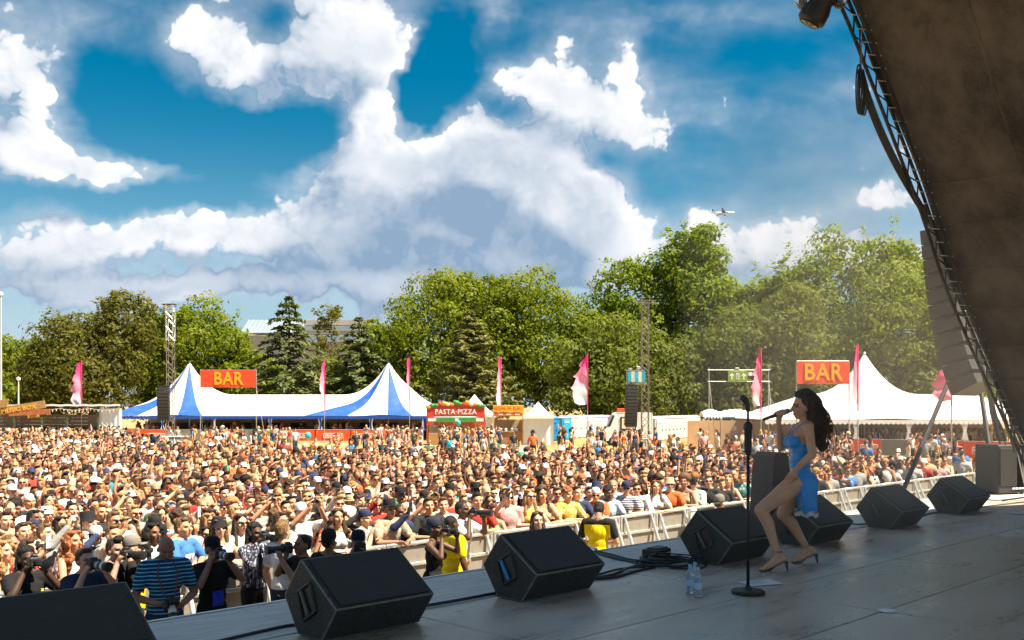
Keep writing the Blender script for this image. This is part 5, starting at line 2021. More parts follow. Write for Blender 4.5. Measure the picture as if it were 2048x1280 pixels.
def fuse(prims, voxel, smooth=3, dec=1.0, name='body'):
    mb = MB()
    for p in prims:
        mb.add(*prim(p))
    me = bpy.data.meshes.new(name + '_src')
    me.from_pydata(mb.v, [], mb.f)
    o = bpy.data.objects.new(name + '_src', me)
    md = o.modifiers.new('r', 'REMESH')
    md.mode = 'VOXEL'
    md.voxel_size = voxel
    md.adaptivity = 0.0
    if smooth:
        sm = o.modifiers.new('s', 'SMOOTH')
        sm.factor = .5
        sm.iterations = smooth
    if dec < 1:
        dm = o.modifiers.new('d', 'DECIMATE')
        dm.ratio = dec
    out = evaluated(o)
    bpy.data.meshes.remove(me)
    out.name = name
    out.materials.clear()
    out.shade_smooth()
    return out


def verts_of(me):
    V = np.empty(len(me.vertices) * 3, np.float32)
    me.vertices.foreach_get('co', V)
    return V.reshape(-1, 3)


HEAD = [('e', (0, .014, 1.650), (.077, .096, .096)), ('e', (0, -.022, 1.595), (.064, .070, .078)), ('e', (0, -.048, 1.545), (.040, .036, .034)),
        ('c', (0, -.094, 1.632), (0, -.112, 1.596), .010, .016), ('e', (0, -.070, 1.652), (.052, .024, .014)),
        ('e', (.042, -.058, 1.600), (.024, .026, .022)), ('e', (-.042, -.058, 1.600), (.024, .026, .022)),
        ('e', (.079, .012, 1.612), (.011, .020, .031)), ('e', (-.079, .012, 1.612), (.011, .020, .031)),
        ('e', (0, -.082, 1.562), (.024, .014, .010))]
NECK = [('c', (0, .030, 1.46), (0, .012, 1.57), .056, .053)]
PIV = Vector((0, .025, 1.49))


def head_mx(pitch=0.0, yaw=0.0, roll=0.0):
    return Matrix.Translation(PIV) @ Euler((pitch, roll, yaw), 'XYZ').to_matrix().to_4x4() @ Matrix.Translation(-PIV)


def hand(w, d, n, s=1.0, curl=.5, thumb=1):
    """palm and five fingers at wrist w, along d, palm normal n"""
    w, d, n = Vector(w), Vector(d).normalized(), Vector(n)
    n = (n - d * n.dot(d)).normalized()
    side = d.cross(n) * thumb
    P = []
    pc = w + d * .045 * s
    P.append(('c', tuple(w + d * .012 * s), tuple(w + d * .055 * s), .024 * s, .026 * s))
    for k, (o, L) in enumerate(((.027, .066), (.009, .076), (-.009, .072), (-.027, .056))):
        b = w + d * .075 * s + side * o * s
        m = b + (d * math.cos(curl) + n * math.sin(curl)) * L * .5 * s
        e = m + (d * math.cos(curl * 2.2) + n * math.sin(curl * 2.2)) * L * .5 * s
        P += [('c', tuple(w + d * .03 * s + side * o * .8 * s), tuple(b), .012 * s, .0105 * s), ('c', tuple(b), tuple(m), .0100 * s, .0092 * s), ('c', tuple(m), tuple(e), .0092 * s, .0080 * s)]
    t0 = w + d * .022 * s + side * .024 * s
    t1 = t0 + (d * .6 + side * .55 + n * .35).normalized() * .042 * s
    t2 = t1 + (d * .85 + side * .1 + n * .45).normalized() * .032 * s
    P += [('c', tuple(t0), tuple(t1), .014 * s, .011 * s), ('c', tuple(t1), tuple(t2), .0105 * s, .0085 * s)]
    return P


POSES = {   # elbows and wrists (right, left), finger directions, lean, head pitch
    'stand': dict(e=[(-.27, .03, 1.13), (.27, .03, 1.13)], w=[(-.27, -.06, .90), (.27, -.06, .90)], hd=[(0, -.2, -1)] * 2, lean=0, hp=-.07),
    'lean': dict(e=[(-.30, -.22, 1.17), (.30, -.22, 1.17)], w=[(-.10, -.40, 1.19), (.09, -.42, 1.19)], hd=[(.8, -.5, -.1), (-.8, -.5, -.1)], lean=-.16, hp=-.26),
    'phone_high': dict(e=[(-.27, -.25, 1.50), (.27, -.25, 1.50)], w=[(-.09, -.38, 1.74), (.09, -.38, 1.74)], hd=[(.2, -.1, 1), (-.2, -.1, 1)], lean=0, hp=-.12),
    'one_up': dict(e=[(-.30, -.22, 1.44), (.27, .02, 1.13)], w=[(-.17, -.38, 1.66), (.26, -.08, .91)], hd=[(.1, -.1, 1), (0, -.2, -1)], lean=0, hp=-.05),
    'shade': dict(e=[(-.34, -.16, 1.52), (.27, .02, 1.13)], w=[(-.14, -.17, 1.67), (.26, -.08, .91)], hd=[(1, .05, .15), (0, -.2, -1)], lean=0, hp=0),
    'chin': dict(e=[(-.21, -.24, 1.18), (.21, -.24, 1.18)], w=[(-.05, -.20, 1.39), (.08, -.26, 1.30)], hd=[(.3, -.1, 1), (-.8, -.1, .4)], lean=-.10, hp=-.12),
    'camera': dict(e=[(-.25, -.22, 1.28), (.24, -.26, 1.30)], w=[(-.10, -.17, 1.52), (.06, -.32, 1.50)], hd=[(.2, -.5, .8), (-.3, -.2, .9)], lean=-.06, hp=-.10),
    'lookdown': dict(e=[(-.29, -.02, 1.13), (.29, -.02, 1.13)], w=[(-.12, -.24, 1.09), (.12, -.24, 1.06)], hd=[(.9, -.4, .1), (-.9, -.4, 0)], lean=-.04, hp=.42),
    'wave': dict(e=[(-.30, -.08, 1.66), (.27, .02, 1.13)], w=[(-.26, -.12, 1.93), (.26, -.08, .91)], hd=[(.05, -.1, 1), (0, -.2, -1)], lean=0, hp=-.1),
    'crossed': dict(e=[(-.26, -.10, 1.14), (.26, -.10, 1.14)], w=[(.06, -.22, 1.20), (-.06, -.20, 1.17)], hd=[(1, .1, 0), (-1, .1, 0)], lean=0, hp=0),
}


def figure(pose, sex):
    """prims of a standing person in a pose; returns skin, tops, bottoms and the head matrix"""
    P = POSES[pose]
    f = sex == 'f'
    sw = .162 if f else .188
    L = Matrix.Translation((0, 0, .97)) @ Matrix.Rotation(-P['lean'], 4, 'X') @ Matrix.Translation((0, 0, -.97))
    if f:
        tor = [('e', (0, .005, .97), (.168, .118, .125)), ('e', (0, 0, 1.11), (.118, .090, .14)), ('e', (0, 0, 1.27), (.138, .104, .16)),
               ('e', (.068, -.085, 1.275), (.058, .055, .058)), ('e', (-.068, -.085, 1.275), (.058, .055, .058))]
        sh = [('c', (-.12, .012, 1.425), (.12, .012, 1.425), .055, .055), ('c', (0, .03, 1.49), (.11, .012, 1.435), .042, .042), ('c', (0, .03, 1.49), (-.11, .012, 1.435), .042, .042)]
        ra, re, rw, rt, rk = .046, .036, .024, .088, .055
    else:
        tor = [('e', (0, .005, .97), (.162, .116, .125)), ('e', (0, -.005, 1.11), (.142, .106, .15)), ('e', (0, -.005, 1.28), (.165, .118, .17))]
        sh = [('c', (-.135, .012, 1.425), (.135, .012, 1.425), .068, .068), ('c', (0, .03, 1.50), (.12, .012, 1.44), .052, .050), ('c', (0, .03, 1.50), (-.12, .012, 1.44), .052, .050)]
        ra, re, rw, rt, rk = .056, .042, .029, .094, .060
    hm = L @ head_mx(P['hp'])
    skin = xf(tor + sh, L) + xf(NECK, L) + xf(HEAD, hm)
    arms, slv, lsl = [], [], []
    for i, s in enumerate((-1, 1)):
        S = L @ Vector((s * sw, .012, 1.415))
        E, W = Vector(P['e'][i]), Vector(P['w'][i])
        arms += [('c', tuple(S), tuple(E), ra * 1.05, re), ('c', tuple(E), tuple(E.lerp(W, .35)), re, re * .98), ('c', tuple(E.lerp(W, .3)), tuple(W), re * .98, rw)]
        hd = Vector(P['hd'][i])
        inward = Vector((-s * 1.0, -.3, 0)) if abs(hd.x) < .6 else Vector((0, -.6, -.6))
        arms += hand(W, hd, inward, .95 if f else 1.05, .45, -s)
        slv += [('c', tuple(S - Vector((0, 0, .0))), tuple(S.lerp(E, .62)), ra * 1.05 + .020, re + .026)]
        lsl += [('c', tuple(S), tuple(E), ra * 1.05 + .020, re + .020), ('c', tuple(E), tuple(E.lerp(W, .92)), re + .020, rw + .014)]
    skin += arms
    legs, shorts = [], []
    for s in (-1, 1):
        hip, kn, an = (s * .088, 0, .90), (s * .10, -.012, .49), (s * .105, .025, .09)
        legs += [('c', hip, kn, rt, rk), ('c', kn, (s * .105, .025, .33), rk * .92, rk * .95), ('c', (s * .105, .028, .33), an, rk * .95, .038),
                 ('c', (s * .108, .045, .05), (s * .115, -.13, .035), .040, .034)]
        shorts += [('c', hip, tuple(Vector(hip).lerp(Vector(kn), .72)), rt + .016, rk + .030)]
    skin += legs

    def grow(ps, g, zmin=0):
        out = []
        for p in ps:
            if p[0] == 'c':
                out.append(('c', p[1], p[2], p[3] + g, p[4] + g))
            else:
                out.append((p[0], p[1], tuple(r + g for r in p[2])) + tuple(p[3:]))
        return out
    tee = xf(grow(tor, .018) + grow(sh[:1], .012) + [('c', (0, .03, 1.462), (.12, .012, 1.435), .045, .056), ('c', (0, .03, 1.462), (-.12, .012, 1.435), .045, .056)], L) + slv
    tank = xf(grow(tor, .014) + [('c', (s * .085, -.075, 1.35), (s * .095, .01, 1.472), .026, .024) for s in (-1, 1)] + [('c', (s * .085, .085, 1.36), (s * .095, .01, 1.472), .026, .024) for s in (-1, 1)], L)
    long_ = tee + lsl
    trous = grow([p for p in legs if p[0] == 'c' and p[1][2] > .2], .014) + [('e', (0, .005, .95), (.180, .132, .115))]
    short = shorts + [('e', (0, .005, .94), (.182, .134, .11))]
    return dict(skin=skin, tee=tee, tank=tank, long=long_, trousers=trous, shorts=short, head=hm)


def paint_head(me, hm, lips=(.80, .42, .40)):
    """push in the eye sockets and record brow, eye and lip tint per vertex"""
    V = verts_of(me).astype(np.float64)
    Mi = np.array(hm.inverted())
    Q = V @ Mi[:3, :3].T + Mi[:3, 3]
    Rm = np.array(hm)[:3, :3]
    C = np.ones((len(V), 4), np.float32)

    def spot(cx, cz, rx, rz, col, ymax=-.045):
        d = ((Q[:, 0] - cx) / rx) ** 2 + ((Q[:, 2] - cz) / rz) ** 2
        w = np.clip(1.35 - d, 0, 1) * (Q[:, 1] < ymax) * (np.abs(Q[:, 2] - cz) < .1)
        for k in range(3):
            C[:, k] = C[:, k] * (1 - w) + col[k] * w
    for s in (-1, 1):
        d = ((Q[:, 0] - s * .034) / .022) ** 2 + ((Q[:, 2] - 1.629) / .014) ** 2
        w = np.exp(-d) * (Q[:, 1] < -.03)
        V += (Rm @ np.array([0, 1.0, 0]))[None, :] * (w * .010)[:, None]
        spot(s * .034, 1.629, .018, .0085, (.22, .18, .17))
        spot(s * .036, 1.650, .026, .0070, (.38, .30, .26))
    spot(0, 1.562, .026, .0085, lips)
    spot(0, 1.578, .012, .005, (.65, .55, .5), -.09)
    d = ((Q[:, 0]) / .06) ** 2 + ((Q[:, 2] - 1.60) / .03) ** 2
    w = np.clip(1 - d, 0, 1) * (Q[:, 1] < -.02) * .35
    C[:, 1] *= 1 - .22 * w
    C[:, 2] *= 1 - .22 * w
    me.vertices.foreach_set('co', np.ascontiguousarray(V, np.float32).ravel())
    a = me.color_attributes.new('feat', 'FLOAT_COLOR', 'POINT')
    a.data.foreach_set('color', C.ravel())
    me.update()


def _skin(T, co, oc):
    at = T.new('ShaderNodeAttribute', attribute_type='GEOMETRY', attribute_name='feat')
    return T.mixc(1.0, oc, at.outputs['Color'], 'MULTIPLY')


def _stripes(T, co, oc):
    sp = T.new('ShaderNodeSeparateXYZ')
    T.l.new(co, sp.inputs[0])
    s = T.math('SINE', T.math('MULTIPLY', sp.outputs['Z'], 165.0))
    return T.mixc(T.ramp(s, .55, .8), oc, (0.20, 0.62, 0.66))


def _hoops(T, co, oc):
    sp = T.new('ShaderNodeSeparateXYZ')
    T.l.new(co, sp.inputs[0])
    return T.mixc(T.math('GREATER_THAN', T.math('SINE', T.math('MULTIPLY', sp.outputs['Z'], 150.0)), .1), oc, (0.75, 0.75, 0.75))


def _print(T, co, oc):
    vo = T.new('ShaderNodeTexVoronoi')
    T.l.new(co, vo.inputs['Vector'])
    vo.inputs['Scale'].default_value = 16
    return T.mixc(T.math('LESS_THAN', vo.outputs['Distance'], .33), oc, T.mixc(.55, vo.outputs['Color'], (0.75, 0.78, 0.8)))


def _verts(T, co, oc):
    sp = T.new('ShaderNodeSeparateXYZ')
    T.l.new(co, sp.inputs[0])
    n = T.noise(T.vmath('MULTIPLY', co, (1, 1, .05)), 40, 2, .6)
    return T.mixc(T.ramp(n, .52, .60), oc, (0.42, 0.44, 0.52))


def _hairs(T, co, oc):
    n = T.noise(T.vmath('MULTIPLY', co, (1, 1, .22)), 75, 3, .65)
    return T.mixc(T.ramp(n, .35, .7), T.mixc(1.0, oc, (.45, .45, .45, 1), 'MULTIPLY'), T.mixc(1.0, oc, (1.5, 1.45, 1.4, 1), 'MULTIPLY'))


def _emblem(T, co, oc):
    n = T.noise(co, 30, 2, .6)
    sp = T.new('ShaderNodeSeparateXYZ')
    T.l.new(co, sp.inputs[0])
    box = T.math('MULTIPLY', T.math('LESS_THAN', T.math('ABSOLUTE', sp.outputs['X']), .085),
                 T.math('MULTIPLY', T.math('LESS_THAN', T.math('ABSOLUTE', T.math('SUBTRACT', sp.outputs['Z'], 1.25)), .065), T.math('LESS_THAN', sp.outputs['Y'], -.05)))
    return T.mixc(T.math('MULTIPLY', box, T.math('GREATER_THAN', n, .48)), oc, (.78, .76, .72))


def _yellowback(T, co, oc):
    sp = T.new('ShaderNodeSeparateXYZ')
    T.l.new(co, sp.inputs[0])
    a = T.math('LESS_THAN', sp.outputs['Z'], 1.40)
    b = T.math('LESS_THAN', T.math('ABSOLUTE', sp.outputs['X']), .20)
    return T.mixc(T.math('MULTIPLY', a, b), (0.02, 0.02, 0.022), oc)


M_SKIN = objcol('skin', .52, _skin, .35, .10, 14, sss=.0)
M_CLOTH = objcol('cloth', .88, None, .2, .10, 11, bump=.9, bscale=11)
M_STRIPED = objcol('teal_striped_cloth', .88, _stripes, .2, .08, 11, bump=.9, bscale=9)
M_HOOPS = objcol('hooped_cloth', .88, _hoops, .2, .08, 11, bump=.9, bscale=11)
M_PRINTED = objcol('printed_cloth', .88, _print, .2, .10, 11, bump=.9, bscale=11)
M_ROBE = objcol('robe_cloth', .88, _verts, .2, .10, 11, bump=.9, bscale=9)
M_EMBLEM = objcol('emblem_tee', .88, _emblem, .2, .08, 11, bump=.9, bscale=11)
M_YBACK = objcol('steward_tee', .85, _yellowback, .2, .06, 9, bump=.9, bscale=9)
M_DENIM = objcol('denim', .9, None, .2, .2, 25, bump=.5, bscale=30)
M_HAIR = objcol('hair_strands', .5, _hairs, .35, .15, 30, bump=1.0, bscale=60)
M_HATM = objcol('hat_cloth', .85, None, .2, .08, 20, bump=.3, bscale=60)
M_LENS = mat('sunglass_black', (.012, .012, .014), .12, spec=.6)


def hair_prims(kind, rs):
    base = [('e', (0, .030, 1.676), (.084, .092, .088)), ('e', (0, .065, 1.63), (.074, .056, .078)), ('e', (.066, .030, 1.64), (.020, .048, .05)), ('e', (-.066, .030, 1.64), (.020, .048, .05))]
    if kind == 'short':
        return base + [('e', (0, -.035, 1.735), (.062, .048, .026))]
    if kind == 'quiff':
        return base + [('e', (.01, -.048, 1.752), (.062, .046, .036)), ('e', (.03, -.02, 1.765), (.045, .06, .03))]
    if kind == 'crop':
        return [('e', (0, .026, 1.668), (.0815, .094, .085)), ('e', (0, .06, 1.63), (.072, .055, .07))]
    if kind == 'curly':
        out = base[:2]
        for k in range(46):
            d = rs.normal(0, 1, 3)
            d[2] = abs(d[2]) * .9 + .05
            d[1] += .25
            d /= np.linalg.norm(d)
            out.append(('e', tuple(np.array([0, .025, 1.672]) + d * np.array([.088, .096, .10])), (.026,) * 3))
        return out
    if kind == 'afro':
        out = [('e', (0, .040, 1.715), (.122, .118, .112))]
        for k in range(70):
            d = rs.normal(0, 1, 3)
            d[2] = d[2] * .8 + .3
            d[1] += .35
            d /= np.linalg.norm(d)
            out.append(('e', tuple(np.array([0, .045, 1.705]) + d * np.array([.115, .11, .105])), (.024,) * 3))
        return out
    if kind == 'long':
        out = base + [('e', (.045, -.028, 1.730), (.042, .050, .026)), ('e', (-.045, -.028, 1.730), (.042, .050, .026))]
        for s in (-1, 1):
            out += [('c', (s * .074, .0, 1.68), (s * .088, -.005, 1.55), .026, .030), ('c', (s * .088, -.005, 1.55), (s * .105, -.035, 1.34), .030, .026)]
        out += [('c', (0, .075, 1.65), (0, .105, 1.44), .075, .085), ('c', (-.06, .10, 1.46), (-.07, .11, 1.30), .05, .035), ('c', (.06, .10, 1.46), (.07, .11, 1.30), .05, .035)]
        return out
    if kind == 'wavy':
        out = hair_prims('long', rs)
        for k in range(60):
            s = -1 if k % 2 else 1
            t = rs.rand()
            out.append(('e', (s * (.085 + .05 * t + rs.normal(0, .012)), .03 + rs.normal(0, .05), 1.70 - .38 * t), (.030, .03, .036)))
        return out
    if kind == 'bun':
        return base + [('e', (0, .085, 1.745), (.050, .050, .046)), ('e', (0, -.03, 1.733), (.058, .045, .022))]
    if kind == 'dreads':
        out = base + [('e', (0, .03, 1.72), (.09, .095, .06))]
        for k in range(26):
            a = rs.uniform(.15 * PI, .85 * PI) if k > 8 else rs.choice([.02, .98]) * PI
            x, y = .085 * math.cos(a), .03 + .085 * math.sin(a)
            out.append(('c', (x, y, 1.68), (x * 1.35, y + .03, 1.30 + rs.uniform(-.06, .06)), .017, .014))
        return out
    return base


def hat_mesh(kind):
    mb = MB()
    if kind == 'cap':
        mb.lathe([(.094, 1.672), (.096, 1.70), (.088, 1.745), (.062, 1.777), (.0, 1.79)], (0, .012, 0), 18, False)
        mb.v = [(x * .92, (y - .012) * 1.10 + .012, z) for x, y, z in mb.v]
        n = 9
        top = [(.075 * math.sin(-PI / 2 + PI * k / (n - 1)), -.078 - .085 * math.cos(-PI / 2 + PI * k / (n - 1)) ** .8) for k in range(n)]
        mb.prism(top + [(.06, -.06), (-.06, -.06)], 0, 1, lambda a, b, h: (a, b, 1.680 + .010 * h - abs(a) * .22 - max(0, -.085 - b) * .12))
    elif kind == 'backcap':
        mb.lathe([(.094, 1.672), (.096, 1.70), (.088, 1.745), (.062, 1.777), (.0, 1.79)], (0, .012, 0), 18, False)
        mb.v = [(x * .92, (y - .012) * 1.10 + .012, z) for x, y, z in mb.v]
        mb.prism([(.06, .09), (.05, .155), (-.05, .155), (-.06, .09)], 0, 1, lambda a, b, h: (a, b, 1.655 + .01 * h - abs(a) * .2))
    elif kind == 'bucket':
        mb.lathe([(.126, 1.648), (.124, 1.653), (.098, 1.690), (.090, 1.765), (.082, 1.776), (.0, 1.780), ], (0, .012, 0), 24, False)
    else:   # straw
        mb.lathe([(.175, 1.682), (.172, 1.690), (.096, 1.690), (.092, 1.745), (.085, 1.785), (.07, 1.79), (.0, 1.775)], (0, .012, 0), 26, False)
        mb.lathe([(.0965, 1.692), (.0950, 1.722)], (0, .012, 0), 26, False)
    return mb.mesh('hat', M_HATM, 'all')


def glasses_mesh():
    mb = MB()
    for s in (-1, 1):
        mb.box((s * .034, -.100, 1.628), (.054, .010, .038), s * -.22, None, .004)
        mb.tube([(s * .062, -.090, 1.638), (s * .082, .01, 1.632)], .004, 4)
    mb.box((0, -.108, 1.636), (.022, .008, .008))
    return mb.mesh('sunglasses', M_LENS)


print('people: templates')
TPL = {}


def template(pose, sex):
    k = (pose, sex)
    if k not in TPL:
        F = figure(pose, sex)
        me = fuse(F['skin'], .0088, 3, .34, 'person')
        paint_head(me, F['head'], (.80, .42, .40) if sex == 'm' else (.85, .30, .32))
        me.materials.append(M_SKIN)
        TPL[k] = dict(fig=F, body=me, head=F['head'])
    return TPL[k]


def cloth(pose, sex, kind):
    k = (pose, sex, kind)
    if k not in TPL:
        F = template(pose, sex)['fig']
        me = fuse(F[kind], .013, 3, .5, {'tee': 'shirt', 'tank': 'vest_top', 'long': 'shirt', 'trousers': 'trousers', 'shorts': 'shorts'}[kind])
        me.materials.append(M_CLOTH if kind in ('tee', 'tank', 'long') else M_DENIM)
        TPL[k] = me
    return TPL[k]


HAIRM = {}


def hair_mesh(kind):
    if kind not in HAIRM:
        rs = np.random.RandomState(len(kind) * 7 + 1)
        me = fuse(hair_prims(kind, rs), .0105, 2, 1.0, 'hair')
        V = verts_of(me).astype(np.float64)
        n = np.sin(V[:, 0] * 260 + V[:, 1] * 190) * np.sin(V[:, 2] * 60 + V[:, 0] * 130) * .0026
        V += (V - np.array([0, .02, 1.64])) / .1 * n[:, None]
        me.vertices.foreach_set('co', V.astype(np.float32).ravel())
        me.update()
        me.materials.append(M_HAIR)
        HAIRM[kind] = me
    return HAIRM[kind]


HATM = {}
GLASS = glasses_mesh()


def person(label, loc, rz, pose='stand', sex='m', skin=(.55, .31, .21), top='tee', topcol=(.7, .7, .7), topmat=None, bottom='trousers', botcol=(.03, .04, .07), hair='short', haircol=(.05, .03, .02),
           hat=None, hatcol=(.7, .7, .7), glasses=False, scale=1.0, group=None, hyaw=0.0):
    T = template(pose, sex)
    o = link('person', T['body'], None, loc, rz)
    o.scale = (scale,) * 3
    o.color = (*skin, 1)
    tag(o, label, 'person', group)

    def child(nm, me, col, mx=None, mt=None):
        c = link(nm, me, o)
        c.color = (*col, 1)
        if mx is not None:
            c.matrix_local = mx
        if mt is not None:
            c.material_slots[0].link = 'OBJECT'
            c.material_slots[0].material = mt
        return c
    if top:
        m = cloth(pose, sex, top)
        child(m.name.split('.')[0], m, topcol, None, topmat)
    if bottom:
        m = cloth('stand', sex, bottom)
        child(m.name.split('.')[0], m, botcol)
    if hair:
        child('hair', hair_mesh(hair), haircol, T['head'])
    if hat:
        if hat not in HATM:
            HATM[hat] = hat_mesh(hat)
        child('hat', HATM[hat], hatcol, T['head'])
    if glasses:
        child('sunglasses', GLASS, (.01, .01, .01), T['head'])
    return o


def face_to(x, y, tx, ty):
    """yaw that turns local -Y towards the target"""
    dx, dy = tx - x, ty - y
    return math.atan2(dx, -dy)


SKINS = [((.70, .365, .215), 'l', 30), ((.75, .435, .28), 'l', 26), ((.62, .31, .175), 'l', 24), ((.40, .205, .125), 'm', 10), ((.22, .11, .065), 'd', 7), ((.135, .066, .042), 'd', 5)]
HAIRC = [((.075, .040, .023), 'dark brown', 30), ((.17, .090, .042), 'brown', 30), ((.42, .25, .105), 'fair', 20), ((.018, .014, .012), 'black', 13), ((.36, .13, .045), 'ginger', 8)]
TOPC = [((.60, .58, .56), 'white', 30), ((.03, .03, .032), 'black', 14), ((.035, .05, .11), 'navy', 10), ((.66, .14, .04), 'orange', 7), ((.40, .045, .035), 'red', 7), ((.40, .52, .66), 'pale blue', 9), ((.58, .42, .08), 'yellow', 2),
        ((.17, .08, .27), 'purple', 2), ((.28, .28, .28), 'grey', 10), ((.60, .33, .32), 'pink', 6), ((.06, .26, .27), 'teal', 2), ((.08, .14, .07), 'green', 3), ((.42, .32, .21), 'tan', 12), ((.06, .19, .48), 'bright blue', 4)]


def pick(lst, r):
    t = r.uniform(0, sum(q[-1] for q in lst))
    for q in lst:
        t -= q[-1]
        if t <= 0:
            return q
    return lst[-1]


# ------------------------------------------------------------------ cameras and phones held in the pit and crowd
def camera_thing(label, M_, white=True, long=True):
    r = thing('camera', label, 'camera')
    part('body', MB().box((0, 0, 0), (.145, .075, .10), 0, None, .014).box((0, 0, .06), (.06, .06, .035), 0, None, .01).box((-.055, -.02, 0), (.04, .09, .10), 0, None, .012), M_BLACK, r)
    L = .24 if long else .10
    wm = mat('white_lens', (.70, .69, .66), .4)
    ln = part('lens', MB().tube([(0, -.03, 0), (0, -.06, 0), (0, -.07, 0), (0, -.03 - L * .7, 0)], 0, 16, rs=[.034, .034, .038, .040]), wm if white else M_BLACK, r, True)
    part('zoom_ring', MB().tube([(0, -.11, 0), (0, -.15, 0)], .0415, 16), M_BLACK, ln, True)
    part('hood', MB().tube([(0, -.03 - L * .7, 0), (0, -.03 - L, 0)], 0, 16, rs=[.043, .052], cap=True), M_BLACK, r, True)
    part('eyepiece', MB().box((0, .045, .045), (.04, .02, .03), 0, None, .006), M_BLACK, r)
    r.matrix_world = M_
    return r


def in_person(o, p, pitch=0.0, yaw=0.0):
    """world matrix of a local spot of a person"""
    Mx = Matrix.Translation(o.location) @ Euler(o.rotation_euler).to_matrix().to_4x4() @ Matrix.Scale(o.scale[0], 4)
    return Mx @ Matrix.Translation(p) @ Euler((pitch, 0, yaw), 'XYZ').to_matrix().to_4x4()


PHONE = MB().box((0, 0, 0), (.148, .009, .074), 0, None, .004).mesh('case', M_BLACK)
PHONES = MB().box((0, .0052, 0), (.138, .001, .066)).mesh('screen', mat('phone_screen', (.05, .06, .08), .08))


def phone_thing(label, M_, col=None):
    r = thing('phone', label, 'phone')
    c = link('case', PHONE, r)
    link('screen', PHONES, r)
    if col:
        c.material_slots[0].link = 'OBJECT'
        c.material_slots[0].material = col
    r.matrix_world = M_
    return r


# ------------------------------------------------------------------ the pit: photographers and stewards
SNG = (2.55, 8.95)


def spot(x, yhead, Y):
    """ground position and scale so that the head top falls at the given row"""
    ztop = H_EYE - (yhead - HOR) / F_PX * Y
    return (gx(x, Y), Y, 0), ztop


PITG = 'photographers and stewards in the pit'


def pit(label, x, yhead, Y, yaw, tall=1.74, **kw):
    Y = (H_EYE - tall) * F_PX / (yhead - HOR)
    loc, zt = spot(x, yhead, Y)
    base = 1.765 if kw.get('hair') else 1.745
    if kw.get('pose') == 'lookdown':
        base = 1.74
    sc = max(.86, min(1.12, zt / base))
    return person(label, loc, yaw, scale=sc, group=PITG, **kw)


BLK = (.016, .016, .018)
DK = (.10, .048, .030)
LT = (.55, .31, .215)
o = pit('photographer in black shirt at far left with both arms raised to a camera', 52, 1092, 8.6, .9, pose='camera', skin=(.075, .040, .028), topcol=BLK, hair='dreads', haircol=(.010, .009, .008))
part('chest_badge', MB().box((.09, -.132, 1.30), (.07, .004, .03)), mat('yellow_badge', (.7, .6, .05), .6), o)
camera_thing('black camera held by the photographer at far left', in_person(o, (-.01, -.20, 1.62)), False, True)
o = pit('photographer in navy shirt pointing a white lens to the right', 168, 1094, 8.7, .95, pose='camera', skin=LT, topcol=(.02, .035, .07), hair='short', haircol=(.06, .035, .02))
camera_thing('camera with long white lens pointing right at left of pit', in_person(o, (-.01, -.20, 1.60)), True, True)
o = pit('dark-haired photographer in black shirt just left of the striped-shirt man', 228, 1076, 9.2, 1.1, pose='camera', skin=(.40, .22, .15), topcol=BLK, hair='quiff', haircol=(.012, .010, .009))
camera_thing('black camera with a hood, beside the grey-capped steward', in_person(o, (-.01, -.20, 1.60)), False, True)
o = pit('steward in grey flat cap and yellow top behind the striped-shirt man', 268, 1072, 9.9, 2.0, pose='stand', skin=LT, topcol=(.72, .52, .02), topmat=M_YBACK, hair='crop', haircol=(.10, .09, .08), hat='cap', hatcol=(.22, .20, .18))
o = pit('bald man in blue and teal striped shirt looking down at his camera', 329, 1068, 9.0, .55, tall=1.84, pose='lookdown', skin=(.26, .135, .095), topcol=(.015, .055, .19), topmat=M_STRIPED, hair=None)
camera_thing('camera with white lens hanging down in the striped-shirt man\'s hands', in_person(o, (.0, -.30, 1.10), rad(62)), True, True)
part('camera_strap', MB().tube([(-.07, -.085, 1.47), (-.10, -.15, 1.36), (-.05, -.25, 1.15)], .008, 5).tube([(.07, -.085, 1.47), (.10, -.15, 1.36), (.05, -.25, 1.15)], .008, 5), mat('red_strap', (.14, .03, .03), .7), o)
o = pit('photographer in black cap and black T-shirt with a blue pass, white lens', 424, 1075, 9.4, .75, pose='camera', skin=(.30, .16, .11), topcol=BLK, hair='crop', haircol=(.02, .015, .012), hat='cap', hatcol=(.015, .015, .017))
part('pass_card', MB().box((.0, -.150, 1.10), (.13, .006, .17)), mat('blue_pass', (.02, .05, .60), .5, vary=.6, scale=18), o)
camera_thing('camera with white lens pointing right, held by the black-capped photographer', in_person(o, (-.01, -.20, 1.60)), True, True)
o = pit('photographer with dreadlocks in a dark striped robe over blue', 508, 1045, 9.7, 1.0, pose='camera', skin=(.09, .046, .03), top='long', topcol=(.025, .028, .05), topmat=M_ROBE, hair='dreads', haircol=(.012, .010, .009), botcol=(.012, .012, .014))
camera_thing('black camera held by the photographer with dreadlocks', in_person(o, (-.01, -.20, 1.60)), False, True)
pit('fair-haired man in white T-shirt with his back to the stage', 568, 1040, 11.2, 2.6, tall=1.80, pose='stand', skin=LT, topcol=(.72, .70, .74), hair='short', haircol=(.22, .12, .05))
o = pit('photographer in black pointing a big black lens left', 608, 1066, 10.2, -.9, pose='camera', skin=(.28, .14, .09), topcol=BLK, hair='crop', haircol=(.015, .012, .010))
camera_thing('large black camera pointing left behind the largest wedge monitor', in_person(o, (-.01, -.20, 1.60)), False, True)
pit('steward in yellow-backed top with a dark cap behind the largest wedge monitor', 660, 1060, 10.5, 2.7, pose='stand', skin=(.25, .13, .09), topcol=(.74, .55, .01), topmat=M_YBACK, hair='crop', haircol=(.015, .012, .01), hat='backcap', hatcol=(.02, .02, .02))
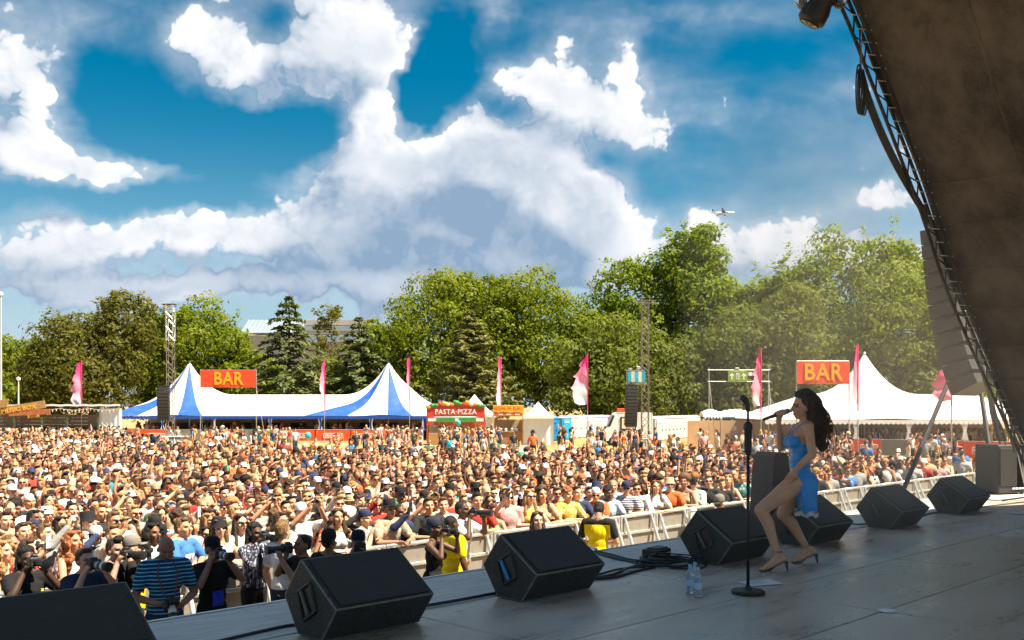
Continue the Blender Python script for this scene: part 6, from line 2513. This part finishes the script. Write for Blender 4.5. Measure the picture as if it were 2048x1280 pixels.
o = pit('photographer in black cap crouching behind the largest wedge monitor', 716, 1062, 10.6, .3, pose='camera', skin=(.30, .15, .10), topcol=BLK, hair='crop', haircol=(.015, .012, .01), hat='cap', hatcol=(.015, .018, .03))
camera_thing('black camera held by the crouching black-capped photographer', in_person(o, (-.01, -.20, 1.60)), False, False)
o = pit('woman in black tank top and jeans aiming a camera right', 866, 1036, 10.4, 1.25, pose='camera', sex='f', skin=(.115, .058, .038), top='tank', topcol=BLK, hair='short', haircol=(.02, .07, .10), hat='backcap', hatcol=(.03, .035, .05), botcol=(.03, .045, .09))
camera_thing('black camera held by the woman in the black tank top', in_person(o, (-.01, -.20, 1.60)), False, False)
pit('steward in yellow vest beside the woman in the black tank top', 905, 1028, 11.0, 2.3, pose='stand', skin=DK, topcol=(.76, .58, .01), hair='crop', haircol=(.015, .012, .01), botcol=(.03, .03, .035))
o = pit('photographer in white T-shirt aiming a black camera right, beside the barrier', 922, 1000, 11.6, 1.2, tall=1.84, pose='camera', skin=(.10, .05, .032), topcol=(.70, .68, .70), hair='crop', haircol=(.012, .010, .009), botcol=(.30, .24, .16), bottom='shorts')
camera_thing('black camera with wide hood held by the white-shirted photographer', in_person(o, (-.01, -.20, 1.60)), False, True)
pit('young woman with long brown hair standing in the pit behind the centre monitor', 1075, 1022, 12.2, .25, pose='stand', sex='f', skin=(.60, .37, .27), topcol=(.10, .09, .09), hair='long', haircol=(.08, .045, .025))
pit('steward in yellow-backed black top bending towards the barrier', 1196, 1004, 12.6, 2.85, pose='lookdown', skin=LT, topcol=(.76, .58, .01), topmat=M_YBACK, hair='short', haircol=(.015, .012, .010), botcol=(.02, .02, .022))
pit('steward in grey cap behind the monitor left of the microphone stand', 1440, 990, 14.6, 2.4, pose='stand', skin=LT, topcol=(.72, .55, .02), hair='crop', haircol=(.05, .04, .03), hat='backcap', hatcol=(.20, .19, .17))

# ------------------------------------------------------------------ the crowd
rc = random.Random(77)
cand = []
v = V_BAR - .40
row = 0
while v > -78:
    u = -30.0 + (.25 if row % 2 else 0)
    while u < 75:
        uu, vv = u + rc.uniform(-.13, .13), v + rc.uniform(-.12, .12)
        if row == 0:
            vv = v + rc.uniform(-.05, .03)
        p = stv(uu, vv, 0)
        if p.y > 4:
            x = 1024 + p.x / p.y * F_PX
            if -70 < x < 2000:
                cand.append((p.x, p.y, x, row))
        u += .45
    v -= .46 if row < 8 else .53
    row += 1


def lerp_tab(tab, x):
    for (x0, y0), (x1, y1) in zip(tab, tab[1:]):
        if x <= x1:
            return y0 + (y1 - y0) * max(0, x - x0) / (x1 - x0)
    return tab[-1][1]


DENSE = [(-100, 52), (200, 50), (350, 42), (500, 38.5), (800, 37), (1150, 37), (1350, 38), (1550, 37.5), (1700, 35), (1800, 31.5), (1960, 29.5), (2100, 29)]
keep = []
for (X, Y, x, row) in cand:
    dm = lerp_tab(DENSE, x)
    if Y < dm:
        pr = .93 if Y < dm * .8 else .70
    elif Y < dm + 10:
        pr = (.30 if x < 330 else .06) if x < 1250 else .05
    elif x < 250 and Y < 76:
        pr = .16
    elif Y < 80 and x < 1000:
        pr = .022
    elif Y < 68:
        pr = .014
    else:
        pr = 0
    if rc.random() < pr:
        keep.append((X, Y, x, row))
# groups waiting at the stalls and the bars
for (x0, x1, Ya, Yb, n) in ((880, 985, 62, 68, 26), (1120, 1225, 62, 70, 14), (690, 850, 66, 74, 14), (0, 240, 58, 67, 34), (1225, 1300, 55, 59, 10), (1600, 1700, 44, 52, 12), (1730, 1900, 42, 50, 7), (380, 640, 64, 74, 9), (1380, 1560, 48, 60, 14)):
    for k in range(n):
        Y = rc.uniform(Ya, Yb) * K
        x = rc.uniform(x0, x1)
        keep.append((gx(x, Y), Y, x, 99))
for k in range(46):
    x = rc.uniform(230, 890)
    Y = rc.uniform(82.5, 84.5) * K
    keep.append((gx(x, Y), Y, x, 99))
for k in range(60):
    x = rc.uniform(1690, 2010)
    Y = rc.uniform(59, 61) * K
    keep.append((gx(x, Y), Y, x, 99))
keep.sort(key=lambda q: math.hypot(q[0], q[1]) - (4 if q[3] == 0 else 0))
n_ind = 282
near, far = keep[:n_ind], keep[n_ind:]
COLS = [(60, 'at far left edge'), (200, 'under leftmost pink flag'), (340, 'under striped tent corner'), (450, 'under left BAR sign'), (590, 'under tall cedar'), (720, 'under second pink flag'), (850, 'under second striped peak'), (960, 'under pizza sign'),
        (1060, 'under orange-signed stall'), (1160, 'under blue toilets'), (1260, 'under widest pink flag'), (1360, 'under right tower'), (1470, 'under exit sign'), (1580, 'beside singer'), (1700, 'under right BAR sign'), (1800, 'under white peak'), (2100, 'near right speaker')]
ROWN = ['front row', 'second row', 'third row', 'fourth row', 'fifth row', 'sixth row', 'seventh row', 'eighth row', 'ninth row', 'tenth row', 'eleventh row', 'twelfth row', 'thirteenth row', 'fourteenth row', 'fifteenth row', 'sixteenth row']
used = set()
HAIRN = {'short': 'short', 'quiff': 'swept-up', 'crop': 'cropped', 'curly': 'curly', 'afro': 'afro', 'long': 'long', 'wavy': 'wavy', 'bun': 'tied-up'}
nphone = 0


def person_spec(r):
    sx = 'f' if r.random() < .48 else 'm'
    sk, kind, _ = pick(SKINS, r)
    hc, hn, _ = pick(HAIRC, r)
    if kind == 'd':
        hc, hn = (.012, .010, .009), 'black'
    if sx == 'f':
        hk = r.choice(['long', 'long', 'wavy', 'wavy', 'bun', 'long'] + (['afro', 'curly'] if kind != 'l' else []))
    else:
        hk = r.choice(['short', 'short', 'quiff', 'crop', 'curly', 'short'] + (['afro', 'crop', 'crop'] if kind != 'l' else []))
    tc, tn, _ = pick(TOPC, r)
    top = r.choice(['tee', 'tank', 'tank']) if sx == 'f' else r.choice(['tee', 'tee', 'tee', 'tee', 'long', 'tank'])
    hat = r.choice(['cap', 'cap', 'cap', 'cap', 'bucket', 'backcap', 'backcap', 'straw']) if r.random() < .16 else None
    hcol, hname, _ = pick([((.75, .74, .72), 'white', 6), ((.02, .02, .022), 'black', 5), ((.45, .08, .03), 'orange', .6), ((.03, .04, .10), 'navy', 3), ((.05, .22, .11), 'green', .4), ((.50, .38, .24), 'straw', 2)], r)
    gl = r.random() < .42
    ve = r.choice(['', '', '', 'striped ', 'printed ', 'logo ']) if top == 'tee' else ''
    return dict(sx=sx, sk=sk, hc=hc, hn=hn, hk=hk, tc=tc, tn=tn, top=top, hat=hat, hcol=hcol, hname=hname, gl=gl, ve=ve)


print('people: individuals', len(near), 'mass', len(far))
for (X, Y, x, row) in near:
    row = min(row, 15)
    col = next(n for lim, n in COLS if x < lim)
    for tries in range(60):
        s = person_spec(rc)
        front = row == 0
        if front:
            pose = rc.choice(['lean', 'lean', 'lean', 'lean', 'chin', 'one_up'])
        else:
            pose = rc.choice(['stand'] * 26 + ['one_up', 'one_up', 'shade', 'phone_high', 'crossed', 'chin'])
        if s['hat']:
            hd = f"{s['hname']} {'straw hat' if s['hat'] == 'straw' else 'bucket hat' if s['hat'] == 'bucket' else 'cap'}"
        else:
            hd = f"{HAIRN[s['hk']]} {s['hn']} hair"
        tn = {'tee': 'T-shirt', 'tank': 'vest top', 'long': 'shirt'}[s['top']]
        lab = f"person in {s['tn']} {s['ve']}{tn} with {hd}{' and sunglasses' if s['gl'] else ''}, {ROWN[row]} {col}"
        if lab not in used and len(lab.split()) <= 16:
            break
    used.add(lab)
    sc = rc.uniform(.92, 1.03) * (.935 if s['sx'] == 'f' else .99)
    if pose == 'lean':
        sc = rc.uniform(.97, 1.03)
    yaw = face_to(X, Y, SNG[0] + rc.uniform(-1.5, 1.5), SNG[1]) + rc.gauss(0, .16)
    tm = {'striped ': M_HOOPS, 'printed ': M_PRINTED, 'logo ': M_EMBLEM}.get(s['ve'])
    o = person(lab, (X, Y, 0), yaw, pose, s['sx'], s['sk'], s['top'], s['tc'], tm, rc.choice(['trousers', 'shorts']), rc.choice([(.03, .045, .09), (.02, .02, .022), (.30, .25, .18), (.10, .13, .20)]),
               'crop' if s['hat'] and s['sx'] == 'm' else s['hk'] if not (s['hat'] and s['hk'] in ('afro', 'curly', 'bun', 'wavy')) else 'long', s['hc'], s['hat'], s['hcol'], s['gl'], sc, 'festival crowd behind the barrier')
    if pose in ('phone_high', 'one_up') and rc.random() < .9:
        m_ = in_person(o, (0, -.40, 1.84) if pose == 'phone_high' else (-.16, -.42, 1.76))
        if pose == 'one_up':
            m_ = m_ @ Matrix.Rotation(rad(90), 4, 'Y')
        phone_thing(f"phone held up by {lab[:lab.index(' with ')]}, {ROWN[row]} {col}", m_, [None, mat('white_phone', (.7, .7, .72), .3)][rc.random() < .4])


# the rest of the crowd: one mass of real, simpler figures
def lod(me, target, tint=None):
    t = bpy.data.objects.new('lod', me)
    tris = sum(len(p.vertices) - 2 for p in me.polygons)
    dm = t.modifiers.new('d', 'DECIMATE')
    dm.ratio = min(1.0, target / tris)
    tr_ = t.modifiers.new('t', 'TRIANGULATE')
    m2 = evaluated(t)
    V = verts_of(m2).astype(np.float32)
    F = np.empty(len(m2.polygons) * 3, np.int32)
    m2.polygons.foreach_get('vertices', F)
    C = np.ones((len(V), 4), np.float32)
    if 'feat' in m2.attributes:
        a = np.empty(len(V) * 4, np.float32)
        m2.attributes['feat'].data.foreach_get('color', a)
        C = a.reshape(-1, 4)
    bpy.data.meshes.remove(m2)
    return V, F.reshape(-1, 3), C


LB = {}
SIZES = {'b': (800, 320), 'c': (170, 80), 'h': (170, 76), 'hat': (110, 60), 'g': (60, 30)}


def upper(a):
    V, F, C = a
    keep_ = (V[F][:, :, 2].max(1) > .80)
    F = F[keep_]
    used_ = np.unique(F)
    mp = np.full(len(V), -1, np.int32)
    mp[used_] = np.arange(len(used_))
    return V[used_], mp[F], C[used_]



def lod_get(key, small, cut):
    k2 = (key, small, cut)
    if k2 not in LB:
        n = SIZES[key[0]][1 if small else 0]
        if key[0] == 'b':
            a = lod(template(key[1], key[2])['body'], n)
        elif key[0] == 'c':
            a = lod(cloth(*key[1:]), n)
        elif key[0] == 'h':
            a = lod(hair_mesh(key[1]), n)
        elif key[0] == 'hat':
            if key[1] not in HATM:
                HATM[key[1]] = hat_mesh(key[1])
            a = lod(HATM[key[1]], n)
        else:
            a = lod(GLASS, n)
        LB[k2] = upper(a) if cut and key[0] in 'bc' else a
    return LB[k2]


rm = random.Random(99)
AV, AF, AC, nv_ = [], [], [], 0
for (X, Y, x, row) in far:
    s = person_spec(rm)
    pose = rm.choice(['stand'] * 34 + ['one_up', 'shade', 'phone_high', 'wave', 'crossed', 'chin'])
    if pose in ('chin', 'crossed') and s['sx'] == 'f':
        pose = 'stand'
    if row == 99 or Y > 52:
        yaw = rm.uniform(0, 2 * PI)
    else:
        yaw = face_to(X, Y, SNG[0], SNG[1]) + rm.gauss(0, .25)
    sc = rm.uniform(.91, 1.03) * (.935 if s['sx'] == 'f' else .99)
    hm = np.array(template(pose, s['sx'])['head'])
    hk = s['hk'] if not s['hat'] else ('crop' if s['sx'] == 'm' else 'long')
    items = [(('b', pose, s['sx']), s['sk'], False), (('c', pose, s['sx'], s['top'] if s['top'] != 'long' else 'tee'), s['tc'], False), (('h', hk), s['hc'], True)]
    packed = row != 99 and Y < lerp_tab(DENSE, x) - 3
    if not packed:
        items.append((('c', 'stand', s['sx'], 'shorts' if rm.random() < .5 else 'trousers'), rm.choice([(.03, .045, .09), (.02, .02, .022), (.30, .25, .18), (.45, .45, .46)]), False))
    if s['hat']:
        items.append((('hat', s['hat']), s['hcol'], True))
    if s['gl'] and Y < 46:
        items.append((('g',), (.012, .012, .014), True))
    cy, sy = math.cos(yaw) * sc, math.sin(yaw) * sc
    for key, col, head in items:
        V, F, C = lod_get(key, Y > 22.5, packed)
        if head:
            V = V @ hm[:3, :3].T + hm[:3, 3]
        W = np.stack([V[:, 0] * cy - V[:, 1] * sy + X, V[:, 0] * sy + V[:, 1] * cy + Y, V[:, 2] * sc], 1)
        AV.append(W)
        AF.append(F + nv_)
        c = C.copy()
        c[:, :3] *= np.array(col, np.float32)
        AC.append(c)
        nv_ += len(W)
M_MASS = objcol('crowd_colours', .75, None, .25, .12, 9, attr='col')
V, F, C = np.concatenate(AV), np.concatenate(AF), np.concatenate(AC)
print('people: mass triangles', len(F))
o = link('crowd', bulk('crowd', V, F, M_MASS, {'col': C}, True))
o["kind"] = 'stuff'
tag(o, 'the distant part of the festival crowd filling the field', 'crowd')


# ------------------------------------------------------------------ the singer
def singer():
    base = Vector((2.56, 8.95, Z_ST))
    hm = Matrix.Translation((.066, 0, 1.468)) @ Matrix.Rotation(rad(-90), 4, 'Z') @ Matrix.Rotation(rad(4), 4, 'X') @ Matrix.Scale(.97, 4) @ Matrix.Translation((0, -.014, -1.645))
    P = [('e', (.040, 0, .79), (.105, .150, .115)), ('e', (.085, .065, .775), (.082, .080, .090)), ('e', (.080, -.065, .775), (.082, .080, .090)),
         ('e', (.030, 0, .945), (.082, .112, .125)), ('e', (.040, 0, 1.09), (.094, .128, .13)), ('e', (-.040, .058, 1.135), (.056, .055, .055)), ('e', (-.040, -.058, 1.135), (.056, .055, .055)),
         ('e', (.055, 0, 1.21), (.078, .130, .085)), ('c', (.060, -.115, 1.265), (.085, .115, 1.265), .046, .046),
         ('c', (.078, 0, 1.27), (.064, 0, 1.40), .046, .045), ('c', (.08, 0, 1.31), (.09, -.10, 1.28), .036, .036), ('c', (.08, 0, 1.31), (.06, .10, 1.28), .036, .036)]
    P += xf(HEAD, hm)
    # near arm, hanging with the hand on the thigh
    S, E, W = Vector((.062, -.150, 1.262)), Vector((.075, -.215, 1.03)), Vector((-.070, -.200, .890))
    P += [('c', tuple(S), tuple(E), .046, .036), ('c', tuple(E), tuple(E.lerp(W, .4)), .036, .035), ('c', tuple(E.lerp(W, .35)), tuple(W), .035, .023)]
    P += hand(W, (-.55, .15, -.82), (.1, .9, -.2), .92, .28, 1)
    # far arm with the microphone
    S2_, E2, W2 = Vector((.075, .155, 1.258)), Vector((-.098, .155, 1.075)), Vector((-.150, .055, 1.318))
    P += [('c', tuple(S2_), tuple(E2), .046, .036), ('c', tuple(E2), tuple(E2.lerp(W2, .4)), .036, .035), ('c', tuple(E2.lerp(W2, .35)), tuple(W2), .035, .023)]
    # fist round the microphone
    mA, mB = Vector((-.070, .012, 1.412)), Vector((-.292, .000, 1.336))
    ax = (mB - mA).normalized()
    g = mA + ax * .085
    up = Vector((0, 0, 1))
    nrm = (up - ax * up.dot(ax)).normalized()
    sd = ax.cross(nrm)
    P += [('c', tuple(W2), tuple(g + sd * .028 - nrm * .02), .024, .030), ('c', tuple(g + sd * .03 - ax * .03), tuple(g + sd * .03 + ax * .035), .024, .022)]
    for k in range(4):
        b = g + ax * (-.036 + .022 * k)
        ring = [b + (sd * math.cos(a) + nrm * math.sin(a)) * .028 for a in (.3, 1.2, 2.2, 3.2, 4.0)]
        for i in range(4):
            P.append(('c', tuple(ring[i]), tuple(ring[i + 1]), .0098 - .0004 * i, .0092 - .0004 * i))
    th = [g + sd * .02 - nrm * .028, g - sd * .012 - nrm * .03, g - sd * .032 - nrm * .010 - ax * .02]
    P += [('c', tuple(th[0]), tuple(th[1]), .013, .011), ('c', tuple(th[1]), tuple(th[2]), .011, .009)]

    # legs
    def leg(hip, kn, an, toe, heel):
        hip, kn, an, toe, heel = map(Vector, (hip, kn, an, toe, heel))
        back = Vector((.022, 0, 0))
        Q = [('c', tuple(hip), tuple(hip.lerp(kn, .5)), .098, .082), ('c', tuple(hip.lerp(kn, .45)), tuple(kn), .083, .056), ('c', tuple(kn), tuple(kn.lerp(an, .32) + back), .052, .054),
             ('c', tuple(kn.lerp(an, .3) + back), tuple(an), .054, .031), ('c', tuple(an), tuple(heel), .031, .029), ('c', tuple(heel), tuple(heel.lerp(toe, .72)), .027, .030),
             ('c', tuple(an.lerp(heel, .3)), tuple(heel.lerp(toe, .7)), .030, .026), ('c', tuple(heel.lerp(toe, .68)), tuple(toe), .029, .020)]
        d = (toe - heel).normalized()
        d.z = 0
        d.normalize()
        s = Vector((-d.y, d.x, 0))
        for k in range(5):
            b = toe + s * (-.028 + .014 * k)
            Q.append(('c', tuple(b), tuple(b + d * (.030 - .004 * abs(k - 1)) - Vector((0, 0, .004))), .0095, .008))
        return Q
    P += leg((.000, -.080, .785), (-.362, -.150, .535), (-.232, -.200, .165), (-.352, -.212, .026), (-.172, -.200, .118))
    P += leg((.060, .080, .775), (-.085, .150, .465), (.152, .245, .160), (.060, .258, .026), (.226, .245, .115))
    body = fuse(P, .0058, 3, .55, 'person')
    paint_head(body, hm, (.62, .16, .15))
    body.materials.append(M_SKIN)
    o = link('person', body, None, base, 0)
    o.color = (.60, .315, .185, 1)
    tag(o, 'singer in a short blue satin dress and heels, singing into a microphone', 'person')
    # dress
    D = [('e', (.040, 0, .79), (.118, .166, .125)), ('e', (.088, .065, .77), (.092, .092, .102)), ('e', (.083, -.065, .77), (.092, .092, .102)), ('e', (.028, 0, .945), (.092, .122, .13)),
         ('e', (.040, 0, 1.075), (.104, .138, .105)), ('e', (-.042, .058, 1.130), (.066, .064, .062)), ('e', (-.042, -.058, 1.130), (.066, .064, .062))]
    D += [('c', (.085, -.085, .76), (.075, -.095, .545), .085, .072), ('c', (.09, .085, .76), (.100, .10, .555), .085, .075), ('c', (.08, 0, .76), (.10, 0, .545), .09, .075),
          ('c', (.04, .10, .76), (.03, .12, .62), .09, .08), ('c', (.025, -.085, .80), (.05, -.115, .60), .100, .072)]
    dm = fuse(D, .0075, 4, 1.0, 'dress')
    V = verts_of(dm).astype(np.float64)
    w = np.clip((.78 - V[:, 2]) / .25, 0, 1)
    ang = np.arctan2(V[:, 1], V[:, 0] - .1)
    V[:, 0] += w * .010 * np.sin(ang * 13)
    V[:, 1] += w * .010 * np.cos(ang * 11)
    low = V[:, 2] < .505                               # flat ragged hem
    V[low, 2] = .505 - .012 * np.sin(ang[low] * 9)
    wr = np.exp(-((V[:, 2] - .95) / .12) ** 2)
    V[:, 0] += wr * .004 * np.sin(V[:, 2] * 150 + V[:, 1] * 30)
    dm.vertices.foreach_set('co', V.astype(np.float32).ravel())
    dm.update()
    satin = mat('blue_satin', (.015, .26, .66), .38, vary=.18, scale=9, bump=.7, bscale=14, sheen=.3)
    dm.materials.append(satin)
    d = link('dress', dm, o)
    lace = mat('pale_lace', (.55, .50, .45), .8, vary=.3, scale=60)
    hem = MB()
    N = 48
    hem.grid(lambda a, b: (.085 + .090 * math.cos(2 * PI * a) + .010 * math.sin(a * 60), .178 * math.sin(2 * PI * a) + .01 * math.cos(a * 50), .515 - .040 * b - .01 * math.sin(a * 40)), N, 2)
    part('lace_hem', hem, lace, d, 'all')
    for s in (-1, 1):
        part('strap', MB().tube([(-.070, s * .060, 1.185), (-.010, s * .085, 1.275), (.060, s * .092, 1.318), (.120, s * .080, 1.27), (.132, s * .06, 1.17)], .005, 5), satin, d)
    # hair: long, dark, wavy, falling behind the shoulder
    Hh = [('e', (.088, 0, 1.510), (.098, .088, .108)), ('e', (.055, 0, 1.553), (.080, .074, .048)), ('e', (.135, 0, 1.455), (.090, .092, .11)), ('c', (.140, 0, 1.44), (.182, -.02, 1.26), .104, .090),
          ('c', (.178, -.02, 1.28), (.215, -.03, 1.09), .078, .045), ('c', (.17, -.06, 1.34), (.195, -.07, 1.16), .055, .030), ('c', (.16, .06, 1.34), (.19, .05, 1.12), .055, .034), ('c', (.10, -.075, 1.50), (.12, -.088, 1.36), .040, .040)]
    rs = np.random.RandomState(3)
    for k in range(70):
        t = rs.rand()
        Hh.append(('e', (.125 + .085 * t + rs.normal(0, .035 * (1.2 - t)), rs.normal(0, .055), 1.54 - .44 * t), (.024, .024, .040)))
    hmesh = fuse(Hh, .0075, 3, 1.0, 'hair')
    V = verts_of(hmesh).astype(np.float64)
    n = np.sin(V[:, 1] * 300 + V[:, 0] * 140) * np.sin(V[:, 2] * 45 + V[:, 0] * 60) * .004
    V[:, 0] += n + .008 * np.sin(V[:, 2] * 42)
    V[:, 1] += n
    hmesh.vertices.foreach_set('co', V.astype(np.float32).ravel())
    hmesh.update()
    hmesh.materials.append(M_HAIR)
    h = link('hair', hmesh, o)
    h.color = (.045, .026, .016, 1)
    # loose strands over and below the fused hair
    st_ = MB()
    for k in range(110):
        y0 = rs.normal(0, .055)
        x0 = .06 + rs.uniform(0, .12)
        z0 = 1.58 - .5 * ((x0 - .07) / .13) ** 2 * .2 - abs(y0) * .5
        L_ = rs.uniform(.30, .52)
        pp = []
        ph = rs.uniform(0, 6)
        for i in range(9):
            t = i / 8
            pp.append((x0 + .11 * math.sin(min(1.0, t * 1.5) * PI / 2) + .02 * t + .012 * math.sin(t * 9 + ph), y0 * (1 + .5 * t) + (.035 if y0 > 0 else -.035) * math.sin(PI * min(1, t * 1.4)) + .010 * math.cos(t * 8 + ph), z0 - L_ * t))
        st_.tube(pp, 0, 4, rs=[.0032] * 6 + [.0026, .0018, .0008])
    so = part('hair_strands', st_, M_HAIR, h, 'all')
    so.color = (.065, .036, .022, 1)
    # heeled sandals
    sm = mat('silver_sandal', (.16, .12, .11), .3, .5)
    for (toe, heel, an) in (((-.352, -.212, .0), (-.172, -.200, .118), (-.222, -.200, .175)), ((.060, .258, .0), (.226, .245, .115), (.160, .245, .17))):
        toe, heel, an = Vector(toe), Vector(heel), Vector(an)
        dr = (heel - toe)
        dr.z = 0
        L = dr.length
        dr.normalize()
        s = Vector((-dr.y, dr.x, 0))
        sh = thing_child = link('shoe', None, o)
        pl = [toe - dr * .035 + Vector((0, 0, .004)), toe + dr * .045 + Vector((0, 0, .005)), toe + dr * (L * .62) + Vector((0, 0, .052)), heel + dr * .012 - Vector((0, 0, .034))]
        mb = MB()
        wd = [.026, .038, .026, .024]
        vs, fs = [], []
        for p, w_ in zip(pl, wd):
            vs += [p - s * w_, p + s * w_, p - s * w_ + Vector((0, 0, .008)), p + s * w_ + Vector((0, 0, .008))]
        for i in range(3):
            a, b = i * 4, i * 4 + 4
            fs += [(a, b, b + 1, a + 1), (a + 2, a + 3, b + 3, b + 2), (a, a + 2, b + 2, b), (a + 1, b + 1, b + 3, a + 3)]
        fs += [(0, 1, 3, 2), (12, 14, 15, 13)]
        part('sole', mb.add(vs, fs), sm, sh)
        hb = heel + dr * .022 - Vector((0, 0, .030))
        part('heel', MB().tube([hb, Vector((hb.x + dr.x * .014, hb.y + dr.y * .014, .002))], 0, 8, rs=[.017, .0055]), mat('dark_heel', (.06, .03, .025), .3), sh, 'all')
        part('toe_strap', MB().tube([toe + dr * .01 - s * .036 + Vector((0, 0, .01)), toe + dr * .012 + Vector((0, 0, .052)), toe + dr * .01 + s * .036 + Vector((0, 0, .01))], .006, 6), sm, sh)
        part('ankle_strap', MB().tube([an + Vector((.036 * math.cos(a), .036 * math.sin(a), .0)) for a in [2 * PI * i / 14 for i in range(15)]], .0045, 5), sm, sh)
    # the microphone she holds
    m = thing('microphone', 'hand-held microphone at the singer\'s mouth', 'microphone', base)
    part('handle', MB().tube([mA + ax * .03, mA + ax * .06, mB], 0, 14, rs=[.023, .019, .013]), mat('mic_black', (.03, .028, .026), .4), m, 'all')
    part('grille', MB().sphere(mA + ax * .012, .026, 14, 10), mat('mic_grille', (.30, .29, .28), .35, .8, bump=.8, bscale=300), m, 'all')
    part('collar', MB().tube([mA + ax * .030, mA + ax * .038], .0255, 14), M_STEEL, m)
    part('antenna_cap', MB().tube([mB, mB + ax * .014], .012, 10), M_BLACK, m)


singer()


# ------------------------------------------------------------------ stage smoke drifting out at the right
def smoke_mat(name, dens, col):
    m = bpy.data.materials.new(name)
    m.use_nodes = True
    T = NT(m.node_tree)
    T.n.clear()
    out = T.new('ShaderNodeOutputMaterial')
    v = T.new('ShaderNodeVolumePrincipled')
    v.inputs['Color'].default_value = (*col, 1)
    v.inputs['Density'].default_value = dens
    v.inputs['Anisotropy'].default_value = 0.25
    T.l.new(v.outputs[0], out.inputs['Volume'])
    m.cycles.homogeneous_volume = True
    return m


def smoke():
    r = thing('stage_smoke', 'thin brownish stage smoke drifting across the right of the stage', 'smoke')
    r["kind"] = 'stuff'
    rs = np.random.RandomState(8)
    k = 0
    for (u, v, z, ru, rv, rz_, dens) in ((11.5, -4.5, 3.2, 4.2, 2.6, 2.6, .011), (9.6, -5.2, 3.9, 1.5, 1.1, 2.3, .055), (13.8, -3.4, 3.4, 2.2, 2.4, 2.2, .026), (10.2, -4.9, 2.6, 3.0, 1.4, 1.25, .030)):
        mb = MB().sphere((0, 0, 0), 1.0, 28, 18)
        V = []
        ph = rs.uniform(0, 6, 6)
        for (x, y, zz) in mb.v:
            w = 1 + .16 * math.sin(3 * x + ph[0] + 2 * zz) + .13 * math.sin(4 * y + ph[1] - 3 * zz) + .10 * math.sin(5 * zz + ph[2] + 3 * x)
            a, b, c = x * ru * w, y * rv * w, max(zz * rz_ * w, 1.33 - z)
            V.append(stv(u + a, v + b, z + DZ + c + .002 * k))
        mb.v = V
        o = part('plume', mb, smoke_mat('smoke_%d' % k, dens, (.95, .84, .70)), r, 'all')
        k += 1


smoke()
bpy.data.scenes.remove(TMP)
